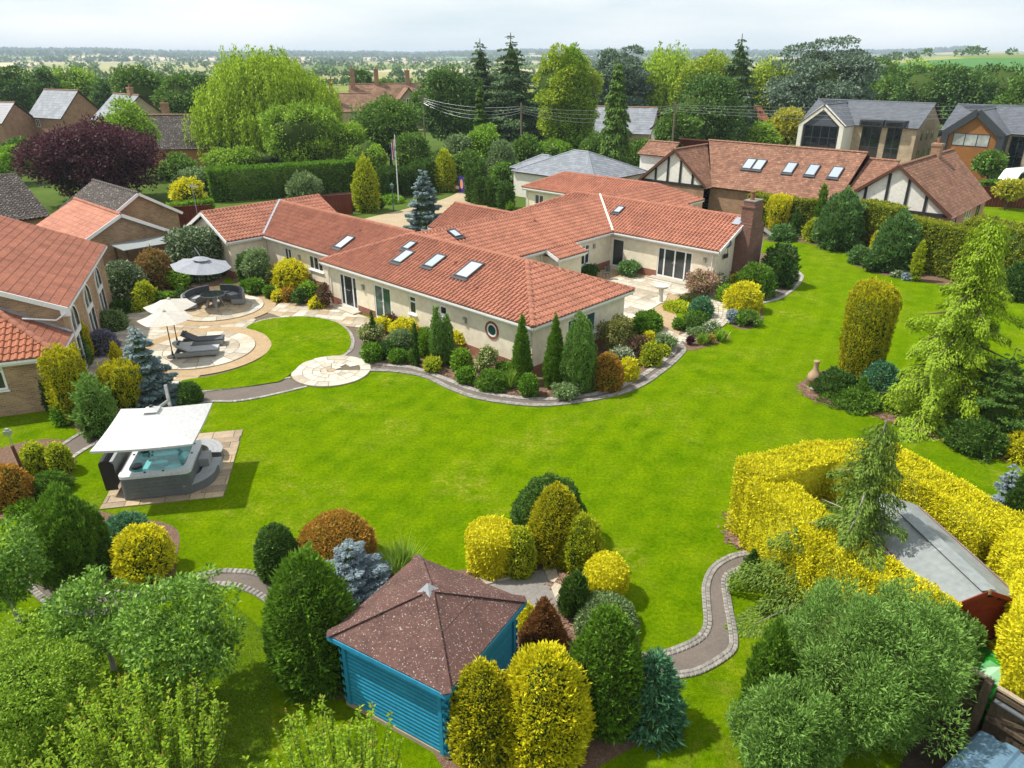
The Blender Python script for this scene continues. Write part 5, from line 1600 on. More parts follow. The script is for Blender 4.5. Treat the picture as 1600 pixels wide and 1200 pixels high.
S('pencil', -4.40, 30.76, 0.27, 2.12, 'lf_dark', 'thin pencil cypress in the middle of the front bed', 'conifer', 'pencil_cypress', 'pencil cypresses by the front wall')
S('loose', -6.95, 33.68, 1.14, 1.25, 'lf_variegated', 'cream-variegated shrub behind the pencil cypress near the front doors', base=0.06)
S('loose', -6.77, 35.48, 1.06, 0.76, 'lf_gold', 'small yellow shrub against the front wall under the green doors')
S('loose', -6.36, 35.86, 0.74, 0.84, 'lf_redbrown', 'dark purple-brown shrub beside the green front doors')
S('loose', -5.48, 34.58, 1.48, 1.10, 'lf_gold', 'broad yellow shrub under the small front window')
S('dome', -5.41, 32.90, 1.36, 1.03, 'lf_grey_green', 'grey-green mounded shrub behind the low box ball', lump=0.07)
S('rough', -5.88, 31.93, 0.85, 0.81, 'lf_dark', 'dark green low shrub behind the first two box balls')
S('rough', -4.10, 32.09, 0.85, 1.39, 'lf_fresh', 'yellow-green feathery shrub left of the forked conifer', mixd=(0.8, 1.1, 0.5))
S('rough', -4.61, 31.21, 0.54, 0.67, 'lf_green', 'small plain green shrub touching the low box ball')
S('flame', -3.42, 30.95, 0.71, 2.78, 'lf_juniper', 'tall forked green conifer rising in front of the front wall', 'conifer', 'upright_juniper')
S('flame', -2.96, 31.17, 0.65, 2.37, 'lf_juniper', 'shorter twin of the forked conifer, on its right side', 'conifer', 'upright_juniper')
S('loose', -2.40, 33.27, 1.50, 1.13, 'lf_gold', 'yellow-variegated shrub on the front wall under the wall lamp')
S('rough', -2.31, 30.42, 0.93, 1.07, 'lf_fresh', 'fresh green rounded shrub right of the forked conifer')
S('loose', -1.16, 30.18, 1.09, 1.26, 'lf_variegated', 'pale leafy rose bush against the front wall left of the round window', cov=1.7)
S('rough', -0.83, 28.42, 1.37, 0.78, 'lf_green', 'dark green spreading shrub at the path edge in front of the rose bush', lump=0.14)
S('dome', -0.38, 29.97, 0.86, 0.54, 'lf_box', 'low green dome left of the corner cypress')
S('tuft', -0.06, 28.37, 0.55, 0.97, 'lf_grass', 'grassy tuft with pale flower heads beside the corner box ball', 'grass tuft', 'grass_tuft', n=120)
S('cone', 0.42, 28.99, 0.93, 3.20, 'lf_thuja', 'narrow green cypress cone on the front wall, left of the house corner', 'conifer', 'cypress_cone', 'cypress cones at the house corner')
S('cone', 1.83, 28.55, 1.02, 3.35, 'lf_thuja', 'narrow green cypress cone just right of the house corner', 'conifer', 'cypress_cone', 'cypress cones at the house corner')
S('flame', 2.83, 28.16, 1.36, 3.45, 'lf_juniper', 'grey-green shaggy conifer in front of the end window', 'conifer', 'shaggy_conifer')
S('dome', 4.09, 28.40, 1.31, 1.64, 'lf_rust', 'big rust-orange clipped dome by the path bend', 'topiary', 'orange_dome')
S('loose', 2.20, 27.37, 1.22, 0.65, 'lf_grey_green', 'small pale loose shrub spilling onto the path below the house corner', cov=1.6)
S('dome', 5.14, 29.37, 0.96, 0.98, 'lf_bright_yellow', 'flat-topped bright yellow shrub right of the orange dome', lump=0.08)
S('airy', 5.09, 32.39, 2.12, 1.95, 'lf_olive', 'tall airy olive-green shrub on the end wall')
S('loose', 5.03, 31.00, 1.12, 0.85, 'lf_white_flower', 'low green shrub with white flowers behind the yellow shrub')
S('dome', 7.08, 35.73, 1.59, 0.99, 'lf_box', 'larger clipped green dome on the terrace corner', 'topiary', 'green_dome', 'clipped green domes at the terrace')
S('dome', 6.60, 34.43, 1.29, 1.12, 'lf_box', 'smaller clipped green dome in front of the terrace dome', 'topiary', 'green_dome', 'clipped green domes at the terrace')
S('dome', 6.43, 31.04, 1.00, 1.08, 'lf_gold_green', 'gold-and-green round shrub at the path edge, right of the flat yellow one', lump=0.08)
S('airy', 5.99, 31.62, 1.14, 1.28, 'lf_redbrown', 'brownish airy shrub left of the gold-and-green shrub')
S('loose', 6.75, 33.62, 0.63, 0.70, 'lf_gold', 'small yellow shrub below the clipped terrace domes')
S('loose', 7.53, 33.01, 1.18, 0.73, 'lf_grey_green', 'grey-green low shrub at the end of the house path')
S('dome', 7.25, 32.08, 0.55, 0.56, 'lf_gold_green', 'tiny yellow-green shrub beside the house path end')
# terrace planting
S('ball', 8.74, 35.82, 0.57, 0.61, 'lf_box', 'little green ball on the gravel island of the terrace', 'topiary', 'box_ball')
S('spread', 9.47, 35.77, 1.40, 0.66, 'lf_yew', 'dark green spreading shrub on the gravel island')
S('spread', 10.04, 37.34, 1.31, 0.48, 'lf_green', 'flat green juniper behind the dark spreading shrub on the island')
S('rough', 10.39, 37.94, 1.19, 1.09, 'lf_blue_green', 'round blue-green shrub in the middle of the terrace island')
S('spread', 9.37, 39.17, 1.65, 0.40, 'lf_moss_yellow', 'yellow mossy ground cover beside the bird bath', 'ground cover', 'ground_cover')
S('spread', 10.78, 40.87, 1.49, 0.33, 'lf_brown_green', 'brownish ground cover behind the yellow one on the terrace', 'ground cover', 'ground_cover')
S('loose', 11.32, 41.88, 1.98, 1.47, 'lf_pink', 'pink-flushed bush beside the terrace doors')
S('rough', 13.01, 39.07, 2.07, 1.59, 'lf_bright_yellow', 'bright yellow bush at the edge of the big lawn', lump=0.13)
S('loose', 12.59, 36.56, 1.42, 0.71, 'lf_green', 'low green shrub at the foot of the bright yellow bush')
S('loose', 11.77, 36.80, 0.55, 0.74, 'lf_silver', 'silver-leaved plant left of the low green shrub', 'plant', 'silver_plant')
S('rough', 12.48, 40.74, 1.05, 0.95, 'lf_fresh', 'light green rounded conifer left of the bright yellow bush')
S('loose', 13.63, 42.84, 0.86, 1.01, 'lf_gold', 'orange-yellow shrub behind the light green conifer')
S('loose', 12.80, 42.81, 0.78, 1.06, 'lf_white_flower', 'small white-flowering shrub by the corner downpipe')
S('rough', 14.50, 41.82, 2.20, 1.95, 'lf_green', 'tall dark green bush in front of the chimney', lump=0.12)
S('rough', 16.62, 43.89, 2.14, 2.61, 'lf_dark', 'broad laurel right of the chimney base')
S('pencil', 16.60, 43.24, 0.43, 2.17, 'lf_yew', 'slim cypress in front of the laurel by the curved path', 'conifer', 'pencil_cypress')
S('rough', 14.00, 45.19, 1.79, 1.11, 'lf_green', 'leafy green shrub at the foot of the chimney gable')
S('loose', 7.68, 46.13, 1.50, 0.98, 'lf_pine', 'cloud-shaped dwarf pine beside the glazed terrace door', rc=0.3, K=8)
S('loose', 5.05, 45.86, 1.08, 0.80, 'lf_dark', 'dark bush under the terrace window')
S('loose', 9.44, 34.89, 0.98, 0.45, 'lf_grey_green', 'grey-leaved plant at the back of the small flower bed', 'plant', 'border_plant')
S('loose', 10.33, 35.19, 1.05, 0.55, 'lf_white_flower', 'white-flowering plant in the small flower bed', 'plant', 'border_plant')
S('tuft', 9.47, 33.67, 0.82, 0.65, 'lf_grass', 'iris clump at the front of the small flower bed', 'plant', 'iris_clump', n=150)
S('tuft', 10.45, 34.12, 0.83, 0.66, 'lf_fresh', 'green lily clump at the lawn end of the small flower bed', 'plant', 'lily_clump', n=150)
S('loose', 8.83, 33.52, 0.32, 0.44, 'lf_purple', 'dark red plant at the left tip of the small flower bed', 'plant', 'border_plant')
S('loose', 9.89, 33.69, 0.29, 0.48, 'lf_shoot', 'small orange flower in the small flower bed', 'plant', 'border_plant')

# ================================================================ sitting-out terrace on the left
S('flame', -27.11, 48.96, 1.40, 2.02, 'lf_gold', 'bright golden conifer against the brick garage', 'conifer', 'golden_conifer')
S('flame', -25.81, 48.47, 0.87, 1.13, 'lf_gold', 'smaller golden conifer right of the bright one by the garage', 'conifer', 'golden_conifer')
S('rough', -22.74, 41.04, 2.46, 2.31, 'lf_variegated_dark', 'large dark rhododendron beside the arched windows', lump=0.08, base=0.12)
S('rough', -21.85, 43.21, 2.11, 2.49, 'lf_photinia', 'tall reddish-brown photinia between the rhododendron and the clipped laurel', lump=0.08)
S('loose', -20.45, 42.98, 1.33, 1.29, 'lf_fresh', 'bright green leafy shrub right of the photinia')
S('block', -20.34, 45.50, 3.14, 3.20, 'lf_variegated_dark', 'big square-clipped variegated holly at the end of the left wing', 'topiary', 'clipped_holly', lump=0.05, base=0.09)
S('rough', -21.26, 40.30, 1.18, 1.27, 'lf_gold_green', 'feathery yellow-green shrub in front of the photinia')
S('ball', -20.58, 40.53, 0.75, 0.55, 'lf_box', 'left one of three little balls behind the sofa', 'topiary', 'box_ball', 'little balls behind the sofa')
S('ball', -20.02, 40.78, 0.75, 0.51, 'lf_fresh', 'middle one of three little balls behind the sofa, yellower', 'topiary', 'box_ball', 'little balls behind the sofa')
S('ball', -19.43, 40.90, 0.72, 0.63, 'lf_yew', 'right one of three little balls behind the sofa, darkest', 'topiary', 'box_ball', 'little balls behind the sofa')
S('spread', -21.87, 38.66, 1.42, 0.64, 'lf_dark', 'low dark shrub below the rhododendron')
S('dome', -20.97, 38.80, 0.79, 0.56, 'lf_gold_green', 'small yellow-green dome at the patio edge')
S('dome', -20.99, 35.83, 1.60, 1.03, 'lf_grey_green', 'grey-green lavender dome under the arched windows', base=0.09, asp=0.25)
S('dome', -19.63, 32.46, 1.29, 1.19, 'lf_lavender_flower', 'lavender bush in purple flower by the patio', base=0.09, asp=0.25)
S('flame', -19.85, 31.20, 0.77, 2.30, 'lf_gold_yew', 'slim golden yew at the corner of the brick house', 'conifer', 'golden_yew')
S('egg', -19.86, 30.67, 0.99, 1.91, 'lf_pine', 'grey-green bushy conifer in front of the slim golden yew', 'conifer', 'bushy_conifer', lump=0.1)
S('col', -17.19, 25.46, 1.40, 2.94, 'lf_gold_yew', 'tall golden yew in front of the brick wall', 'conifer', 'golden_yew', lump=0.13)
S('rough', -18.49, 26.41, 0.83, 1.72, 'lf_dark', 'dark shrub between the brick wall and the tall golden yew')
S('dome', -17.37, 25.17, 0.94, 1.02, 'lf_box', 'round green shrub at the foot of the tall golden yew', lump=0.05)
S('needle', -15.56, 24.19, 1.29, 2.42, 'lf_juniper', 'feathery grey-green pine beside the hot tub path', 'conifer', 'feathery_pine')
S('col', -15.64, 26.44, 1.49, 1.96, 'lf_gold_yew', 'bushy golden yew left of the blue spruce', 'conifer', 'golden_yew', lump=0.12)
S('flame', -18.37, 31.11, 0.48, 1.06, 'lf_gold', 'small golden conifer at the back of the spruce bed', 'conifer', 'golden_conifer')
tier_tree(-15.08, 27.22, 2.35, 3.31, 'lf_blue', 'blue spruce behind the hot tub parasol', 'blue_spruce', 15, 11, 0.12, 0.1, 2.6, 0.10, 0.3, 0.12, 0.85, spray=0.5, core=0.55)
S('dome', -13.25, 26.92, 0.94, 0.94, 'lf_yew', 'dark green dome at the end of the circle path', 'topiary', 'green_dome')
# along the left wing
S('loose', -16.66, 44.28, 1.12, 2.31, 'lf_dark', 'dark evergreen shrub in the corner of the left wing')
S('loose', -15.87, 43.82, 1.90, 2.46, 'lf_grey_green', 'tall pale-leaved shrub in the corner of the left wing')
S('dome', -13.66, 43.23, 2.19, 1.74, 'lf_gold', 'large round yellow shrub under the left wing window', lump=0.08)
S('loose', -14.81, 43.61, 1.19, 1.36, 'lf_variegated', 'cream-edged shrub left of the round yellow one')
S('ball', -15.43, 41.96, 1.11, 0.98, 'lf_box', 'largest box ball beside the sofa circle', 'topiary', 'box_ball', 'balls along the left wing')
S('ball', -16.04, 42.28, 0.66, 0.81, 'lf_box', 'box ball tucked behind the largest one at the sofa circle', 'topiary', 'box_ball', 'balls along the left wing')
S('egg', -16.83, 43.93, 0.44, 0.87, 'lf_yew', 'little dark egg-shaped bush at the wing corner', 'topiary', 'egg_bush')
S('ball', -14.30, 41.15, 0.76, 0.79, 'lf_box', 'box ball at the gravel edge right of the largest one', 'topiary', 'box_ball', 'balls along the left wing')
S('ball', -13.62, 40.53, 0.75, 0.66, 'lf_gold', 'yellow ball at the gravel edge', 'topiary', 'golden_ball', 'balls along the left wing')
S('ball', -13.03, 40.54, 0.82, 0.81, 'lf_rust', 'orange-green ball next to the yellow ball', 'topiary', 'orange_ball', 'balls along the left wing')
S('loose', -12.16, 40.09, 0.88, 0.99, 'lf_yew', 'dark cloud-clipped bush between the orange ball and the red-leaved shrub', 'topiary', 'cloud_bush', rc=0.34, K=6)
S('loose', -11.68, 40.54, 1.19, 1.27, 'lf_fresh', 'fresh green shrub in front of the left wing')
S('airy', -10.73, 39.52, 0.95, 1.38, 'lf_redbrown', 'red-leaved airy shrub beside the front doors')
S('dome', -11.10, 39.39, 0.87, 0.67, 'lf_gold', 'yellow mound in front of the red-leaved shrub')

# ================================================================ around the hot tub and the lower left corner
S('dome', -16.28, 21.44, 0.92, 1.16, 'lf_gold_green', 'left one of two golden-green domes behind the floodlight post', 'topiary', 'golden_dome', 'golden-green domes by the floodlight', lump=0.05)
S('dome', -15.51, 21.49, 0.79, 1.14, 'lf_gold_green', 'right one of two golden-green domes behind the floodlight post', 'topiary', 'golden_dome', 'golden-green domes by the floodlight', lump=0.05)
S('dome', -16.01, 19.58, 1.33, 1.42, 'lf_rust', 'rust-tinged dark dome left of the floodlight post', 'topiary', 'orange_dome', lump=0.07)
S('spread', -15.14, 20.27, 1.21, 0.70, 'lf_green', 'ferny green ground shrub right of the floodlight post')
S('spread', -15.43, 19.07, 0.80, 0.38, 'lf_fresh', 'small flat juniper under the rust-tinged dome')
S('flame', -12.21, 16.26, 2.05, 2.58, 'lf_thuja', 'big dark green upright conifer in the lower left corner', 'conifer', 'upright_conifer', lump=0.12)
S('spread', -11.57, 17.92, 1.21, 0.63, 'lf_blue_green', 'blue-green spreading juniper below the hot tub slabs')
S('rough', -10.12, 16.15, 1.50, 1.48, 'lf_gold', 'yellow-green juniper mound above the lower left path', lump=0.1, base=0.1)
S('rough', -11.23, 16.23, 0.88, 0.98, 'lf_yew', 'dark shrub between the upright conifer and the yellow-green mound')

# ================================================================ around the summerhouse
S('dome', -6.43, 16.09, 1.15, 1.62, 'lf_yew', 'dark clipped dome at the left end of the summerhouse bed', 'topiary', 'green_dome', lump=0.015, base=0.04)
S('dome', -4.89, 16.58, 2.14, 1.53, 'lf_rust', 'wide orange-brown clipped dome behind the dark conifer', 'topiary', 'orange_dome', lump=0.03, base=0.045)
S('dome', -5.77, 16.07, 0.53, 0.61, 'lf_gold', 'small yellow mound between the dark dome and the conifer')
tier_tree(-4.28, 15.55, 2.05, 1.42, 'lf_silver', 'silver-blue dwarf spruce beside the summerhouse roof', 'silver_spruce', 9, 10, 0.15, 0.2, 2.2, 0.10, 0.3, 0.1, 0.7, spray=0.55, core=0.5)
S('tuft', -3.05, 16.12, 0.98, 1.06, 'lf_grass', 'tall grass clump behind the summerhouse', 'grass tuft', 'grass_tuft', n=320)
S('egg', -4.45, 12.41, 2.00, 3.53, 'lf_thuja', 'large dark green conifer left of the blue summerhouse', 'conifer', 'green_conifer', lump=0.07, base=0.12)
S('block', -0.56, 16.39, 1.40, 1.39, 'lf_bright_yellow', 'bright yellow clipped block behind the summerhouse', 'topiary', 'yellow_block', lump=0.03)
S('dome', 0.21, 16.17, 0.88, 1.50, 'lf_gold_green', 'yellow-green clipped dome joined to the bright yellow block', 'topiary', 'golden_dome', lump=0.03)
S('dome', 1.04, 17.57, 2.06, 2.17, 'lf_yew', 'dark green conifer behind the golden egg on the lawn edge', 'conifer', 'dark_conifer', lump=0.1)
S('egg', 1.21, 16.84, 1.54, 2.42, 'lf_gold_yew', 'golden egg-shaped conifer above the summerhouse path', 'conifer', 'golden_egg', lump=0.06)
S('egg', 1.93, 16.31, 1.16, 1.78, 'lf_gold_green', 'shaggy gold-green conifer right of the golden egg', 'conifer', 'shaggy_conifer', lump=0.12)
S('ball', 2.46, 15.18, 1.21, 1.26, 'lf_bright_yellow', 'round yellow ball on the lawn edge right of the summerhouse path', 'topiary', 'golden_ball', lump=0.03)
S('flame', 1.59, 14.46, 0.78, 1.36, 'lf_yew', 'small dark conifer below the yellow ball', 'conifer', 'dark_conifer', lump=0.08)
S('cone', 0.75, 13.16, 1.12, 1.71, 'lf_brown', 'rust-brown cone beside the summerhouse', 'conifer', 'brown_cone', lump=0.04)
S('rough', 0.37, 13.91, 0.44, 0.83, 'lf_bright_yellow', 'small yellow shrub squeezed between the summerhouse and the brown cone')
S('dome', 2.31, 14.03, 1.57, 0.84, 'lf_grey_green', 'pale green dome below the yellow ball', lump=0.06)
S('egg', 0.64, 10.41, 1.88, 2.86, 'lf_gold', 'big golden egg-shaped conifer at the front of the summerhouse', 'conifer', 'golden_egg', lump=0.05, base=0.1)
S('egg', -0.59, 10.36, 1.38, 2.54, 'lf_gold_yew', 'olive-gold conifer against the right wall of the summerhouse', 'conifer', 'olive_conifer', lump=0.09, base=0.1)
S('egg', 1.96, 11.23, 1.63, 3.05, 'lf_thuja', 'dark green egg-shaped conifer right of the big golden one', 'conifer', 'green_egg', lump=0.06, base=0.11)
S('spread', 2.96, 11.10, 1.21, 1.99, 'lf_blue_green', 'blue-green spreading juniper beside the right-hand path', base=0.13)

# ================================================================ cedar bed on the right
S('col', 15.11, 28.95, 2.04, 4.55, 'lf_gold_yew', 'golden fastigiate yew column on the lawn', 'conifer', 'golden_yew', lump=0.05, lf=16, anis=0.08)
tier_tree(16.92, 25.45, 5.16, 7.97, 'lf_deodar', 'lime-gold weeping cedar towering over the right lawn', 'golden_cedar', 17, 9, 0.36, 0.0, 6.5, 0.11, 0.2, 0.7, 0.72, spray=0.36, core=0.2, jit=0.26, lmax=60000, mane=(0.12, 0.55, 14000))
S('rough', 13.72, 27.82, 1.50, 1.09, 'lf_dark', 'dark shrub beside the clay chiminea', lump=0.15)
S('spread', 14.18, 26.98, 2.33, 0.68, 'lf_green', 'dark green ground cover at the front of the cedar bed', 'ground cover', 'ground_cover')
S('pencil', 14.39, 26.98, 0.34, 1.17, 'lf_thuja', 'small bright green cone in front of the golden column', 'conifer', 'small_cone')
S('spread', 15.49, 27.70, 1.71, 1.52, 'lf_blue_green', 'blue-green conifer between the golden column and the cedar', 'conifer', 'blue_green_conifer')
tier_tree(17.86, 23.86, 3.25, 3.60, 'lf_yew', 'dark green fir right of the golden cedar', 'dark_fir', 12, 10, 0.15, 0.1, 2.6, 0.12, 0.3, 0.15, 0.7, spray=0.5, core=0.55)
S('rough', 16.83, 23.11, 1.83, 1.18, 'lf_yew', 'low dark green conifer at the foot of the dark fir', 'conifer', 'low_conifer', lump=0.15)
S('rough', 17.98, 22.28, 0.99, 1.09, 'lf_gold', 'golden shrub at the right edge of the cedar bed', lump=0.1)
S('rough', 20.24, 25.50, 1.15, 2.16, 'lf_dark', 'dark conifer at the right edge behind the dark fir', 'conifer', 'dark_conifer')
S('tuft', 12.88, 28.40, 0.44, 0.42, 'lf_grass', 'small spiky plant in front of the chiminea', 'plant', 'spiky_plant', n=60)

# ================================================================ mixed hedge along the right-hand boundary
S('col', 21.83, 59.68, 1.78, 2.79, 'lf_gold', 'golden upright yew behind the chimney', 'conifer', 'golden_yew', lump=0.12)
S('cone', 22.47, 57.59, 1.02, 2.26, 'lf_yew', 'dark green cone right of the golden upright yew', 'conifer', 'dark_cone')
S('pencil', 24.69, 58.45, 0.83, 3.94, 'lf_thuja', 'tall pencil cypress standing in the boundary hedge', 'conifer', 'pencil_cypress')
S('spread', 21.13, 56.37, 2.09, 1.16, 'lf_pine', 'low spreading pine at the far end of the lawn')
S('rough', 23.19, 55.70, 1.28, 1.79, 'lf_gold_green', 'yellow-green shrub left of the big blue-green pine')
S('egg', 24.27, 53.48, 3.30, 4.22, 'lf_pine', 'big blue-green pine in front of the boundary hedge', 'conifer', 'mountain_pine', lump=0.13, lf=8, anis=1)
S('rough', 26.09, 54.36, 1.64, 3.28, 'lf_green', 'leafy laurel right of the big blue-green pine')
S('rough', 24.00, 49.13, 1.41, 1.23, 'lf_pine', 'low dark dwarf pine at the lawn corner')
S('flame', 25.88, 51.03, 0.73, 1.78, 'lf_gold', 'small golden conifer between the two big pines', 'conifer', 'golden_conifer')
S('egg', 25.50, 47.44, 2.79, 3.82, 'lf_pine', 'second big blue-green pine, nearer the cedar', 'conifer', 'mountain_pine', lump=0.13, lf=8, anis=1)
S('loose', 23.96, 47.09, 1.10, 0.91, 'lf_dark', 'low dark shrub left of the second big pine')
S('pencil', 25.70, 44.86, 0.69, 2.58, 'lf_gold_green', 'slim golden-green column in front of the boundary hedge', 'conifer', 'golden_column')
S('loose', 25.07, 45.76, 0.75, 0.36, 'lf_white_flower', 'low white-flowering plant at the lawn edge under the second pine', 'plant', 'border_plant')
S('loose', 25.46, 45.04, 0.82, 0.43, 'lf_silver', 'silver-grey plant at the lawn edge under the second pine', 'plant', 'border_plant')
S('rough', 29.68, 41.06, 1.72, 2.19, 'lf_dark', 'dark conifer at the right end of the boundary hedge', 'conifer', 'dark_conifer')
hedge([(20.85, 62.14), (24.91, 59.14), (25.84, 58.20)], 1.4, 2.5, 'lf_hedge_olive', 'yellow-topped boundary hedge behind the golden upright yew')
hedge([(26.59, 54.07), (27.21, 52.49)], 1.6, 3.3, 'lf_hedge_olive', 'yellow-green hedge block between the two big pines')
hedge([(27.20, 48.71), (28.89, 44.94)], 1.6, 3.2, 'lf_hedge_olive', 'yellow-green hedge behind the slim golden column')
hedge([(30.36, 45.84), (32.38, 41.92)], 2.4, 3.6, 'lf_hedge_olive', 'large shaggy hedge at the right edge of the garden', rough=0.1)
hedge([(17.83, 71.69), (20.80, 67.81), (22.72, 65.43)], 1.2, 2.3, 'lf_green', 'green boundary hedge behind the right wing')
S('cone', 20.56, 66.97, 2.21, 2.34, 'lf_dark', 'dark conical conifer in the hedge behind the right wing', 'conifer', 'dark_cone')
S('pencil', 24.39, 78.58, 0.82, 2.46, 'lf_thuja', 'slim cypress in front of the big tiled roof', 'conifer', 'pencil_cypress')
S('pencil', 20.26, 81.94, 0.92, 2.28, 'lf_thuja', 'slim cypress beside the white timbered gable', 'conifer', 'pencil_cypress')
S('dome', 17.54, 81.09, 3.74, 0.98, 'lf_fresh', 'light green clipped mound below the white timbered gable', 'topiary', 'green_dome')
S('rough', 18.70, 71.94, 3.10, 1.55, 'lf_fresh', 'light leafy shrub right of the far wing')

# ================================================================ golden hedge, conifers and junipers in the lower right
hedge([(7.29, 17.86), (9.11, 18.56), (11.07, 18.45), (11.83, 16.51), (12.01, 15.38)], 1.25, 2.5, 'lf_bright_yellow', 'bright yellow hedge wrapping round the back of the grey-roofed shed', base=0.085, asp=0.42, rough=0.045, mixd=(0.9, 0.5, 0.8), cov=1.6)
hedge([(7.31, 16.96), (7.83, 14.97), (8.58, 13.36), (8.94, 12.50)], 1.1, 2.3, 'lf_bright_yellow', 'bright yellow hedge along the left side of the grey-roofed shed', base=0.085, asp=0.42, rough=0.045, mixd=(0.9, 0.5, 0.8), cov=1.6)
hedge([(12.61, 14.42), (10.72, 10.85)], 1.3, 2.7, 'lf_bright_yellow', 'bright yellow hedge right of the grey-roofed shed', base=0.09, asp=0.4, rough=0.10, cov=1.6)
S('pencil', 14.83, 17.65, 0.83, 2.50, 'lf_yew', 'dark green cypress leaning between the two yellow hedges', 'conifer', 'dark_cypress')
tier_tree(15.55, 19.34, 1.00, 1.49, 'lf_silver', 'silver-blue spruce tip showing behind the dark cypress', 'silver_spruce', 6, 6, 0.1, 0.2, 2.0, 0.10, 0.3, 0.1, 0.7, spray=0.5, core=0.3)
S('cone', 6.53, 15.91, 0.52, 0.95, 'lf_yew', 'little dark cone at the end of the lower right path', 'conifer', 'dark_cone')
tier_tree(8.46, 14.78, 5.09, 5.30, 'lf_weeping', 'scraggly weeping conifer with bare grey branches in front of the yellow hedge', 'weeping_conifer', 13, 7, 0.12, -0.15, 5.0, 0.10, 0.22, 0.6, 1.2, spray=0.36, core=0, jit=0.3, lmax=42000, mane=(0.40, 0.40, 8000), bark='bark_grey', top=0.05, lean=(0.25, 0.2))
S('flame', 5.31, 11.10, 0.94, 2.78, 'lf_thuja', 'bright green upright conifer beside the grey juniper', 'conifer', 'upright_conifer', lump=0.14)
S('loose', 7.32, 11.10, 3.71, 3.41, 'lf_juniper', 'huge grey-green feathery juniper in the lower right', 'conifer', 'feathery_juniper', K=130, rc=0.095, flat=1.5, base=0.11, asp=0.16, cov=3.6, core=0.62, droop=-0.6)
S('loose', 9.28, 12.10, 1.83, 2.47, 'lf_juniper', 'grey-green feathery juniper beside the fence gate', 'conifer', 'feathery_juniper', K=80, rc=0.11, flat=1.5, base=0.11, asp=0.16, cov=3.6, core=0.62, droop=-0.6)
S('loose', 5.27, 9.87, 2.07, 2.30, 'lf_juniper', 'grey-green feathery juniper at the bottom edge', 'conifer', 'feathery_juniper', K=80, rc=0.11, flat=1.5, base=0.11, asp=0.16, cov=3.6, core=0.62, droop=-0.6)

# ================================================================ garden buildings and furniture
surf('paint_blue', (0.026, 0.275, 0.46), (0.020, 0.215, 0.375), 1.2, 0.55, 0.3, 0.12, 50, objrand=0.09)
surf('felt_brown', (0.155, 0.085, 0.072), (0.085, 0.050, 0.044), 1.6, 0.95, 0.05, 0.6, 60, speck=(27, 0.635, (0.36, 0.32, 0.275)), stain=(0.06, 0.042, 0.036))
surf('felt_grey', (0.25, 0.27, 0.265), (0.205, 0.225, 0.22), 0.7, 0.9, 0.1, 0.15, 80, speck=(2.4, 0.70, (0.30, 0.31, 0.31)))
surf('wood_red', (0.235, 0.034, 0.020), (0.165, 0.024, 0.015), 2, 0.7, 0.2, 0.2, 40, objrand=0.10)
surf('wood_fence', (0.125, 0.092, 0.06), (0.07, 0.052, 0.036), 2, 0.9, 0.1, 0.4, 30, objrand=0.22)
surf('wood_pale', (0.42, 0.34, 0.24), (0.30, 0.24, 0.17), 3, 0.85, 0.1, 0.3, 40)
surf('wood_brown', (0.12, 0.055, 0.032), None, 3, 0.8, 0.2, 0.2, 40)
surf('fence_red', (0.155, 0.035, 0.022), (0.11, 0.026, 0.017), 1, 0.85, 0.1, objrand=0.12)
surf('canvas_white', (0.56, 0.555, 0.545), (0.50, 0.495, 0.485), 1.0, 0.8, 0.1)
surf('canvas_cream', (0.50, 0.47, 0.415), (0.45, 0.42, 0.37), 1.0, 0.8, 0.1)
surf('canvas_grey', (0.30, 0.315, 0.345), (0.27, 0.28, 0.31), 1.0, 0.8, 0.1)
surf('rattan_grey', (0.32, 0.32, 0.31), (0.21, 0.21, 0.205), 30, 0.7, 0.2, 0.5, 90)
surf('cushion_dark', (0.11, 0.115, 0.128), (0.085, 0.09, 0.10), 5, 0.9, 0.1)
surf('cushion_grey', (0.40, 0.405, 0.42), (0.34, 0.345, 0.36), 5, 0.9, 0.1)
surf('tub_panel', (0.145, 0.152, 0.162), (0.105, 0.11, 0.118), 3, 0.6, 0.3, 0.15, 30)
surf('tub_shell', (0.62, 0.64, 0.66), (0.52, 0.545, 0.57), 1.5, 0.25, 0.5)
surf('tub_step', (0.33, 0.34, 0.345), (0.26, 0.27, 0.275), 4, 0.7, 0.2, 0.2, 30)
surf('vinyl_black', (0.018, 0.019, 0.021), None, 4, 0.4, 0.4)
surf('terracotta_pale', (0.42, 0.29, 0.19), (0.27, 0.18, 0.12), 6, 0.9, 0.1, 0.3, 40)
surf('stone_white', (0.68, 0.65, 0.60), (0.55, 0.52, 0.47), 5, 0.85, 0.15, 0.2, 50)
surf('steel', (0.45, 0.46, 0.47), None, 5, 0.35, 0.5, metal=0.6)
surf('plastic_blue', (0.125, 0.215, 0.285), (0.095, 0.17, 0.235), 2, 0.45, 0.4, 0.1, 60)
surf('plastic_green', (0.02, 0.27, 0.025), (0.012, 0.16, 0.015), 5, 0.35, 0.5)
surf('pipe_grey', (0.1, 0.11, 0.12), None, 3, 0.6, 0.3)
glassmat('table_glass', (0.07, 0.10, 0.095), 0.08)

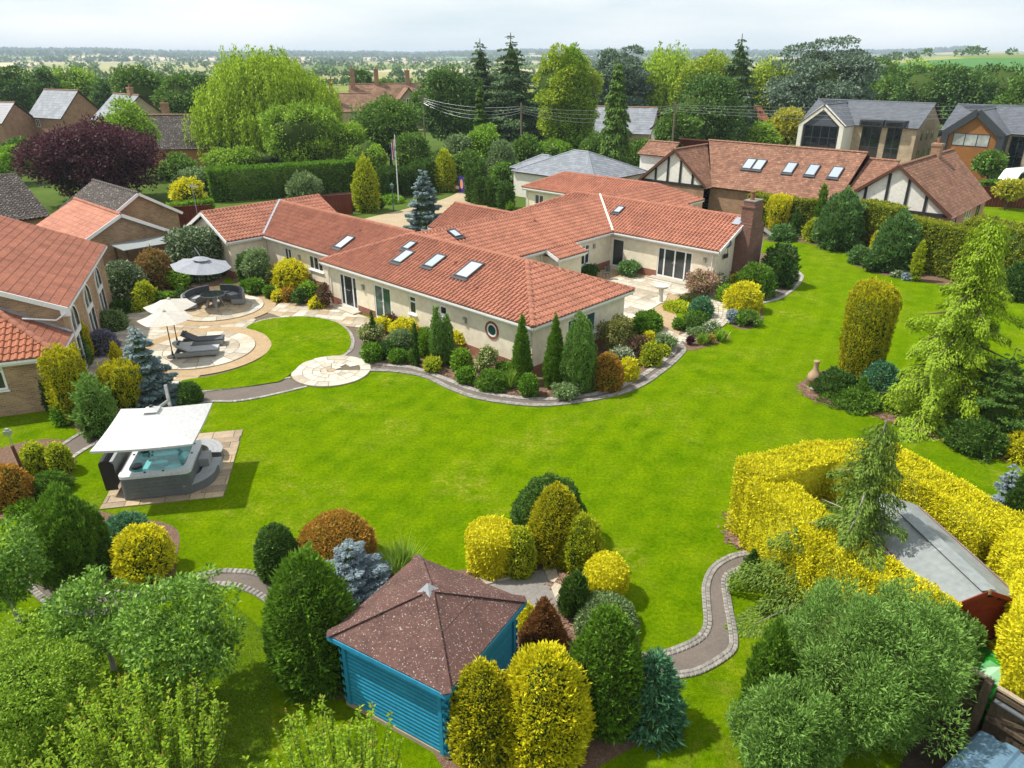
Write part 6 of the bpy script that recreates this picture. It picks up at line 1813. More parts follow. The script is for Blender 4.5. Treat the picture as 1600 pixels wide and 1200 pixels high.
def water_mat():
    m, nt, out = new_mat('spa_water')
    tc = nd(nt, 'ShaderNodeTexCoord')
    t = nd(nt, 'ShaderNodeBsdfTransparent'); t.inputs[0].default_value = (0.50, 0.93, 0.92, 1)
    gl = nd(nt, 'ShaderNodeBsdfGlossy'); gl.inputs['Roughness'].default_value = 0.05
    nt.links.new(bumpn(nt, noise(nt, tc.outputs['Object'], 8, 3), 0.25, 0.02), gl.inputs['Normal'])
    mx = nd(nt, 'ShaderNodeMixShader'); mx.inputs[0].default_value = 0.10
    nt.links.new(t.outputs[0], mx.inputs[1]); nt.links.new(gl.outputs[0], mx.inputs[2]); nt.links.new(mx.outputs[0], out.inputs[0])
water_mat()

# ---- blue summerhouse with a felt pyramid roof
sh = thing('summerhouse', 'blue weatherboarded summerhouse with a speckled brown pyramid roof', 'summerhouse', (-1.77, 12.10, 0), rad(-30.7))
hs, ht, ro_, rz_ = 1.34, 2.0, 1.52, 2.06
nb = 17
bh = (ht - 0.12) / nb
for side in range(4):
    for k in range(nb):
        z = 0.12 + k * bh
        b = MB()
        # rounded shiplap board with a recessed joint
        L = hs + (0.07 if k % 2 == side % 2 else -0.02)
        prof = [(-hs, z + 0.004), (-hs - 0.016, z + bh*0.22), (-hs - 0.018, z + bh*0.6), (-hs - 0.004, z + bh - 0.004)]
        for (y0, z0), (y1, z1) in zip(prof, prof[1:]):
            b.quad([(-L, y0, z0), (L, y0, z0), (L, y1, z1), (-L, y1, z1)])
        b.quad([(-L, -hs, z + 0.004), (-L, -hs - 0.016, z + bh*0.22), (-L, -hs - 0.018, z + bh*0.6), (-L, -hs - 0.004, z + bh - 0.004), (-L, -hs + 0.03, z + bh - 0.004), (-L, -hs + 0.03, z + 0.004)][::-1])
        b.quad([(L, -hs, z + 0.004), (L, -hs - 0.016, z + bh*0.22), (L, -hs - 0.018, z + bh*0.6), (L, -hs - 0.004, z + bh - 0.004), (L, -hs + 0.03, z + bh - 0.004), (L, -hs + 0.03, z + 0.004)])
        o = b.build('board', 'paint_blue', sh); o.rotation_euler = (0, 0, side * math.pi / 2)
b = MB(); b.box((-hs + 0.02, -hs + 0.02, 0.1), (hs - 0.02, hs - 0.02, ht)); b.build('wall_core', 'paint_blue', sh)
b = MB(); b.box((-hs - 0.03, -hs - 0.03, 0.0), (hs + 0.03, hs + 0.03, 0.115)); b.build('base', 'wood_pale', sh)
for sx, sy in ((1, 1), (1, -1), (-1, 1), (-1, -1)):
    b = MB(); b.box((sx*(hs - 0.10) - 0.045, sy*(hs + 0.035) - 0.025, 0.12), (sx*(hs - 0.10) + 0.045, sy*(hs + 0.035) + 0.025, ht - 0.02)); b.box((sx*(hs + 0.035) - 0.025, sy*(hs - 0.10) - 0.045, 0.12), (sx*(hs + 0.035) + 0.025, sy*(hs - 0.10) + 0.045, ht - 0.02)); b.build('corner_post', 'paint_blue', sh)
AP = 2.83
for k in range(4):
    a0, a1 = math.pi/4 + k*math.pi/2, math.pi/4 + (k+1)*math.pi/2
    r = ro_ * math.sqrt(2)
    p, q = Vector((math.cos(a0)*r, math.sin(a0)*r, rz_)), Vector((math.cos(a1)*r, math.sin(a1)*r, rz_))
    ap = Vector((0, 0, AP))
    b = MB()
    n_ = (q - p).cross(ap - p).normalized()
    # two felt strips with a lap across the slope
    m0, m1 = p + (ap - p) * 0.52, q + (ap - q) * 0.52
    b.quad([p, q, m1 , m0]); b.quad([m0 + n_*0.008 - (ap-p)*0.02, m1 + n_*0.008 - (ap-q)*0.02, ap + n_*0.008])
    b.quad([q, p, p - Vector((0,0,0.03)), q - Vector((0,0,0.03))])
    b.build('roof_slope', 'felt_brown', sh)
    c = MB(); c.beam(p + (q-p)*0.0 + Vector((0,0,0.012)), ap + Vector((0,0,0.012)), 0.22, 0.012); c.build('hip_strip', 'felt_brown', sh)
    f = MB(); f.beam(Vector((p.x, p.y, rz_ - 0.085)), Vector((q.x, q.y, rz_ - 0.085)), 0.04, 0.11); f.build('fascia', 'paint_blue', sh)
c = MB(); t_ = 0.17
for k in range(4):
    a0, a1 = math.pi/4 + k*math.pi/2, math.pi/4 + (k+1)*math.pi/2
    c.quad([(math.cos(a0)*t_*1.4, math.sin(a0)*t_*1.4, AP - 0.07), (math.cos(a1)*t_*1.4, math.sin(a1)*t_*1.4, AP - 0.07), (0, 0, AP + 0.13)])
c.build('roof_cap', 'steel', sh)

# ---- red shed with a grey felt roof inside the yellow hedge
rs_a = math.atan2(12.365 - 15.46, 10.389 - 10.02)
shed = thing('garden_shed', 'dark red boarded shed with a grey felt gable roof inside the yellow hedge', 'shed', (10.32, 12.55, 0), rs_a + math.pi/2)
w2, sl = 0.95, 3.6
for s_ in (-1, 1):
    b = MB()
    e0, e1, r0, r1 = (s_*w2, 0, 2.08), (s_*w2, sl, 2.08), (0, 0, 2.48), (0, sl, 2.48)
    pts = [e0, e1, r1, r0] if s_ > 0 else [e0, r0, r1, e1]
    b.quad([(p[0]*1.12, -0.12 if p[1] == 0 else p[1] + 0.1, p[2] - (0.05 if p[0] else 0)) for p in pts])
    b.quad([(p[0]*1.12, -0.12 if p[1] == 0 else p[1] + 0.1, p[2] - (0.08 if p[0] else 0.03)) for p in pts[::-1]])
    b.build('roof_slope', 'felt_grey', shed)
    f = MB(); f.beam((s_*w2*1.12, -0.13, 1.99), (0, -0.13, 2.44), 0.025, 0.10); f.build('barge_board', 'wood_red', shed)
b = MB(); b.beam((0, -0.12, 2.487), (0, sl + 0.1, 2.487), 0.34, 0.012); b.build('ridge_felt', 'felt_grey', shed)
k = 0
z = 0.05
while z < 2.25:
    hw = w2 if z < 1.80 else max(0.02, (2.26 - z) / 0.42 * w2)
    b = MB(); b.box((-hw, -0.022, z), (hw, 0.0, z + 0.115)); b.build('board', 'wood_red', shed); z += 0.12
for x in (-w2, w2):
    z = 0.05
    while z < 1.98:
        b = MB(); b.box((x - 0.012, 0.0, z), (x + 0.012, sl, z + 0.115)); b.build('board', 'wood_red', shed); z += 0.12
b = MB(); b.box((-0.35, -0.05, 0.1), (0.35, -0.023, 1.85)); b.build('door', 'wood_red', shed)
b = MB(); b.box((-0.03, -0.16, 2.40), (0.03, -0.135, 2.56)); b.build('finial', 'wood_pale', shed)

# ---- timber fence and gate, bottom right
fd = Vector((9.83 - 9.206, 10.18 - 11.066)).normalized()
fang = math.atan2(fd.y, fd.x)
fence = thing('board_fence', 'dark weathered board fence between the juniper and the gate', 'fence', (8.62, 11.9, 0), fang)
for k in range(11):
    b = MB(); b.box((k*0.135, -0.012, 0.05), (k*0.135 + 0.128, 0.012, 1.72)); b.build('board', 'wood_fence', fence)
for z in (0.35, 0.95, 1.55):
    b = MB(); b.box((0, -0.06, z), (1.50, -0.014, z + 0.08)); b.build('rail', 'wood_fence', fence)
b = MB(); b.box((0, -0.05, 1.722), (1.5, 0.05, 1.76)); b.build('capping', 'wood_pale', fence)
b = MB(); b.box((1.46, -0.17, 0), (1.60, -0.03, 1.80)); b.build('post', 'wood_fence', fence)
gate = thing('garden_gate', 'braced timber gate behind the blue ribbed cover', 'gate', (8.62 + fd.x*1.66, 11.9 + fd.y*1.66, 0), fang)
for k in range(10):
    b = MB(); b.box((k*0.135, -0.012, 0.08), (k*0.135 + 0.128, 0.012, 1.66)); b.build('board', 'wood_fence', gate)
for z in (0.25, 0.85, 1.5):
    b = MB(); b.box((0, -0.06, z), (1.34, -0.014, z + 0.09)); b.build('rail', 'wood_fence', gate)
for z0, z1 in ((0.30, 0.86), (0.92, 1.5)):
    b = MB(); b.beam((0.05, -0.04, z0), (1.28, -0.04, z1), 0.04, 0.09); b.build('brace', 'wood_fence', gate)
b = MB(); b.box((0, -0.05, 1.662), (1.34, 0.05, 1.71)); b.build('capping', 'wood_pale', gate)
b = MB(); b.tube([(0.02, -0.12, 1.45), (1.5, -0.12, 1.45)], 0.05, 10); tag(b.build('drain_pipe', 'pipe_grey', None, (8.62 + fd.x*1.7, 11.9 + fd.y*1.7, 0), fang), 'grey plastic pipe hung along the top of the gate', 'pipe')
# blue ribbed cover: curved corrugated lid over a box
cov = thing('ribbed_cover', 'blue ribbed plastic cover at the bottom right corner', 'cover', (8.65, 9.83, 0), fang)
b = MB(); n = 8
prof = []
for i in range(33):
    x = i / 32 * 1.7
    r = (i % 8)
    prof.append((x, 0.80 + 0.14 * math.sin(math.pi * i / 32) + (0.05 if r in (1, 2, 3, 4, 5) else 0.0)))
for (x0, z0), (x1, z1) in zip(prof, prof[1:]): b.quad([(x0, -0.75, z0), (x1, -0.75, z1), (x1, 0.75, z1), (x0, 0.75, z0)])
b.build('lid', 'plastic_blue', cov)
b = MB(); b.box((0.04, -0.70, 0), (1.66, 0.70, 0.80)); b.build('tank', 'plastic_blue', cov)
# green bag behind the gate
rngb = random.Random(4)
b = MB(); n = 12
rings = []
for j in range(7):
    t = j / 6; r = 0.5 * (0.8 + 0.35 * math.sin(math.pi * (0.15 + 0.7 * t))) * (1 if j < 6 else 0.45)
    rings.append([(math.cos(2*math.pi*k/n) * r * rngb.uniform(0.8, 1.15), math.sin(2*math.pi*k/n) * r * rngb.uniform(0.8, 1.15), t * 1.5 + rngb.uniform(-0.06, 0.06)) for k in range(n)])
for A, B in zip(rings, rings[1:]):
    for k in range(n): b.quad([A[k], A[(k+1) % n], B[(k+1) % n], B[k]])
b.quad(rings[-1])
tag(b.build('green_bag', 'plastic_green', None, (10.22, 11.42, 0), weld=True), 'crumpled bright green plastic bag behind the gate', 'bag')
sheet('yard', [(8.86, 11.30), (9.98, 11.82), (11.25, 11.13), (10.24, 9.25), (7.07, 9.25)], 0.013, 'bare_soil')

# ---- hot tub
tub = thing('hot_tub', 'square grey-panelled hot tub full of turquoise water', 'hot tub', (-11.62, 20.85, 0.035), TUBROT)
TS, TH = 1.06, 0.88
def rrect(s, r, n=5):
    out = []
    for cx, cy, a in ((s - r, s - r, 0), (-s + r, s - r, 90), (-s + r, -s + r, 180), (s - r, -s + r, 270)):
        for k in range(n + 1): t = rad(a + 90 * k / n); out.append((cx + r*math.cos(t), cy + r*math.sin(t)))
    return out
for side in range(4):
    b = MB()
    for k in range(6): b.box((-TS + 0.14, -TS + 0.0, 0.03 + k*0.128), (TS - 0.14, -TS + 0.04, 0.03 + k*0.128 + 0.122))
    o = b.build('panel', 'tub_panel', tub); o.rotation_euler = (0, 0, side*math.pi/2)
for sx, sy in ((1, 1), (1, -1), (-1, 1), (-1, -1)):
    b = MB(); cx, cy = sx*(TS - 0.15), sy*(TS - 0.15); a = math.atan2(sy, sx)
    b.prism([(cx + 0.16*math.cos(a + t), cy + 0.16*math.sin(a + t)) for t in [(-1 + 2*k/8) * math.pi*0.5 for k in range(9)]], 0.02, 0.80); b.build('corner', 'tub_panel', tub)
o_, i_ = rrect(TS + 0.03, 0.2), rrect(TS - 0.20, 0.32)
b = MB(); n = len(o_)
for k in range(n):
    j = (k + 1) % n
    b.quad([(*o_[k], TH), (*o_[j], TH), (*i_[j], TH + 0.015), (*i_[k], TH + 0.015)])
    b.quad([(*o_[k], TH - 0.10), (*o_[j], TH - 0.10), (*o_[j], TH), (*o_[k], TH)])
    b.quad([(*i_[k], TH + 0.015), (*i_[j], TH + 0.015), (i_[j][0]*0.9, i_[j][1]*0.9, TH - 0.34), (i_[k][0]*0.9, i_[k][1]*0.9, TH - 0.34)])
b.quad([(x*0.9, y*0.9, TH - 0.34) for x, y in i_])
b.build('shell', 'tub_shell', tub)
b = MB(); b.quad([(x*0.985, y*0.985, TH - 0.07) for x, y in i_]); wobj = b.build('water', 'spa_water', tub); tag(wobj, kind='stuff')
for x, y, w, d, h in ((-0.45, -0.55, 0.55, 0.35, 0.16), (0.45, -0.45, 0.6, 0.4, 0.15), (0.0, 0.55, 0.9, 0.3, 0.2), (0.62, 0.3, 0.3, 0.6, 0.18), (-0.1, 0.1, 0.5, 0.24, 0.10)):
    b = MB(); b.prism([(x + w/2*math.cos(t), y + d/2*math.sin(t)) for t in [2*math.pi*k/12 for k in range(12)]], TH - 0.34, TH - 0.26 + h*0.6); b.build('seat', 'tub_shell', tub)
for x, y, w in ((-0.66, -0.42, 0.16), (-0.66, 0.62, 0.12)):
    b = MB(); b.prism([(x + w*math.cos(t), y + w*1.1*math.sin(t)) for t in [2*math.pi*k/14 for k in range(14)]], TH - 0.05, TH + 0.035); b.build('headrest', 'vinyl_black', tub)
for x, y in ((-0.3, -0.93), (0.25, -0.93), (0.93, 0.1), (-0.93, 0.35), (-0.9, 0.75), (0.9, 0.75), (-0.5, 0.45), (-0.42, 0.58), (-0.55, 0.58), (-0.48, 0.30), (-0.38, 0.36)):
    b = MB(); zz = TH + 0.016 if abs(x) > 0.85 or abs(y) > 0.85 else TH - 0.065
    b.lathe([(zz, 0.038), (zz + 0.02, 0.03)], 10, (x, y)); b.build('jet', 'vinyl_black', tub)
# folded cover on its lifter at the left side
cv = thing('tub_cover', 'folded dark vinyl cover hanging beside the hot tub', 'cover', tub_local(0.28, 1.75) + (0.03,), TUBROT)
for x0, x1, lean in ((-0.16, -0.06, -0.10), (0.0, 0.10, 0.05)):
    b = MB(); q = [(x0, -1.0, 0.30), (x1, -1.0, 0.30), (x1 + lean, -1.0, 1.25), (x0 + lean, -1.0, 1.25)]
    r = [(x, 1.05, z) for x, y, z in q]
    for i in range(4): j = (i+1) % 4; b.quad([q[i], q[j], r[j], r[i]])
    b.quad(q[::-1]); b.quad(r)
    b.build('half', 'tub_step' if x0 > -0.05 else 'vinyl_black', cv)
b = MB(); b.quad([(-0.24, -1.03, 0.22), (0.14, -1.03, 0.22), (0.17, -1.03, 1.15), (0.05, -1.05, 1.3), (-0.16, -1.05, 1.3), (-0.28, -1.03, 1.2)]); b.build('flap', 'vinyl_black', cv)
b = MB(); b.tube([(0.1, -1.0, 0.75), (0.42, -1.05, 0.7), (0.42, -1.05, 0.05), (0.3, -1.05, 0.02)], 0.015, 6); b.build('lifter_arm', 'dark_metal', cv)
# steps and curved planters on the right side
st1 = thing('tub_steps', 'two-tread grey step against the hot tub', 'step', tub_local(2.72, 1.9) + (0.036,), TUBROT)
b = MB(); b.box((-0.02, -0.3, 0.28), (0.34, 0.3, 0.56)); b.build('tread', 'tub_step', st1)
b = MB(); b.box((0.345, -0.32, 0.0), (0.66, 0.28, 0.28)); b.build('tread', 'tub_step', st1)
def tub_bench(name, label, a0, a1, at, rot):
    t = thing(name, label, 'step', at, rot)
    p = [(math.cos(rad(a0 + (a1 - a0)*k/10))*1.05, math.sin(rad(a0 + (a1 - a0)*k/10))*1.05) for k in range(11)]
    q = [(math.cos(rad(a1 - (a1 - a0)*k/10))*0.62, math.sin(rad(a1 - (a1 - a0)*k/10))*0.62) for k in range(11)]
    b = MB(); b.prism(p + q, 0, 0.30); b.build('side', 'tub_panel', t)
    for k in range(3):
        r0, r1 = 0.60 + k*0.155, 0.60 + k*0.155 + 0.148
        b = MB(); b.prism([(math.cos(rad(a0 + (a1-a0)*i/10))*r1, math.sin(rad(a0 + (a1-a0)*i/10))*r1) for i in range(11)] + [(math.cos(rad(a1 - (a1-a0)*i/10))*r0, math.sin(rad(a1 - (a1-a0)*i/10))*r0) for i in range(11)], 0.302, 0.335)
        b.build('slat', 'tub_step', t)
tub_bench('curved_step', 'grey curved step at the near corner of the hot tub', -80, 10, tub_local(2.28, 1.35) + (0.036,), TUBROT)
tub_bench('curved_step', 'grey curved step at the far corner of the hot tub', -10, 80, tub_local(2.28, 2.6) + (0.036,), TUBROT)

def square_parasol(loc, rz, half, zt, ze, label):
    t = thing('cantilever_parasol', label, 'parasol', loc, rz)
    for k in range(4):
        a0, a1 = math.pi/4 + k*math.pi/2, math.pi/4 + (k+1)*math.pi/2
        r = half * math.sqrt(2)
        p, q = Vector((math.cos(a0)*r, math.sin(a0)*r, ze)), Vector((math.cos(a1)*r, math.sin(a1)*r, ze))
        ap = Vector((0, 0, zt))
        b = MB(); N = 6
        for i in range(N):
            s0, s1 = i/N, (i+1)/N
            for j in range(N):
                def pt(s, u):
                    m = p + (q - p) * u; v = m + (ap - m) * s
                    v.z -= 0.05 * math.sin(math.pi * u) * (1 - s) ; return v
                b.quad([pt(s0, j/N), pt(s0, (j+1)/N), pt(s1, (j+1)/N), pt(s1, j/N)])
        for j in range(N):
            A = p + (q-p)*(j/N); B = p + (q-p)*((j+1)/N)
            A.z -= 0.05*math.sin(math.pi*j/N); B.z -= 0.05*math.sin(math.pi*(j+1)/N)
            b.quad([B, A, A - Vector((0,0,0.07)), B - Vector((0,0,0.07))])
        b.build('canopy_panel', 'canvas_white', t, weld=True)
        c = MB(); c.beam(p - Vector((0,0,0.04)), ap - Vector((0,0,0.06)), 0.03, 0.03); c.build('rib', 'steel', t)
    b = MB()
    for k in range(4):
        a0, a1 = math.pi/4 + k*math.pi/2, math.pi/4 + (k+1)*math.pi/2
        b.quad([(math.cos(a0)*0.32, math.sin(a0)*0.32, zt - 0.03), (math.cos(a1)*0.32, math.sin(a1)*0.32, zt - 0.03), (0, 0, zt + 0.10)])
    b.build('vent_cap', 'canvas_white', t)
    b = MB(); b.lathe([(zt + 0.07, 0.06), (zt + 0.13, 0.05)], 10); b.build('finial', 'dark_metal', t)
    yb = half + 0.12
    b = MB(); b.beam((0.05, yb, 0), (0.05, yb, zt + 0.12), 0.09, 0.09); b.build('mast', 'steel', t)
    b = MB(); b.beam((0.05, yb, zt - 0.45), (0, 0.0, zt - 0.12), 0.06, 0.08); b.build('arm', 'steel', t)
    b = MB(); b.box((-0.4, yb - 0.4, 0), (0.5, yb + 0.4, 0.09)); b.build('base', 'concrete', t)
    return t
square_parasol((-11.52, 20.72, 0.0), rad(9.5), 1.47, 2.78, 2.18, 'large square white cantilever parasol shading the hot tub')

def parasol(loc, r, zt, ze, n, cloth, label, pole='wood_brown', double=False, tilt=(0, 0), rz=0.0, arm=None):
    t = thing('parasol', label, 'parasol', loc, rz)
    c = Vector((0, 0, zt))
    tl = Matrix.Translation(c) @ Matrix.Rotation(tilt[0], 4, 'X') @ Matrix.Rotation(tilt[1], 4, 'Y') @ Matrix.Translation(-c)
    for k in range(n):
        a0, a1 = 2*math.pi*k/n, 2*math.pi*(k+1)/n
        b = MB(); N = 4
        p, q = Vector((math.cos(a0)*r, math.sin(a0)*r, ze)), Vector((math.cos(a1)*r, math.sin(a1)*r, ze))
        for i in range(N):
            for j in range(N):
                def pt(s, u):
                    m = p + (q - p)*u; v = m + (c - m)*s
                    v.z -= 0.04*math.sin(math.pi*u)*(1 - s); return tl @ v
                b.quad([pt(i/N, j/N), pt(i/N, (j+1)/N), pt((i+1)/N, (j+1)/N), pt((i+1)/N, j/N)])
        b.build('canopy_panel', cloth, t, weld=True)
        s_ = MB(); s_.beam(tl @ (p - Vector((0,0,0.02))), tl @ (c - Vector((0,0,0.04))), 0.018, 0.018); s_.build('rib', pole, t)
    if double:
        b = MB()
        for k in range(n):
            a0, a1 = 2*math.pi*k/n, 2*math.pi*(k+1)/n
            b.quad([tl @ Vector((math.cos(a0)*r*0.3, math.sin(a0)*r*0.3, zt - 0.02)), tl @ Vector((math.cos(a1)*r*0.3, math.sin(a1)*r*0.3, zt - 0.02)), tl @ Vector((0, 0, zt + 0.13))])
        b.build('vent_cap', cloth, t)
    else:
        b = MB(); b.lathe([(zt - 0.02, 0.09), (zt + 0.03, 0.07), (zt + 0.08, 0.02)], 10); b.build('finial', cloth, t)
    if arm:
        ax, ay = arm
        b = MB(); b.tube([(ax, ay, 0.05), (ax*0.95, ay*0.95, zt + 0.25), (0, 0, zt + 0.12)], 0.035, 8); b.build('mast', 'dark_metal', t)
        b = MB(); b.box((ax - 0.35, ay - 0.35, 0), (ax + 0.35, ay + 0.35, 0.08)); b.build('base', 'dark_metal', t)
    else:
        b = MB(); b.tube([(0, 0, 0.05), (0, 0, zt)], 0.024, 8); b.build('pole', pole, t)
        b = MB(); b.lathe([(0, 0.27), (0.05, 0.26), (0.09, 0.06), (0.3, 0.035)], 16); b.build('base', 'dark_metal', t)
    return t
parasol((-16.05, 31.75, 0.08), 1.22, 2.28, 1.92, 6, 'canvas_cream', 'nearer of two cream parasols beside the sun loungers', rz=0.3)
parasol((-16.6, 33.55, 0.08), 1.22, 2.30, 1.95, 6, 'canvas_cream', 'farther of two cream parasols beside the sun loungers', rz=0.25)
parasol((-17.35, 39.6, 0.08), 1.62, 2.72, 2.30, 8, 'canvas_grey', 'big grey octagonal parasol over the sofa', 'dark_metal', True, (rad(3), rad(6)), 0.2, (-0.6, 1.7))

# ---- sun loungers
def lounger(loc, rz, label, seat):
    t = thing('sun_lounger', label, 'sun lounger', loc, rz, 'sun loungers on the stone circle')
    b = MB()
    b.box((-0.95, -0.36, 0.10), (0.95, -0.31, 0.29)); b.box((-0.95, 0.31, 0.10), (0.95, 0.36, 0.29)); b.box((0.90, -0.31, 0.10), (0.95, 0.31, 0.29)); b.box((-0.95, -0.31, 0.10), (-0.90, 0.31, 0.29))
    for k in range(12): b.box((-0.36 + k*0.105, -0.308, 0.262), (-0.36 + k*0.105 + 0.08, 0.308, 0.282))
    b.build('frame', 'rattan_grey', t)
    for sx, sy in ((1, 1), (1, -1), (-1, 1), (-1, -1)):
        l = MB(); l.box((sx*0.89 - 0.03, sy*0.32 - 0.03, 0), (sx*0.89 + 0.03, sy*0.32 + 0.03, 0.105)); l.build('leg', 'rattan_grey', t)
    c = MB(); c.box((-0.30, -0.32, 0.295), (0.98, 0.32, 0.365)); c.build('cushion', seat, t)
    c = MB(); c.box((-0.30, -0.322, 0.292), (0.982, 0.322, 0.318)); c.build('cushion_edge', 'cushion_dark', t)
    a = Vector((-0.32, 0, 0.31)); d = Vector((-0.62, 0, 0.36)); n = Vector((0.36, 0, 0.62)).normalized()*0.08
    q = [a, a + d, a + d + n, a + n]
    c = MB()
    L_ = [(v.x, -0.32, v.z) for v in q]; R_ = [(v.x, 0.32, v.z) for v in q]
    for i in range(4): j = (i + 1) % 4; c.quad([L_[i], R_[i], R_[j], L_[j]])
    c.quad(L_); c.quad(R_[::-1]); c.build('backrest', 'cushion_dark' if seat == 'cushion_dark' else 'cushion_grey', t)
    h = MB(); m = a + d*0.78 + n*1.35
    h.tube([(m.x, -0.24, m.z), (m.x, 0.24, m.z)], 0.055, 10); h.build('headrest', 'cushion_dark', t)
lounger((-14.95, 31.95, 0.083), rad(13), 'nearer sun lounger with a pale grey cushion on the stone circle', 'cushion_grey')
lounger((-15.2, 33.3, 0.083), rad(13), 'farther sun lounger with a dark cushion on the stone circle', 'cushion_dark')
tb = thing('side_table', 'small white side table between the two sun loungers', 'table', (-15.65, 32.5, 0.083), rad(13))
b = MB(); b.box((-0.25, -0.22, 0.36), (0.25, 0.22, 0.39)); b.build('top', 'canvas_white', tb)
for sx, sy in ((1, 1), (1, -1), (-1, 1), (-1, -1)):
    b = MB(); b.box((sx*0.2 - 0.02, sy*0.18 - 0.02, 0), (sx*0.2 + 0.02, sy*0.18 + 0.02, 0.36)); b.build('leg', 'rattan_grey', tb)

# ---- curved rattan sofas and round glass table
def arc_sofa(c, a0, a1, r0, r1, label):
    t = thing('curved_sofa', label, 'sofa', (c[0], c[1], 0.082), 0, 'curved sofas around the round table')
    def arc(ra, rb, z0, z1, x0, x1, name, mat):
        n = 8
        p = [(math.cos(rad(x0 + (x1-x0)*k/n))*rb, math.sin(rad(x0 + (x1-x0)*k/n))*rb) for k in range(n+1)]
        q = [(math.cos(rad(x1 - (x1-x0)*k/n))*ra, math.sin(rad(x1 - (x1-x0)*k/n))*ra) for k in range(n+1)]
        b = MB(); b.prism(p + q, z0, z1); b.build(name, mat, t)
    arc(r0, r1, 0.06, 0.33, a0, a1, 'base', 'rattan_grey')
    arc(r1 - 0.08, r1 + 0.02, 0.331, 0.74, a0, a1, 'back', 'rattan_grey')
    m = 3
    for k in range(m):
        x0, x1 = a0 + (a1-a0)*k/m + 0.6, a0 + (a1-a0)*(k+1)/m - 0.6
        arc(r0 + 0.01, r1 - 0.22, 0.332, 0.43, x0, x1, 'seat_cushion', 'cushion_grey' if k == 1 else 'cushion_dark')
        arc(r1 - 0.215, r1 - 0.085, 0.335, 0.80, x0, x1, 'back_cushion', 'cushion_dark')
    for a in (a0 + 3, a1 - 3):
        b = MB(); x, y = math.cos(rad(a))*(r0 + 0.06), math.sin(rad(a))*(r0 + 0.06); b.box((x - 0.04, y - 0.04, 0), (x + 0.04, y + 0.04, 0.06)); b.build('foot', 'rattan_grey', t)
TC_ = (-17.0, 39.55)
arc_sofa(TC_, 118, 218, 0.95, 1.68, 'left curved rattan sofa with charcoal cushions under the grey parasol')
arc_sofa(TC_, 5, 96, 0.95, 1.68, 'right curved rattan sofa with charcoal cushions under the grey parasol')
tb = thing('round_table', 'round glass-topped rattan table between the curved sofas', 'table', (TC_[0], TC_[1], 0.082))
b = MB(); b.lathe([(0.64, 0.68), (0.66, 0.70), (0.69, 0.70)], 28); b.build('rim', 'rattan_grey', tb)
b = MB(); b.lathe([(0.692, 0.645), (0.70, 0.64)], 28); b.build('glass_top', 'table_glass', tb)
for k in range(6):
    a = 2*math.pi*k/6
    b = MB(); c_, s_ = math.cos(a), math.sin(a); tx, ty = -s_, c_
    b.quad([(c_*0.30 + tx*0.16, s_*0.30 + ty*0.16, 0.64), (c_*0.30 - tx*0.16, s_*0.30 - ty*0.16, 0.64), (c_*0.56 - tx*0.06, s_*0.56 - ty*0.06, 0), (c_*0.56 + tx*0.06, s_*0.56 + ty*0.06, 0)])
    b.quad([(c_*0.26 + tx*0.16, s_*0.26 + ty*0.16, 0.64), (c_*0.50 + tx*0.06, s_*0.50 + ty*0.06, 0), (c_*0.50 - tx*0.06, s_*0.50 - ty*0.06, 0), (c_*0.26 - tx*0.16, s_*0.26 - ty*0.16, 0.64)])
    b.build('leg', 'rattan_grey', tb)

# ---- floodlight on a post, chiminea, bird bath, terrace chair
fp = thing('floodlight_post', 'leaning brown post carrying a steel floodlight', 'post', (-15.78, 20.22, 0))
b = MB(); b.tube([(0.0, 0, 0), (-0.16, -0.02, 1.72)], 0.05, 8); b.build('post', 'wood_brown', fp)
b = MB(); b.tube([(-0.14, 0.0, 1.45), (-0.17, 0, 2.15)], 0.015, 6); b.build('bracket', 'steel', fp)
b = MB(); b.box((-0.27, -0.08, 2.12), (-0.07, 0.06, 2.26)); b.box((-0.22, -0.05, 2.262), (-0.12, 0.03, 2.33)); b.build('lamp', 'steel', fp)
b = MB(); b.lathe([(0, 0.15), (0.12, 0.13), (0.2, 0.10), (0.26, 0.17), (0.36, 0.25), (0.5, 0.29), (0.64, 0.26), (0.76, 0.17), (0.86, 0.115), (1.0, 0.10), (1.14, 0.095), (1.2, 0.12), (1.26, 0.125), (1.27, 0.09)], 20)
chi = thing('chiminea', 'bulbous clay chiminea standing at the tip of the cedar bed', 'chiminea', (12.97, 28.4, 0.0))
b.build('pot', 'terracotta_pale', chi, smooth=True)
b = MB(); b.quad([(math.cos(t)*0.12 , -0.285 - 0.004*math.cos(t), 0.5 + math.sin(t)*0.1) for t in [2*math.pi*k/12 for k in range(12)]]); b.build('mouth', 'vinyl_black', chi)
b = MB(); b.lathe([(0, 0.22), (0.08, 0.2)], 12); b.build('base', 'stone_white', chi)
bb_ = thing('bird_bath', 'white stone bird bath on the terrace gravel', 'bird bath', (8.62, 40.3, 0.0))
b = MB(); b.lathe([(0.0, 0.24), (0.06, 0.24), (0.08, 0.17), (0.14, 0.15), (0.5, 0.12), (0.82, 0.14), (0.86, 0.2)], 16); b.build('pedestal', 'stone_white', bb_)
b = MB(); b.lathe([(0.86, 0.18), (0.92, 0.36), (1.02, 0.45), (1.06, 0.45), (1.05, 0.40), (0.98, 0.30), (0.97, 0.02)], 20); b.build('bowl', 'stone_white', bb_)
chr_ = thing('garden_chair', 'dark metal chair near the terrace window', 'chair', (6.00, 45.09, 0.04), rad(-60))
b = MB(); b.lathe([(0.42, 0.24), (0.45, 0.24)], 14); b.build('seat', 'dark_metal', chr_)
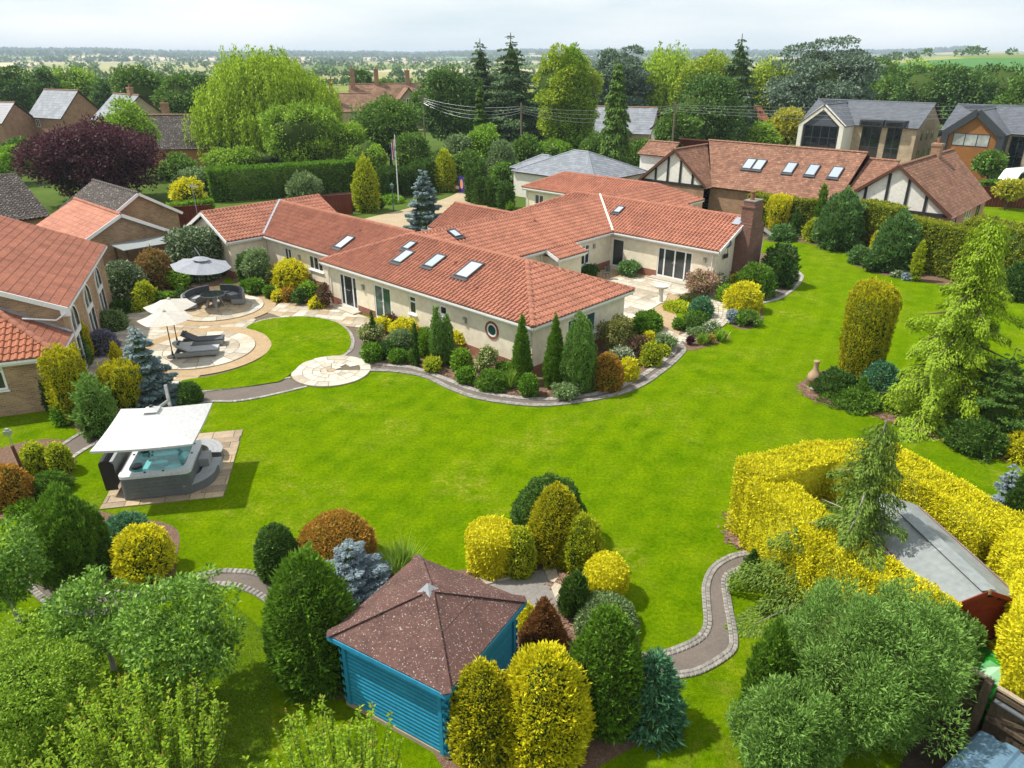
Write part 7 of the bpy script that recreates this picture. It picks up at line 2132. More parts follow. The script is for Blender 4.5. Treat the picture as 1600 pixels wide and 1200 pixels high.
for k in range(4):
    a = math.pi/4 + k*math.pi/2
    b = MB(); b.tube([(math.cos(a)*0.18, math.sin(a)*0.18, 0.42), (math.cos(a)*0.25, math.sin(a)*0.25, 0)], 0.014, 6); b.build('leg', 'dark_metal', chr_)
b = MB()
pts = [(math.cos(t)*0.25, math.sin(t)*0.25) for t in [rad(40 + 10*k) for k in range(11)]]
for (x0, y0), (x1, y1) in zip(pts, pts[1:]): b.quad([(x0, y0, 0.45), (x1, y1, 0.45), (x1*1.1, y1*1.1, 0.88), (x0*1.1, y0*1.1, 0.88)])
b.build('back', 'dark_metal', chr_)

# ================================================================ neighbouring houses
surf('timber_black', (0.035, 0.033, 0.036), None, 3, 0.8, 0.2)
surf('cladding_orange', (0.36, 0.155, 0.045), (0.27, 0.11, 0.032), 0.8, 0.7, 0.2, 0.1, 30, objrand=0.12)
surf('cladding_grey', (0.085, 0.095, 0.115), (0.065, 0.072, 0.09), 0.8, 0.6, 0.3)
surf('anthracite', (0.045, 0.052, 0.062), None, 2, 0.5, 0.4)
surf('brick_orange_plain', (0.42, 0.19, 0.09), (0.34, 0.15, 0.07), 1, 0.9, 0.1)
surf('roof_old', (0.27, 0.16, 0.105), (0.17, 0.105, 0.07), 0.5, 0.9, 0.1, 0.4, 12, island=0.25)
glassmat('glass_dark', (0.012, 0.015, 0.018), 0.05)
BPAN = dict(tw=0.30, tc=0.33)
PL = dict(kind='plain', tw=0.30, tc=0.24, brick_bond=True)

def gable_roof(par, x0, x1, y0, y1, ze, zr, mat, along='x', oh=0.25, kw=None, ridge_mat='ridge_clay', r=0.12):
    """two slopes; ridge along x or y of the parent"""
    kw = kw or PL
    if along == 'x':
        ym = (y0 + y1) / 2; k = (zr - ze) / ((y1 - y0) / 2); e_ = ze - k * oh
        tiled_plane(par, [(x0-oh, y0-oh, e_), (x1+oh, y0-oh, e_), (x1+oh, ym, zr), (x0-oh, ym, zr)], mat, **kw)
        tiled_plane(par, [(x1+oh, y1+oh, e_), (x0-oh, y1+oh, e_), (x0-oh, ym, zr), (x1+oh, ym, zr)], mat, **kw)
        if ridge_mat: ridge(par, (x0-oh, ym, zr), (x1+oh, ym, zr), ridge_mat, r)
    else:
        xm = (x0 + x1) / 2; k = (zr - ze) / ((x1 - x0) / 2); e_ = ze - k * oh
        tiled_plane(par, [(x1+oh, y0-oh, e_), (x1+oh, y1+oh, e_), (xm, y1+oh, zr), (xm, y0-oh, zr)], mat, **kw)
        tiled_plane(par, [(x0-oh, y1+oh, e_), (x0-oh, y0-oh, e_), (xm, y0-oh, zr), (xm, y1+oh, zr)], mat, **kw)
        if ridge_mat: ridge(par, (xm, y0-oh, zr), (xm, y1+oh, zr), ridge_mat, r)

def block(par, x0, x1, y0, y1, h, mat, gx=None, gy=None):
    """four walls; gx / gy = ridge height when the gable walls stand at x0,x1 / y0,y1"""
    wall(par, (x0,y0), (x1,y0), 0, h, mat, (), ((x1-x0)/2, gy) if gy else None)
    wall(par, (x1,y0), (x1,y1), 0, h, mat, (), ((y1-y0)/2, gx) if gx else None)
    wall(par, (x1,y1), (x0,y1), 0, h, mat, (), ((x1-x0)/2, gy) if gy else None)
    wall(par, (x0,y1), (x0,y0), 0, h, mat, (), ((y1-y0)/2, gx) if gx else None)

def proud_window(par, p0, p1, s0, s1, z0, z1, cols=2, rows=(1.0,), glass='glass', frame='white_upvc', bar=0.07, sill=False):
    return window(par, p0, p1, s0, s1, z0, z1, cols, rows, glass, frame, sill, 'window', bar, False, -0.035)

def stack(par, x, y, z0, z1, w, d, mat='brick_far', pots=1):
    b = MB(); b.box((x-w/2, y-d/2, z0), (x+w/2, y+d/2, z1 - 0.2)); b.box((x-w/2-0.06, y-d/2-0.06, z1-0.2), (x+w/2+0.06, y+d/2+0.06, z1))
    o = b.build('chimney', mat, par)
    for k in range(pots):
        p = MB(); p.lathe([(z1, 0.14), (z1 + 0.1, 0.11), (z1 + 0.45, 0.10), (z1 + 0.5, 0.13)], 10, (x, y + (k - (pots-1)/2) * 0.4)); p.build('chimney_pot', 'ridge_clay', o)

def barge_on(par, a, b, mat='white_upvc', h=0.2):
    m = MB(); m.beam(a, b, 0.05, h); m.build('barge_board', mat, par)

# ---- brick house with arched windows, left edge
bh_ = thing('brick_house', 'buff brick house with tall white arched windows at the left edge', 'house', (-18.1, 26.45, 0), rad(20))
BK = 'brick_buff'
def mz(x): return 3.5 + 0.43 * (0.37 - x)
tiled_plane(bh_, [(0.37, 2.35, 3.5), (0.37, 14.05, 3.5), (-6.2, 14.05, mz(-6.2)), (-6.2, 2.35, mz(-6.2))], 'tile_lichen', kind='plain', tw=0.30, tc=0.36)
tiled_plane(bh_, [(-12.8, 14.05, 3.5), (-12.8, 2.35, 3.5), (-6.2, 2.35, mz(-6.2)), (-6.2, 14.05, mz(-6.2))], 'tile_lichen', kind='plain', tw=0.30, tc=0.36)
tiled_plane(bh_, [(-7, -0.3, 2.4), (0.3, -0.3, 2.4), (-2.4, 2.4, 3.95), (-7, 2.4, 3.95)], 'tile_orange', 110, rise=1.35)
tiled_plane(bh_, [(0.3, -0.3, 2.4), (0.3, 2.4, 2.4), (-2.4, 2.4, 3.95)], 'tile_lichen', kind='plain', tw=0.30, tc=0.30)
ridge(bh_, (0.3, -0.3, 2.43), (-2.4, 2.4, 3.98), 'ridge_clay', 0.12)
b = MB(); b.beam((-7, 2.37, 3.98), (-2.4, 2.37, 3.98), 0.2, 0.04); b.beam((-2.4, 2.37, 3.98), (0.3, 2.37, 2.46), 0.2, 0.04); b.build('flashing', 'lead', bh_)
wall(bh_, (-12.4, 2.45), (0.1, 2.45), 0, 3.4, BK, (), [(-0.0, 3.4), (6.2, mz(-6.2) - 0.12)])
wall(bh_, (0.1, 2.45), (0.1, 13.8), 0, 3.42, BK)
wall(bh_, (0.1, 13.8), (-12.4, 13.8), 0, 3.42, BK)
FW0, FW1 = (-7.0, 0.0), (0.05, 0.0)
wall(bh_, FW0, FW1, 0, 2.34, BK, [(4.2, 5.2, 1.1, 2.2)])
window(bh_, FW0, FW1, 4.2, 5.2, 1.1, 2.2, 2, (0.7, 0.3))
wall(bh_, (0.05, 0.0), (0.05, 2.45), 0, 2.34, BK)
gutter(bh_, (-7, -0.3, 2.4), (0.3, -0.3, 2.4)); gutter(bh_, (0.3, -0.3, 2.4), (0.3, 2.4, 2.4)); gutter(bh_, (0.37, 2.35, 3.5), (0.37, 14.05, 3.5))
barge_on(bh_, (0.37, 2.30, 3.42), (-6.2, 2.30, mz(-6.2) - 0.08))
b = MB(); b.box((0.1, 2.28, 3.15), (0.42, 2.5, 3.42)); b.build('box_end', 'white_upvc', bh_)
b = MB(); b.tube([(0.3, 2.25, 3.3), (-0.1, 2.2, 3.05), (-1.2, 1.9, 3.35)], 0.035, 8); b.build('downpipe', 'white_upvc', bh_)
b = MB(); b.tube([(-0.55, -0.32, 2.2), (-0.55, -0.07, 2.05), (-0.55, -0.07, 0.05)], 0.035, 8); b.build('downpipe', 'white_upvc', bh_)
def arched(par, x, yc, w, z0, zs):
    """tall round-headed window on the wall at x facing +x: spring line zs"""
    r = w / 2
    o = bpy.data.objects.new('window', None); link(o, par); o.location = (x, yc, 0); o.rotation_euler = (0, 0, math.pi/2)
    def head(rr, n=14): return [(math.cos(math.pi*k/n)*rr, zs + math.sin(math.pi*k/n)*rr) for k in range(n + 1)]
    out = [(r, z0)] + head(r) + [(-r, z0)]; inn = [(r - .09, z0 + .09)] + head(r - .09) + [(-r + .09, z0 + .09)]
    b = MB()
    m = len(out)
    for i in range(m):
        j = (i + 1) % m
        b.quad([(out[i][0], -0.05, out[i][1]), (out[j][0], -0.05, out[j][1]), (inn[j][0], -0.05, inn[j][1]), (inn[i][0], -0.05, inn[i][1])])
        b.quad([(out[i][0], 0, out[i][1]), (out[j][0], 0, out[j][1]), (out[j][0], -0.05, out[j][1]), (out[i][0], -0.05, out[i][1])])
    b.box((-r + .09, -0.055, zs - 0.55), (r - .09, -0.012, zs - 0.33)); b.box((-0.05, -0.05, z0 + .09), (0.05, -0.013, zs - 0.551)); b.box((-0.035, -0.05, zs - 0.329), (0.035, -0.013, zs + r - .09))
    b.build('frame', 'white_upvc', o)
    p = MB(); p.quad([(x_, -0.01, z_) for x_, z_ in inn]); p.build('pane', 'glass', o)
for yc in (4.25, 7.7, 11.1): arched(bh_, 0.1, yc, 1.55, 0.12, 2.3)
# ---- garages in line with the bungalow
def uvthing(name, label, cat='house'): return thing(name, label, cat, (HO[0], HO[1], 0), HROT)
ga = uvthing('brick_garage', 'brick garage with a terracotta roof and white barge boards', 'garage')
gable_roof(ga, -22.5, -14.75, -8.0, -2.2, 2.4, 3.9, 'tile_terracotta', 'x', 0.25, dict(kind='plain', tw=0.30, tc=0.36))
block(ga, -22.5, -14.75, -8.0, -2.2, 2.3, 'brick_buff', gx=3.7)
barge_on(ga, (-14.46, -8.2, 2.2), (-14.46, -5.1, 3.82)); barge_on(ga, (-14.46, -1.95, 2.2), (-14.46, -5.1, 3.82))
gd = uvthing('dark_roofed_garage', 'brick garage with a lichen-spotted dark tile roof behind the other garage', 'garage')
gable_roof(gd, -30, -21.6, -4.0, 1.4, 2.3, 4.0, 'tile_dark', 'x', 0.25, dict(kind='plain', tw=0.30, tc=0.3, brick_bond=True), 'tile_dark')
block(gd, -30, -21.6, -4.0, 1.4, 2.2, 'brick_buff', gx=3.8)
barge_on(gd, (-21.3, -4.2, 2.1), (-21.3, -1.3, 3.9)); barge_on(gd, (-21.3, 1.65, 2.1), (-21.3, -1.3, 3.9))
lb = uvthing('dark_tiled_house', 'house with a dark pantile roof cut by the left edge of the picture')
gable_roof(lb, -38.5, -26.3, -24, -6.3, 2.45, 4.75, 'tile_dark', 'y', 0.3, dict(tw=0.30, tc=0.33, rise=1.6), 'tile_dark')
block(lb, -38.5, -26.3, -24, -6.3, 2.35, 'brick_buff', gy=4.5)
lt = uvthing('carport', 'low grey sheet roof between the brick garage and the clipped holly', 'carport')
b = MB(); b.box((-14.3, -6.2, 2.12), (-12.0, -1.9, 2.17)); b.build('roof', 'felt_grey', lt)
for x, y in ((-14.1, -6.0), (-12.2, -6.0), (-14.1, -2.1), (-12.2, -2.1)):
    b = MB(); b.box((x-0.05, y-0.05, 0), (x+0.05, y+0.05, 2.12)); b.build('post', 'wood_fence', lt)

# ---- timber-framed tile house on the right
th_ = uvthing('timbered_house', 'long brown-tiled house with white timber-framed gables beyond the hedge')
TB = 'tile_plain_brown'
mf = [(3.3,38.5,2.5), (14.4,38.5,2.5), (14.4,43.5,5.85), (-0.2,43.5,5.85)]
tiled_plane(th_, mf, TB, **PL)
tiled_plane(th_, [(14.4,48.5,2.5), (-3.5,48.5,2.5), (-3.5,43.5,5.85), (14.4,43.5,5.85)], TB, **PL)
tiled_plane(th_, [(3.35,37.4,2.45), (3.35,38.5,2.45), (-0.2,43.3,5.5), (-0.2,37.4,5.5)], TB, **PL)
tiled_plane(th_, [(-3.8,48,2.45), (-3.8,37.4,2.45), (-0.2,37.4,5.5), (-0.2,48,5.5)], TB, **PL)
tiled_plane(th_, [(22.5,39.2,2.15), (22.5,51.3,2.15), (18.2,53.8,5.6), (18.2,39.2,5.6)], TB, **PL)
tiled_plane(th_, [(13.9,51.3,2.15), (13.9,39.2,2.15), (18.2,39.2,5.6), (18.2,53.8,5.6)], TB, **PL)
tiled_plane(th_, [(14.42,39.8,3.0), (16.8,39.8,3.0), (16.8,44,5.35), (14.42,44,5.35)], TB, **PL)
tiled_plane(th_, [(-3.6,42.0,4.2), (-7.2,42.0,4.2), (-7.2,44,5.3), (-3.6,44,5.3)][1::-1] + [(-3.6,44,5.3), (-7.2,44,5.3)], TB, **PL)
for a, b in (((-0.2,43.5,5.87),(14.4,43.5,5.87)), ((-0.2,37.4,5.52),(-0.2,43.3,5.52)), ((18.2,39.2,5.62),(18.2,53.8,5.62)), ((14.42,44,5.37),(16.8,44,5.37)), ((-7.2,44,5.32),(-3.6,44,5.32))):
    ridge(th_, a, b, 'tile_plain_brown', 0.12)
wall(th_, (-3.5,37.7), (3.0,37.7), 0, 2.5, 'brick_far'); wall(th_, (-3.5,37.68), (3.0,37.68), 2.5, 2.52, 'render_white', (), (3.3, 5.3), name='gable')
wall(th_, (14.2,39.5), (22.2,39.5), 0, 2.2, 'brick_far'); wall(th_, (14.2,39.48), (22.2,39.48), 2.2, 2.22, 'render_white', (), (4.0, 5.4), name='gable')
TW0, TW1 = (22.2,39.5), (22.2,51.0)
wall(th_, TW0, TW1, 0, 2.1, 'brick_far', [(1.2, 2.8, 0.9, 1.9), (5.0, 7.2, 0.1, 1.95), (8.6, 10.0, 0.9, 1.9)])
window(th_, TW0, TW1, 1.2, 2.8, 0.9, 1.9, 3, frame='timber_black'); window(th_, TW0, TW1, 5.0, 7.2, 0.1, 1.95, 3, sill=False, name='door', frame='white_upvc'); window(th_, TW0, TW1, 8.6, 10.0, 0.9, 1.9, 2, frame='timber_black')
wall(th_, (3.0,38.8), (14.2,38.8), 0, 2.4, 'brick_far'); wall(th_, (-7.0,42.3), (-3.5,42.3), 0, 4.1, 'render_white'); wall(th_, (-7.0,46), (-7.0,42.3), 0, 4.1, 'render_white')
def gable_timbers(v, us, pk, half, zb, zp):
    def top(u): return zp - abs(u - pk) / half * (zp - zb)
    for u in us:
        b = MB(); b.box((u - 0.1, v - 0.045, zb), (u + 0.1, v, max(zb + 0.2, top(u) - 0.15))); b.build('timber', 'timber_black', th_)
    b = MB(); b.box((pk - half + 0.2, v - 0.05, zb - 0.12), (pk + half - 0.2, v - 0.002, zb + 0.1)); b.build('timber', 'timber_black', th_)
    for s_ in (-1, 1): b = MB(); b.beam((pk + s_*half, v - 0.24, zb - 0.02), (pk, v - 0.24, zp + 0.02), 0.05, 0.22); b.build('barge_board', 'wood_brown', th_)
gable_timbers(37.66, (-2.07, -0.8, 0.5, 1.8), -0.2, 3.5, 2.55, 5.4); gable_timbers(39.46, (16.1, 17.65, 19.1, 20.5), 18.2, 4.3, 2.3, 5.5)
P0, a_, b_, n_ = plane_axes(mf)
for u, sc in ((5.29, 1), (6.25, 1), (9.04, 1), (10.98, 1), (12.94, 1)):
    rooflight(th_, P0, a_, b_, n_, u - 3.3, (41.2 - 38.5) * 1.2037, 0.9, 1.35, 'glass_sky', 'anthracite')
stack(th_, 18.2, 48.5, 4.8, 6.5, 0.7, 0.7)
# ---- slate-roofed bungalow
sl_ = uvthing('slate_bungalow', 'low house with a pale hipped slate roof behind the drive')
def hip(par, x0, x1, y0, y1, ze, zr, mat, kw, rm='slate'):
    d = (y1 - y0) / 2; ym = (y0 + y1) / 2
    tiled_plane(par, [(x0,y0,ze),(x1,y0,ze),(x1-d,ym,zr),(x0+d,ym,zr)], mat, **kw); tiled_plane(par, [(x1,y0,ze),(x1,y1,ze),(x1-d,ym,zr)], mat, **kw)
    tiled_plane(par, [(x1,y1,ze),(x0,y1,ze),(x0+d,ym,zr),(x1-d,ym,zr)], mat, **kw); tiled_plane(par, [(x0,y1,ze),(x0,y0,ze),(x0+d,ym,zr)], mat, **kw)
    for a, b in (((x0+d,ym,zr),(x1-d,ym,zr)), ((x1,y0,ze),(x1-d,ym,zr)), ((x1,y1,ze),(x1-d,ym,zr)), ((x0,y0,ze),(x0+d,ym,zr)), ((x0,y1,ze),(x0+d,ym,zr))): ridge(par, a, b, rm, 0.1)
SLK = dict(kind='plain', tw=0.4, tc=0.3, brick_bond=True)
hip(sl_, -16.5, -5.8, 33.4, 42.4, 2.5, 4.5, 'slate', SLK); hip(sl_, -18.6, -12.9, 35.4, 40.2, 2.45, 3.75, 'slate', SLK)
block(sl_, -16.2, -6.1, 33.7, 42.1, 2.45, 'render_white'); block(sl_, -18.3, -13.2, 35.7, 39.9, 2.4, 'render_white')
# ---- two modern houses
def modern(name, label, u0, clad, white):
    t = uvthing(name, label)
    SD = dict(kind='plain', tw=0.5, tc=0.33, brick_bond=True)
    g0, g1, gm = u0 - 6.4, u0 - 0.5, u0 - 3.45
    tiled_plane(t, [(g1 + 0.2, 78.5, 4.95), (g1 + 0.2, 82.0, 4.95), (gm, 86.0, 7.45), (gm, 78.5, 7.45)], 'slate_dark', **SD)
    tiled_plane(t, [(g0 - 0.2, 90, 4.95), (g0 - 0.2, 78.5, 4.95), (gm, 78.5, 7.45), (gm, 90, 7.45)], 'slate_dark', **SD)
    tiled_plane(t, [(g1 + 0.2, 81.8, 4.95), (u0 + 7.4, 81.8, 4.95), (u0 + 7.4, 87, 7.7), (gm - 4.3, 87, 7.7)], 'slate_dark', **SD)
    tiled_plane(t, [(u0 + 7.4, 92.2, 4.95), (gm - 4.3, 92.2, 4.95), (gm - 4.3, 87, 7.7), (u0 + 7.4, 87, 7.7)], 'slate_dark', **SD)
    tiled_plane(t, [(gm - 4.3, 81.8, 4.95), (gm, 81.8, 4.95), (gm, 87, 7.7), (gm - 4.3, 87, 7.7)], 'slate_dark', **SD)
    ridge(t, (gm - 4.3, 87, 7.7), (u0 + 7.4, 87, 7.7), 'slate_dark', 0.1); ridge(t, (gm, 78.5, 7.45), (gm, 86.5, 7.45), 'slate_dark', 0.1)
    wall(t, (g0, 78.8), (g1, 78.8), 0, 4.9, clad, (), (2.95, 7.25)); wall(t, (g1, 78.8), (g1, 82.1), 0, 4.9, white); wall(t, (g0, 90), (g0, 78.8), 0, 4.9, white)
    M0_, M1_ = (g1, 82.1), (u0 + 7.2, 82.1)
    return t, M0_, M1_, g0, g1, gm
m1, A0, A1, g0, g1, gm = modern('modern_house', 'modern slate-roofed house with a white-framed glazed gable', 0.0, 'cladding_grey', 'render_white')
ops = [(1.1, 3.5, 0.3, 4.9), (4.2, 6.0, 0.3, 4.9)]
wall(m1, A0, A1, 0, 4.9, 'stone_buff', ops)
for o_ in ops: window(m1, A0, A1, *o_, 2, (0.45, 0.55), 'glass_dark', 'anthracite', False)
for s0, s1 in ((1.0, 3.6), (4.1, 6.1)):
    b = MB(); b.box((g1 + s0 - 0.15, 81.4, 4.95), (g1 + s1 + 0.15, 83.6, 5.75)); b.build('dormer', 'anthracite', m1)
    proud_window(m1, (g1 + s0, 81.38), (g1 + s1, 81.38), 0.0, s1 - s0, 4.97, 5.6, 1, (1.0,), 'glass_dark', 'anthracite')
W1_ = ((7.2, 82.1), (7.2, 91.9))
wall(m1, *W1_, 0, 4.9, 'stone_buff', (), (4.9, 7.5))
for s in (2.0, 4.4, 6.6): proud_window(m1, *W1_, s, s + 0.7, 3.3, 4.5, 1, (1.0,), 'glass_dark', 'anthracite'); proud_window(m1, *W1_, s, s + 0.8, 0.8, 2.1, 1, (1.0,), 'glass_dark', 'anthracite')
proud_window(m1, (g0, 78.8), (g1, 78.8), 0.75, 5.15, 2.2, 4.9, 4, (0.45, 0.55), 'glass_dark', 'anthracite')
for p, q in (((g0, 4.8), (gm, 7.25)), ((g1, 4.8), (gm, 7.25))):
    b = MB(); b.beam((p[0], 78.7, p[1]), (q[0], 78.7, q[1]), 0.3, 0.55); b.build('gable_frame', 'render_white', m1)
for x in (g0 + 0.28, g1 - 0.28): b = MB(); b.box((x - 0.28, 78.55, 0), (x + 0.28, 78.79, 4.9)); b.build('gable_frame', 'render_white', m1)
m2, A0, A1, g0, g1, gm = modern('modern_house', 'modern slate-roofed house with an orange timber-clad gable at the right edge', 17.6, 'cladding_orange', 'anthracite')
wall(m2, A0, A1, 0, 4.9, 'stone_buff', [(0.3, 1.9, 0.3, 4.7)]); window(m2, A0, A1, 0.3, 1.9, 0.3, 4.7, 2, (0.5, 0.5), 'glass_dark', 'anthracite', False)
proud_window(m2, (g0, 78.8), (g1, 78.8), 0.9, 4.7, 3.6, 5.0, 3, (1.0,), 'glass_blind', 'anthracite')
for p, q in (((g0 - 0.1, 4.8), (gm, 7.35)), ((g1 + 0.1, 4.8), (gm, 7.35))):
    b = MB(); b.beam((p[0], 78.65, p[1]), (q[0], 78.65, q[1]), 0.4, 0.75); b.build('gable_frame', 'anthracite', m2)
for x in (g0 + 0.1, g1 - 0.1): b = MB(); b.box((x - 0.35, 78.45, 0), (x + 0.35, 78.79, 4.9)); b.build('gable_frame', 'anthracite', m2)
wall(m2, (24.8, 82.1), (24.8, 91.9), 0, 4.9, 'stone_buff', (), (4.9, 7.5))

# ---- older houses of the village, far left
def cottage(name, label, x, y, rz, w, d, he, hr, wmat, rmat, along='x', kw=None, wins=(), stacks=()):
    t = thing(name, label, 'house', (x, y, 0), rz)
    gable_roof(t, -w/2, w/2, -d/2, d/2, he, hr, rmat, along, 0.3, kw or dict(kind='plain', tw=0.7, tc=0.5, brick_bond=True), 'roof_old', 0.14)
    block(t, -w/2, w/2, -d/2, d/2, he - 0.1, wmat, gx=hr - 0.25 if along == 'x' else None, gy=hr - 0.25 if along == 'y' else None)
    for side, s0, s1, z0, z1 in wins:
        p = {'f': ((-w/2, -d/2), (w/2, -d/2)), 'r': ((w/2, -d/2), (w/2, d/2)), 'l': ((-w/2, d/2), (-w/2, -d/2))}[side]
        proud_window(t, *p, s0, s1, z0, z1, 2, (1.0,), 'glass', 'white_upvc', 0.09)
    for sx, sy, z0, z1, pots in stacks: stack(t, sx, sy, z0, z1, 0.9, 0.6, 'brick_far', pots)
    return t
cottage('brick_cottage', 'brick house with a steep slate roof and gable at the far left', -74.0, 128, rad(-28), 8.5, 7.5, 4.4, 8.2, 'brick_far', 'slate', 'x', None, [('f', 1.5, 2.5, 2.6, 3.8)])
cottage('brick_cottage', 'long low brick wing with a dark slate roof at the left edge', -87, 124, rad(-8), 16, 7, 3.9, 6.6, 'brick_far', 'slate_dark', 'x', None, [('f', 10.0, 11.2, 0.8, 2.2), ('f', 5.5, 6.7, 0.8, 2.2)])
cottage('stone_cottage', 'stone cottage with a grey gable roof behind the pale green tree', -58.0, 117, rad(-40), 8, 8, 4.6, 8.0, 'stone_buff', 'slate', 'x', None, [('r', 3.4, 4.5, 4.3, 5.7), ('f', 1.0, 2.0, 1.5, 2.8)], [(1.5, 0, 7, 9.0, 1)])
cottage('orange_brick_house', 'brick house with a dark brown tiled roof beside the willow', -42.6, 101, rad(6), 10, 7.5, 2.6, 6.2, 'brick_orange_plain', 'tile_dark', 'x', dict(kind='plain', tw=0.5, tc=0.33, brick_bond=True), [('l', 2.2, 3.6, 0.6, 1.9), ('l', 3.0, 4.4, 3.0, 4.1)], [(-3.0, 1.0, 5.2, 7.6, 1)])
cottage('old_manor', 'old stone manor with brown tiled roofs and tall chimneys', -26.5, 165, rad(12), 15, 8, 4.5, 8.0, 'stone_buff', 'roof_old', 'x', None, [('f', 10, 11.2, 1.5, 3.2), ('f', 12, 13, 1.5, 3.2)], [(-6.9, -1, 4, 11.0, 2), (-2.0, 0, 7, 10.8, 3), (4.5, 0, 6.5, 10.6, 2)])
cottage('old_manor', 'cross gable of the old stone manor facing the garden', -21.4, 159, rad(12), 6, 9, 4.3, 7.6, 'stone_buff', 'roof_old', 'y', None, [('f', 2.4, 3.4, 4.2, 5.6)])
cottage('old_manor', 'left tiled wing of the old stone manor', -33.0, 158, rad(12), 8, 8, 3.4, 6.4, 'stone_buff', 'roof_old', 'x', None, [('f', 5, 6, 1, 2.2)], [(-3.4, -2, 3, 9.2, 2)])
cottage('white_cottage', 'pale cottage with a slate roof right of the manor', -15.5, 172, rad(15), 6, 9, 4.5, 7.9, 'render_white', 'slate', 'y')
cottage('barn', 'long brown-roofed barn left of the manor', -43, 172, rad(3), 16, 7, 2.6, 5.0, 'brick_far', 'roof_old', 'x')
cottage('far_bungalow', 'grey-roofed house half hidden behind the tall conifers', 15.5, 118, rad(-20), 13, 9, 3.0, 6.2, 'stone_buff', 'slate', 'x', None, [('f', 2, 3.2, 1.0, 2.2), ('f', 6, 7.5, 1.0, 2.2)])
cottage('glazed_gable_house', 'house with a white glazed gable between the conifers', 25.0, 112, rad(-25), 6.5, 10, 4.0, 7.0, 'render_white', 'slate', 'y', None, [('f', 0.8, 5.7, 0.6, 3.4), ('f', 2.0, 4.5, 3.7, 5.0)])
cottage('roadside_cottage', 'small house with an orange-tan roof beyond the timbered house', 38.5, 128, rad(30), 7, 6, 2.8, 5.6, 'render_white', 'tile_orange', 'x')

# ---- fences, walls, pole, sign and the like
def panel_fence(name, label, a, b, h, mat, step=0.16, cap=None, cat='fence', z=0.0):
    a = Vector(a); b = Vector(b); L = (b - a).length; d = (b - a) / L
    t = thing(name, label, cat, (a.x, a.y, z), math.atan2(d.y, d.x))
    m = box_mesh('board', step * 0.93, 0.03, h, mat); n = int(L / step)
    for k in range(n): obj('board', m, t, ((k + 0.5) * step, 0, 0))
    k = 0.0
    while k <= L + 0.01:
        p = MB(); p.box((k - 0.05, 0.02, 0), (k + 0.05, 0.12, h + 0.06)); p.build('post', mat, t); k += 1.83
    r = MB(); r.box((0, -0.03, h), (L, 0.05, h + 0.04)); r.build('rail', mat, t)
    return t
panel_fence('board_fence', 'red-brown board fence behind the brick garage', (-29.64, 60.11), (-25.31, 61.62), 1.7, 'fence_red')
panel_fence('board_fence', 'red-brown board fence at the end of the left wing, by the drive', (-16.97, 65.43), (-14.50, 66.60), 1.75, 'fence_red')
panel_fence('board_fence', 'weathered grey board fence left of the willow', (-49.34, 96.94), (-44.39, 104.65), 1.9, 'wood_fence', 0.25)
panel_fence('board_fence', 'brown board fence behind the yellow-leaved sapling at the right edge', (44.88, 70.35), (50.34, 68.43), 1.8, 'fence_red', 0.25)
panel_fence('board_fence', 'dark red fence across the drive, left of the slate bungalow', (-2.63, 87.20), (1.16, 89.71), 1.6, 'fence_red', 0.2)
panel_fence('board_fence', 'grey boards beside the modern house', (58, 112), (66, 113), 1.8, 'wood_fence', 0.3)
gt = thing('arched_gate', 'dark red arched wooden gate beside the white timbered gable', 'gate', (16.10, 89.20, 0), rad(-12))
for k in range(16):
    x = k * 0.24; h = 1.35 + 0.5 * math.sin(math.pi * (k + 0.5) / 16)
    b = MB(); b.box((x, -0.02, 0), (x + 0.225, 0.02, h)); b.build('board', 'fence_red', gt)
fpole = thing('flagpole', 'white flagpole with a drooping flag by the drive', 'flagpole', (-11.07, 71.69, 0))
b = MB(); b.tube([(0, 0, 0), (0, 0, 6.4)], [0.055, 0.035], 8); b.build('pole', 'white_upvc', fpole)
surf('flag_blue', (0.03, 0.04, 0.14), None, 8, 0.8, 0.1); surf('flag_red', (0.40, 0.03, 0.04), None, 8, 0.8, 0.1)
for i, (x, m) in enumerate(((-0.06, 'flag_blue'), (-0.17, 'canvas_white'), (-0.27, 'flag_red'), (-0.36, 'canvas_white'), (-0.46, 'flag_blue'))):
    b = MB()
    for k in range(6):
        z0, z1 = 6.1 - k*0.26 - i*0.13, 6.1 - (k+1)*0.26 - i*0.13
        y0, y1 = 0.05*math.sin(k*1.3 + i), 0.05*math.sin((k+1)*1.3 + i)
        b.quad([(x + 0.1, y0 + 0.02, z0), (x, y0 - 0.02, z0 - 0.05), (x, y1 - 0.02, z1 - 0.05), (x + 0.1, y1 + 0.02, z1)])
    b.build('flag', m, fpole)
ll = thing('lamp_post', 'dark green lamp post beside the drive', 'lamp post', (-10.99, 67.81, 0))
surf('lamp_green', (0.05, 0.13, 0.11), None, 5, 0.5, 0.4)
b = MB(); b.tube([(0, 0, 0), (0, 0, 0.4), (0, 0, 2.0)], [0.07, 0.045, 0.035], 8); b.build('pole', 'lamp_green', ll)
b = MB(); b.lathe([(2.0, 0.05), (2.05, 0.12), (2.35, 0.19), (2.4, 0.22), (2.55, 0.05), (2.65, 0.03)], 6); b.build('lantern', 'lamp_green', ll)
surf('sign_purple', (0.05, 0.035, 0.24), None, 3, 0.6, 0.3); surf('sign_orange', (0.75, 0.32, 0.16), None, 3, 0.6, 0.3)
sg = thing('sign_board', 'purple board with an orange disc at the end of the drive', 'sign', (-5.25, 77.54, 0), rad(-55))
b = MB(); b.box((-0.5, -0.03, 0.1), (0.5, 0.03, 1.7)); b.build('board', 'sign_purple', sg)
b = MB(); b.quad([(math.cos(t)*0.3, -0.036, 0.95 + math.sin(t)*0.5) for t in [2*math.pi*k/20 for k in range(20)]]); b.build('disc', 'sign_orange', sg)
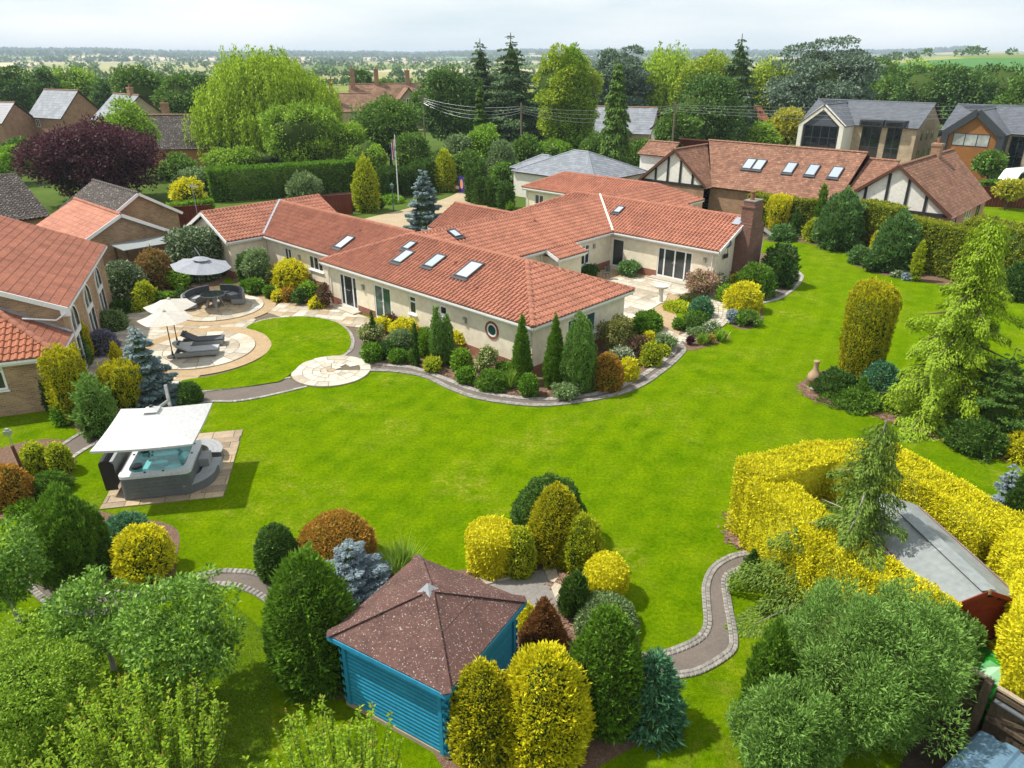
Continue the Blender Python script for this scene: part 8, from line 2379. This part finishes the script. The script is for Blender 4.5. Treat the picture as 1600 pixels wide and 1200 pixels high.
surf('pole_wood', (0.21, 0.17, 0.125), None, 3, 0.9, 0.1)
POLES = [(-12.6, 110.0, 8.2), (1.15, 96.0, 7.9), (20.5, 97.0, 8.0), (75.0, 92.0, 9.0)]
for (x, y, h), lb_ in zip(POLES, ('wooden utility pole left of the dark yew', 'wooden utility pole in front of the tall conifers', 'wooden utility pole beside the weeping spruce', 'wooden utility pole beyond the right edge')):
    if x > 60: continue
    t = thing('utility_pole', lb_, 'pole', (x, y, 0), 0, 'poles carrying the overhead wires')
    b = MB(); b.tube([(0, 0, 0), (0, 0, h)], [0.14, 0.10], 8); b.build('pole', 'pole_wood', t)
    b = MB(); b.box((-0.6, -0.05, h - 0.5), (0.6, 0.05, h - 0.38)); b.build('crossarm', 'pole_wood', t)
for k in range(4):
    b = MB()
    for (x0, y0, h0), (x1, y1, h1) in zip(POLES, POLES[1:]):
        pts = []
        for i in range(13):
            s = i / 12; sag = 4 * s * (1 - s) * (0.6 + 0.25 * k)
            pts.append((x0 + (x1-x0)*s, y0 + (y1-y0)*s + k*0.25, (h0 - 0.4 - 0.25*k) + (h1 - h0)*s - sag))
        b.tube(pts, 0.014, 4, cap=False)
    tag(b.build('overhead_wire', 'steel'), 'overhead wire, ' + ('highest', 'second highest', 'third highest', 'lowest')[k] + ' of the four', 'wire', 'overhead wires')
# vehicles beyond the hedge
surf('car_white', (0.75, 0.76, 0.77), (0.70, 0.71, 0.72), 1, 0.25, 0.5); surf('car_black', (0.02, 0.021, 0.024), None, 1, 0.25, 0.5); surf('rubber', (0.02, 0.02, 0.02), None, 5, 0.8, 0.2)
surf('car_silver', (0.32, 0.33, 0.34), None, 1, 0.3, 0.5)
def vehicle(name, label, cat, loc, rz, L, Wd, prof, mat, glasspoly, roofmat=None):
    t = thing(name, label, cat, loc, rz)
    b = MB(); w = Wd / 2
    n = len(prof)
    for i in range(n):
        j = (i + 1) % n
        b.quad([(prof[i][0], -w, prof[i][1]), (prof[i][0], w, prof[i][1]), (prof[j][0], w, prof[j][1]), (prof[j][0], -w, prof[j][1])])
    b.quad([(x, -w, z) for x, z in prof]); b.quad([(x, w, z) for x, z in prof][::-1]); b.build('body', mat, t)
    for s_ in (-1, 1):
        for k, g_ in enumerate(glasspoly):
            p = MB(); p.quad([(x, s_*(w + 0.006), z) for x, z in (g_ if s_ < 0 else g_[::-1])]); p.build('window', 'glass_dark', t)
        for x in (-L*0.31, L*0.31):
            wl_ = MB(); m = 16
            A = [(x + math.cos(2*math.pi*k/m)*0.34, s_*(w - 0.2), 0.34 + math.sin(2*math.pi*k/m)*0.34) for k in range(m)]; B = [(p[0], s_*(w + 0.02), p[2]) for p in A]
            for k in range(m): wl_.quad([A[k], A[(k+1) % m], B[(k+1) % m], B[k]])
            wl_.quad(B); wo = wl_.build('wheel', 'rubber', t)
            r_ = MB(); r_.quad([(x + math.cos(2*math.pi*k/m)*0.21, s_*(w + 0.025), 0.34 + math.sin(2*math.pi*k/m)*0.21) for k in range(m)]); r_.build('rim', 'steel', wo)
    p = MB(); f0, f1 = glasspoly[0][0], glasspoly[0][1]
    return t
VAN = [(-2.5, 0.35), (2.3, 0.35), (2.5, 0.6), (2.48, 1.05), (1.75, 1.25), (1.1, 2.2), (0.8, 2.35), (-2.4, 2.4), (-2.5, 2.2)]
vehicle('parked_van', 'white van parked by the hedge at the right edge', 'van', (53.32, 78.33, 0), rad(200), 5, 1.95, VAN, 'car_white', [[(1.65, 1.28), (1.08, 2.1), (0.5, 2.15), (0.5, 1.28)]])
SUV = [(-2.2, 0.4), (2.2, 0.4), (2.25, 0.85), (1.3, 1.05), (0.7, 1.7), (-1.9, 1.75), (-2.2, 1.1)]
cr = vehicle('parked_car', 'silver car with a black roof parked at the modern house', 'car', (50.5, 100.5, 0), rad(140), 4.4, 1.85, SUV, 'car_silver', [[(1.15, 1.08), (0.66, 1.62), (-0.2, 1.66), (-0.2, 1.08)], [(-0.3, 1.08), (-0.3, 1.66), (-1.8, 1.66), (-1.95, 1.1)]])
b = MB(); b.box((-1.85, -0.8, 1.752), (0.65, 0.8, 1.84)); b.build('roof', 'car_black', cr)
# ground beyond the hedge
sheet('neighbour_lawn', [(44.26, 70.35), (52.30, 67.81), (50.08, 61.62), (41.37, 61.62), (40.55, 63.48)], 0.012, 'lawn')
sheet('neighbour_drive', [(37.65, 64.86), (41.39, 63.48), (49.33, 60.61), (44.48, 54.07), (33.68, 55.53), (32.67, 58.43)], 0.02, 'sandstone')
sheet('road', [(14, 86), (30, 88), (60, 92), (60, 97), (30, 94), (14, 91)], 0.015, 'drive_gravel')
sheet('verge_lawn', [(12, 76), (24, 76), (24, 84), (12, 85)], 0.01, 'lawn')
sheet('modern_house_lawn', [(54, 98), (66, 100), (66, 116), (58, 116)], 0.01, 'lawn')

# ================================================================ shrubs and trees beyond the house
def rowof(items, kind, mat, name, group, **kw):
    for a, lb in items: S(kind, *a, mat, lb, 'conifer', name, group, **kw)
rowof([((-4.06, 72.69, 1.07, 3.79), 'left one of the clipped columns by the drive'), ((-3.34, 78.70, 1.22, 3.22), 'tallest clipped column by the drive, at the back'), ((-3.52, 71.99, 1.00, 3.46), 'second clipped column by the drive'), ((-3.11, 71.33, 1.05, 2.60), 'shorter clipped column in front of the tall ones by the drive'),
       ((-2.54, 70.94, 0.86, 1.59), 'smallest clipped column by the drive'), ((-1.97, 70.64, 0.98, 2.59), 'clipped column right of the smallest one by the drive'), ((-1.47, 70.32, 0.98, 2.46), 'clipped column left of the fat one by the drive'), ((-0.61, 69.23, 1.62, 2.45), 'fat rounded column at the right end of the drive group')],
      'colround', 'lf_yew', 'clipped_column', 'clipped columns by the drive')
rowof([((-13.05, 74.25, 1.54, 3.04), 'dark column, leftmost behind the flagpole'), ((-12.23, 75.68, 1.44, 2.85), 'dark column, second from left behind the flagpole'), ((-11.16, 76.47, 1.58, 2.87), 'dark column just right of the flagpole'), ((-9.93, 77.28, 1.73, 3.27), 'dark column behind the silver spruce'), ((-8.74, 78.82, 1.63, 3.34), 'dark column right of the silver spruce')],
      'colround', 'lf_yew', 'dark_column', 'dark columns along the drive')
rowof([((-14.76, 67.93, 0.42, 0.80), 'tiny pencil cypress nearest the red fence'), ((-13.51, 67.93, 0.42, 0.86), 'second tiny pencil cypress by the drive'), ((-12.35, 69.18, 0.42, 0.81), 'third tiny pencil cypress, nearest the lamp post')], 'pencil', 'lf_yew', 'pencil_cypress', 'tiny cypresses in the gravel bed')
S('egg', -13.45, 67.91, 2.36, 4.90, 'lf_gold_green', 'tall yellow-green cone beside the long hedge', 'conifer', 'golden_cone')
S('egg', -7.12, 79.03, 2.31, 4.34, 'lf_gold_green', 'yellow-green cone at the end of the dark columns', 'conifer', 'golden_cone')
S('rough', -20.95, 74.78, 3.34, 2.47, 'lf_grey_green', 'grey variegated ball in front of the long hedge', base=0.1)
S('cone', -0.18, 68.35, 0.78, 0.84, 'lf_fresh', 'tiny lime cone at the corner of the far wing', 'conifer', 'small_cone')
S('spread', -11.87, 72.44, 2.50, 0.67, 'lf_fresh', 'low green juniper by the lamp post')
S('spread', -7.88, 79.07, 2.45, 0.55, 'lf_green', 'low dark shrub at the bend of the drive')
tier_tree(-7.18, 60.09, 3.15, 4.94, 'lf_blue', 'silver-blue spruce standing on the gravel drive', 'silver_spruce', 14, 10, 0.1, 0.1, 2.8, 0.12, 0.32, 0.1, 0.8, spray=0.5, core=0.6)
hedge([(-28.91, 73.78), (-16.96, 79.97)], 2.4, 3.0, 'lf_box', 'long tall clipped green hedge in front of the willow', base=0.08, rough=0.05)
hedge([(-29.08, 63.48), (-27.49, 65.43)], 1.2, 1.5, 'lf_fresh', 'low light green hedge behind the left gable', base=0.08)
hedge([(3.18, 81.67), (10.19, 84.35), (13.55, 82.54)], 1.2, 1.9, 'lf_fresh', 'light green hedge in front of the slate bungalow', base=0.09)
hedge([(-2.77, 92.37), (1.66, 96.94)], 1.5, 1.4, 'lf_fresh', 'lime green hedge beside the slate bungalow', base=0.09)
hedge([(48.41, 75.24), (53.49, 73.07)], 1.2, 1.6, 'lf_box', 'bright green hedge above the brown fence at the right', base=0.1)
S('loose', -1.08, 83.40, 2.85, 2.50, 'lf_green', 'dark leafy shrub behind the fat column'); S('loose', 1.20, 81.95, 2.39, 2.01, 'lf_grey_green', 'variegated shrub left of the far wing')
S('cone', 2.51, 82.97, 1.43, 2.83, 'lf_fresh', 'yellow-green cone behind the far wing', 'conifer', 'golden_cone'); S('cone', 0.57, 82.97, 1.43, 2.56, 'lf_green', 'green cone left of the yellow-green one behind the far wing', 'conifer', 'green_cone')
S('loose', 5.18, 85.94, 2.21, 1.62, 'lf_fresh', 'leafy shrub in front of the slate roof'); S('rough', 10.57, 85.76, 1.62, 1.36, 'lf_blue_green', 'blue-green shrub right of the slate hip'); S('egg', 41.13, 71.99, 1.00, 1.30, 'lf_gold', 'small golden cone on the lawn behind the timbered house', 'conifer', 'golden_cone')
broad_tree(46.25, 68.59, 2.61, 2.89, 'lf_tree_yellow', 'yellow-leaved sapling on the neighbour lawn', 'yellow_sapling', K=14, rc=0.24, z0=0.9)
S('loose', 40.04, 69.92, 1.82, 1.04, 'lf_gold_green', 'low shrubs at the neighbour fence'); S('loose', 30.90, 57.44, 2.02, 1.08, 'lf_dark', 'dark bush beside the neighbour drive'); broad_tree(53.49, 83.74, 3.99, 3.69, 'lf_tree_mid', 'round green tree in front of the white van', 'round_tree', K=18, z0=0.6)

T = broad_tree
# purple, light and mixed trees on the left
T(-40.7, 73.0, 12.7, 8.0, 'lf_purple', 'huge dark purple beech left of the garages', 'copper_beech', z0=0.0, K=70, rc=0.15, cov=2.4, core=0.6, shell=0.5)
T(-44.3, 88.0, 6.8, 9.0, 'lf_tree_light', 'pale green maple behind the purple beech', 'maple_tree', z0=1.2, K=26)
T(-55.8, 84.0, 4.4, 4.5, 'lf_fresh', 'bright green bush at the left edge beside the purple beech', 'leafy_bush', z0=0.2, K=16, cat='shrub')
T(-60.3, 92.0, 4.7, 4.4, 'lf_tree_mid', 'dark leafy bush above the bright green one at the left edge', 'leafy_bush', z0=0.2, K=16, cat='shrub')
willow_tree(-31.9, 101.0, 18.5, 14.9, 'lf_willow', 'great golden weeping willow behind the long hedge', strands=1500, cov=1.5)
T(-24.8, 90.0, 8.9, 8.8, 'lf_tree_light', 'light green tree in front of the willow', z0=0.6, K=40, rc=0.17, cov=1.9, core=0.7)
T(-15.6, 97.0, 9.6, 8.6, 'lf_tree_mid', 'spreading green tree behind the flagpole', z0=0.8, K=40, rc=0.18, cov=1.8, core=0.7)
T(-20.3, 92.0, 7.0, 6.1, 'lf_tree_light', 'low lime-green tree right of the willow', z0=0.3, K=26, cov=1.8, core=0.7)
T(-9.4, 116.0, 9.4, 12.3, 'lf_tree_dark', 'broad dark yew behind the drive', 'dark_yew', z0=0.3, K=44, rc=0.17, cov=2.0, core=0.7)
tier_tree(-4.9, 122.0, 9.2, 15.7, 'lf_conifer_far', 'tall ragged fir, left of the two tallest', 'tall_fir', 24, 11, 0.2, 0.05, 5, hang=0.35, prof=0.8, spray=0.75, core=0.6, jit=0.3)
tier_tree(-0.2, 119.0, 11.7, 16.4, 'lf_conifer_far', 'tall ragged fir, right of the two tallest', 'tall_fir', 24, 11, 0.2, 0.05, 5, hang=0.35, prof=0.75, spray=0.75, core=0.6, jit=0.3)
tier_tree(-4.0, 98.0, 2.5, 11.3, 'lf_tree_mid', 'slender pale spruce in front of the tall firs', 'slender_spruce', 18, 9, 0.3, 0, 4, hang=0.4, spray=0.7, core=0.6)
T(7.6, 108.0, 10.0, 14.6, 'lf_tree_lime', 'tall yellow-green cypress with a ragged top', 'tall_cypress', z0=0.5, K=60, rc=0.15, cov=2.2, core=0.75, shape='full')
S('needle', 8.1, 106.0, 6.1, 14.7, 'lf_tree_light', 'ragged green leader of the tall cypress clump', 'tree', 'tall_cypress', lump=0.1)
tier_tree(11.6, 86.0, 4.4, 13.3, 'lf_tree_mid', 'narrow weeping spruce in front of the blue cedar', 'weeping_spruce', 24, 10, 0.5, 0, 5, hang=0.8, prof=0.6, spray=0.7, core=0.6)
T(18.5, 138.0, 12.7, 15.8, 'lf_cedar', 'blue-grey cedar behind the weeping spruce', 'blue_cedar', z0=0.5, K=60, rc=0.15, cov=2.2, core=0.45, flat=0.4, shell=0.3, shape='full')
T(50.9, 128.0, 17.3, 17.1, 'lf_cedar', 'wide blue-grey cedar above the modern house', 'blue_cedar', z0=0.5, K=80, rc=0.14, cov=2.4, core=0.45, flat=0.35, shell=0.25)
willow_tree(28.3, 142.0, 12.6, 16.4, 'lf_willow', 'smaller weeping willow right of the blue cedar', strands=520)
T(33.2, 134.0, 10.6, 14.2, 'lf_tree_lime', 'lime-green tree between the willow and the dark spruce', K=30)
tier_tree(35.6, 124.0, 11.4, 16.4, 'lf_conifer_far', 'broad dark spruce, tallest on the right', 'dark_spruce', 22, 12, 0.3, 0, 5, hang=0.4, prof=0.8, spray=0.7, core=0.7)
T(46.8, 140.0, 11.5, 13.6, 'lf_tree_lime', 'lime-green tree right of the dark spruce', K=30)
T(26.6, 104.0, 9.7, 11.2, 'lf_tree_dark', 'dark olive yew behind the timbered house', 'dark_yew', z0=0.3, K=40, cov=2.0, core=0.7)
T(21.8, 100.0, 5.9, 8.5, 'lf_tree_mid', 'green tree beside the glazed gable', z0=0.5, K=28, cov=1.8, core=0.6)
T(37.9, 106.0, 5.7, 6.9, 'lf_tree_yellow', 'yellow-green bushes left of the modern house', 'leafy_bush', z0=0.2, K=20, cov=1.9, cat='shrub'); T(33.6, 103.0, 4.9, 5.5, 'lf_tree_light', 'light green bush left of the yellow-green ones', 'leafy_bush', z0=0.2, K=18, cov=1.9, cat='shrub')
tier_tree(33.4, 110.0, 3.5, 8.7, 'lf_cedar', 'small grey-green conifer behind the timbered house', 'grey_conifer', 12, 8, 0.2, 0, 2.0, spray=0.5, core=0.5)
T(-3.4, 93.0, 5.2, 5.8, 'lf_fresh', 'bright green rounded tree behind the slate bungalow', 'round_tree', z0=0.2, K=30, rc=0.18, cov=2.2, core=0.8)
S('rough', -1.2, 88.0, 3.1, 4.4, 'lf_grey_green', 'silvery mound right of the bright green rounded tree')
T(-6.5, 92.0, 3.7, 4.8, 'lf_grey_green', 'pale airy tree left of the bright green rounded tree', K=18, cov=1.0, core=0.3)
for a, mt, lb in (((1.6, 94.0, 4.0, 4.7), 'lf_tree_mid', 'green bushes at the foot of the tall firs'), ((4.8, 96.0, 4.9, 3.8), 'lf_fresh', 'light bushes left of the tall cypress'), ((10.4, 95.0, 4.0, 4.3), 'lf_tree_mid', 'bushes right of the tall cypress'), ((-11.5, 86.0, 4.4, 5.4), 'lf_tree_mid', 'bushes behind the dark columns'), ((-16.2, 84.0, 4.3, 5.1), 'lf_tree_light', 'light bushes behind the yellow-green cone'), ((-36.5, 82.0, 4.9, 3.5), 'lf_tree_mid', 'bushes below the grey fence'), ((-28.9, 66.0, 3.0, 3.4), 'lf_gold', 'golden maple in front of the bushes'), ((-31.7, 74.0, 3.8, 3.1), 'lf_grey_green', 'grey-green bush behind the golden maple'), ((-33.5, 90.0, 6.1, 3.4), 'lf_tree_light', 'light shrubs under the willow'), ((-7.8, 84.0, 2.9, 4.1), 'lf_tree_dark', 'dark holly beside the drive end'), ((15.5, 92.0, 4.7, 4.2), 'lf_tree_mid', 'palm-green bush right of the weeping spruce'), ((-4.7, 80.0, 3.4, 4.2), 'lf_tree_mid', 'round bush above the drive end'), ((4.0, 122.0, 6.1, 7.5), 'lf_tree_dark', 'dark undergrowth between the firs and the cypress')):
    T(*a, mt, lb, 'leafy_bush', z0=0.15, K=16, rc=0.24, cov=1.9, core=0.7, cat='shrub')
BG = 'trees of the village edge'
for a, mt, lb in (((-66.4, 138.0, 10.9, 12.4), 'lf_tree_mid', 'tall round tree behind the stone cottage'), ((-56.7, 132.0, 8.7, 10.7), 'lf_tree_mid', 'round tree left of the willow'), ((-94.4, 168.0, 11.6, 12.0), 'lf_tree_light', 'light green tree behind the brick cottage'), ((-95.9, 160.0, 6.3, 11.3), 'lf_tree_dark', 'dark tree left of the light green one'), ((-96.1, 150.0, 6.2, 11.9), 'lf_tree_dark', 'dark tree at the left edge of the picture'), ((-108.1, 175.0, 8.6, 10.1), 'lf_tree_mid', 'hazy tree behind the dark one at the left edge'), ((-84.0, 160.0, 5.8, 9.7), 'lf_tree_dark', 'small dark tree left of the tall round one'),
                  ((-60.9, 150.0, 7.4, 10.6), 'lf_tree_dark', 'dark tree peeping out left of the willow'), ((-32.8, 170.0, 5.9, 11.1), 'lf_tree_dark', 'round dark tree above the manor roof'), ((-28.6, 180.0, 6.5, 9.3), 'lf_tree_mid', 'small tree behind the manor chimneys'), ((-34.6, 140.0, 5.8, 6.7), 'lf_tree_mid', 'tree in the gap right of the willow'),
                  ((78.0, 142.0, 18.7, 12.7), 'lf_tree_dark', 'large dark tree between the modern houses'), ((85.3, 138.0, 17.1, 12.4), 'lf_tree_dark', 'large dark tree behind the orange-clad house'), ((73.6, 150.0, 11.1, 11.0), 'lf_tree_mid', 'mid-green tree right of the wide cedar'), ((77.1, 165.0, 12.2, 13.2), 'lf_tree_mid', 'tree crown on the skyline right of the wide cedar'), ((90.4, 175.0, 11.5, 12.7), 'lf_tree_light', 'lighter tree on the slope behind'), ((58.8, 160.0, 10.5, 12.4), 'lf_tree_mid', 'tree crown between the lime tree and the wide cedar'), ((25.5, 150.0, 7.4, 11.9), 'lf_tree_mid', 'tree in the gap left of the smaller willow'), ((65.8, 150.0, 7.4, 10.8), 'lf_tree_dark', 'dark tree behind the modern house roof'), ((79.9, 120.0, 9.0, 11.2), 'lf_tree_mid', 'tree cut by the right edge'), ((5.5, 150.0, 7.5, 8.5), 'lf_tree_dark', 'dark tree in the gap between the firs and the cypress'), ((-17.2, 150.0, 6.2, 7.4), 'lf_tree_mid', 'tree left of the dark yew'), ((15.9, 150.0, 6.2, 9.7), 'lf_tree_mid', 'tree in the gap left of the blue cedar')):
    T(*a, mt, lb, 'village_tree', z0=0.5, K=30, rc=0.2, cov=1.9, core=0.7, group=BG)

# ---- woods and hedgerows out in the fields
def far_wood(name, label, line, hgt, dens, mat, seed):
    rng = np.random.default_rng(seed)
    P = np.array(line, float); seg = np.hypot(*np.diff(P, axis=0).T); n = int(seg.sum() * dens)
    t = rng.random(n) * seg.sum(); cum = np.concatenate([[0], np.cumsum(seg)])
    i = np.clip(np.searchsorted(cum, t) - 1, 0, len(seg) - 1); f = ((t - cum[i]) / seg[i])[:, None]
    c = P[i] * (1 - f) + P[i + 1] * f + rng.normal(0, hgt * 0.5, (n, 2))
    r = hgt * rng.uniform(0.3, 0.62, n)
    z = terrain_height(c[:, 0], c[:, 1]) + r * 0.7
    dist = np.hypot(P[:, 0], P[:, 1]).mean(); ln = max(0.6, 2.4 * dist / 723)
    m = int(max(14, min(120, 8 * (hgt * 0.45 / ln) ** 2 * 3)))
    v = unit(rng.normal(0, 1, (n, m, 3))); v[..., 2] = np.abs(v[..., 2]) * 1.0 - 0.2
    p = np.concatenate([c, z[:, None]], 1)[:, None, :] + v * r[:, None, None] * rng.uniform(0.75, 1.05, (n, m, 1))
    p = p.reshape(-1, 3); v = v.reshape(-1, 3)
    me = leaf_mesh(name, p, v + rng.normal(0, 0.5, v.shape), v + np.array([0, 0, 0.4]), ln * 1.2, ln * 0.8, [mat])
    return tag(obj(name, me), label, 'wood', None, 'stuff')
def ray_pt(deg, r): return (r * math.sin(rad(deg)), r * math.cos(rad(deg)))
far_wood('hedgerow', 'dark hedgerow across the middle fields', [ray_pt(-40, 330), ray_pt(-16, 420), ray_pt(-6, 400), ray_pt(4, 420), ray_pt(20, 360)], 4, 0.5, 'lf_tree_dark', 1)
far_wood('hedgerow', 'second hedgerow farther out', [ray_pt(-40, 560), ray_pt(-14, 600), ray_pt(2, 560), ray_pt(16, 620)], 5, 0.4, 'lf_tree_dark', 2)
far_wood('hedgerow', 'third hedgerow with field trees', [ray_pt(-40, 850), ray_pt(-10, 900), ray_pt(14, 860)], 6, 0.14, 'lf_tree_mid', 3)
far_wood('woodland', 'belt of woodland before the far hills', [ray_pt(-42, 1300), ray_pt(-26, 1200), ray_pt(-12, 1350), ray_pt(2, 1300), ray_pt(16, 1250)], 8, 0.12, 'lf_tree_dark', 4)
far_wood('woodland', 'hazy woods on the lower slopes', [ray_pt(-42, 2300), ray_pt(-20, 2500), ray_pt(0, 2400), ray_pt(18, 2300)], 11, 0.14, 'lf_tree_dark', 5)
far_wood('woodland', 'tree line along the far skyline', [ray_pt(-44, 4700), ray_pt(-20, 4700), ray_pt(0, 4800), ray_pt(20, 4700), ray_pt(30, 4600)], 16, 0.35, 'lf_tree_dark', 6)
far_wood('woodland', 'woods below the far skyline', [ray_pt(-44, 3400), ray_pt(-30, 3300), ray_pt(-14, 3600), ray_pt(6, 3400), ray_pt(22, 3300)], 13, 0.14, 'lf_tree_dark', 7)
far_wood('hedgerow', 'row of field trees on the right-hand skyline', [ray_pt(19, 820), ray_pt(26, 800), ray_pt(37, 780)], 7, 0.16, 'lf_tree_dark', 8)
far_wood('woodland', 'green woods on the slope behind the modern houses', [ray_pt(13, 260), ray_pt(20, 300), ray_pt(27, 310)], 9, 0.4, 'lf_tree_mid', 9)
far_wood('woodland', 'wood at the left behind the village', [ray_pt(-42, 240), ray_pt(-34, 270), ray_pt(-26, 260)], 7, 0.3, 'lf_tree_mid', 10)
leaf('crop_green', [(0.06, 0.16, 0.035), (0.08, 0.19, 0.045)]); surf('straw', (0.60, 0.47, 0.30), (0.50, 0.39, 0.25), 0.01, 0.95, 0.05); surf('crop', (0.075, 0.19, 0.045), (0.06, 0.16, 0.04), 0.02, 0.95, 0.05)
def field(name, d0, d1, r0, r1, mat, n=14):
    m = MB()
    for i in range(n):
        for j in range(6):
            q = []
            for a, b in ((i, j), (i + 1, j), (i + 1, j + 1), (i, j + 1)):
                x, y = ray_pt(d0 + (d1 - d0) * a / n, r0 + (r1 - r0) * b / 6); q.append((x, y, float(terrain_height(np.array(x), np.array(y))) + 0.25 + r0 * 0.0004))
            m.quad(q)
    o = m.build(name, mat, None, weld=True, smooth=True); o['kind'] = 'structure'
field('straw_field', -29, -12, 2550, 3250, 'straw'); field('straw_field', -11, -6, 2500, 3200, 'straw'); field('straw_field', -40, -31, 1400, 2200, 'straw'); field('crop_field', -5, 4, 2500, 3100, 'crop'); field('crop_field', 26, 40, 430, 640, 'crop'); field('straw_field', 17, 24, 660, 760, 'straw')

# ================================================================ fruit trees and shrubs in the near left corner
T(-12.45, 14.18, 2.04, 3.05, 'lf_apple', 'apple tree cut by the left edge, beside the big dark conifer', 'apple_tree', base=0.11, asp=0.45, shell=0.3, z0=0.5, K=100, rc=0.085, cov=0.95, core=0, bark='bark_grey', group='apple trees')
T(-9.28, 12.63, 2.44, 2.62, 'lf_apple', 'middle apple tree over the lower left path', 'apple_tree', base=0.11, asp=0.45, shell=0.3, z0=0.7, K=100, rc=0.085, cov=0.8, core=0, bark='bark_grey', group='apple trees')
T(-6.99, 11.75, 2.71, 3.23, 'lf_apple', 'right-hand apple tree, fullest of the three', 'apple_tree', base=0.11, asp=0.45, shell=0.3, z0=0.7, K=110, rc=0.085, cov=0.95, core=0, bark='bark_grey', group='apple trees')
T(-9.64, 10.51, 2.88, 2.93, 'lf_tree_light', 'soft green bush in the bottom left corner', 'leafy_bush', base=0.07, asp=0.45, z0=0.2, K=40, rc=0.16, cov=1.8, core=0.4, cat='shrub')
def shoot_bush(x, y, w, h, label, n=70, seed=1):
    """upright leafy shoots with orange tips"""
    rng = np.random.default_rng(seed)
    t = thing('shoot_bush', label, 'shrub', (x, y, 0))
    P_, D_, N_, tips = [], [], [], []
    st = MB()
    for i in range(n):
        a = rng.random() * 6.28; r = w / 2 * math.sqrt(rng.random())
        hh = h * rng.uniform(0.68, 1.0) * (1 - 0.25 * (r / (w / 2)) ** 2)
        b = np.array([math.cos(a) * r * 0.75, math.sin(a) * r * 0.75, h * 0.1]); e_ = np.array([math.cos(a) * r, math.sin(a) * r, hh]) + np.append(rng.normal(0, 0.06, 2), 0)
        st.tube([tuple(b), tuple((b + e_) / 2), tuple(e_)], [0.01, 0.007, 0.003], 4, cap=False)
        m = int((hh - h * 0.25) / 0.022)
        s = rng.uniform(0.2, 1, m); p = b + (e_ - b) * s[:, None] + rng.normal(0, 0.01, (m, 3)); az = rng.random(m) * 6.28
        d_ = np.stack([np.cos(az), np.sin(az), rng.uniform(0.2, 0.9, m)], 1)
        P_.append(p); D_.append(d_); N_.append(np.array([0, 0, 1.0]) + rng.normal(0, 0.35, (m, 3)))
        if rng.random() < 0.75:
            k = 9; az = rng.random(k) * 6.28; tips.append((e_ - np.array([0, 0, 1.0]) * rng.uniform(0, 0.10, k)[:, None], np.stack([np.cos(az) * 0.5, np.sin(az) * 0.5, np.ones(k)], 1)))
    p = np.concatenate(P_); n_ = len(p)
    obj('leaves', leaf_mesh('leaves', p, np.concatenate(D_), np.concatenate(N_), rng.uniform(0.06, 0.105, n_), rng.uniform(0.034, 0.052, n_), ['lf_cherry_laurel']), t)
    p = np.concatenate([a for a, b in tips]); d_ = np.concatenate([b for a, b in tips])
    obj('shoot_tips', leaf_mesh('shoot_tips', p, d_, d_[:, [1, 2, 0]], 0.045, 0.018, ['lf_shoot']), t)
    st.build('stems', 'bark', t)
shoot_bush(-6.94, 9.36, 3.22, 2.83, 'yellow-green shoots with orange tips below the apple trees', 150, 1)
shoot_bush(-3.25, 8.78, 2.79, 2.78, 'yellow-green shoots with orange tips in front of the summerhouse', 95, 2)
shoot_bush(-9.28, 8.69, 1.37, 2.40, 'yellow-green shoots at the very bottom left corner', 40, 3)

# ---- loose grass along the lawn, thin blades that break up its flatness
def blades(name, label, poly, n, seed, hmin=0.02, hmax=0.05):
    rng = np.random.default_rng(seed)
    P = np.array(poly); lo, hi = P.min(0), P.max(0)
    c = rng.uniform(lo, hi, (n * 2, 2))
    ins = np.zeros(len(c), bool); j = len(P) - 1
    for i in range(len(P)):
        xi, yi = P[i]; xj, yj = P[j]
        ins ^= ((yi > c[:, 1]) != (yj > c[:, 1])) & (c[:, 0] < (xj - xi) * (c[:, 1] - yi) / (yj - yi + 1e-12) + xi); j = i
    c = c[ins][:n]; m = len(c)
    a = rng.random(m) * 6.28
    dr = np.stack([np.cos(a) * 0.5, np.sin(a) * 0.5, np.ones(m)], 1)
    me = leaf_mesh(name, np.concatenate([c, np.zeros((m, 1))], 1), dr, np.stack([np.cos(a), np.sin(a), 0 * a], 1), rng.uniform(hmin, hmax, m), 0.016, ['lf_grass'])
    tag(obj(name, me), label, 'grass', None, 'stuff')
blades('grass', 'short lawn grass in the near part of the garden', [(-4.88, 10.06), (-5.80, 13.56), (-7.64, 15.18), (-8.96, 14.69), (-11.22, 14.00), (-12.54, 13.56), (-10.28, 10.06)], 60000, 1)

# ---- the air: faint summer haze over the whole valley
def haze_mat():
    m, nt, out = new_mat('haze')
    v = nd(nt, 'ShaderNodeVolumePrincipled')
    v.inputs['Color'].default_value = (0.70, 0.83, 0.98, 1)
    v.inputs['Density'].default_value = 0.00019
    v.inputs['Anisotropy'].default_value = 0.0
    nt.links.new(v.outputs[0], out.inputs['Volume'])
haze_mat()
hz = MB(); hz.box((-7500, -200, -1.2), (7500, 7500, 75))
ho = hz.build('haze', 'haze'); tag(ho, kind='stuff')
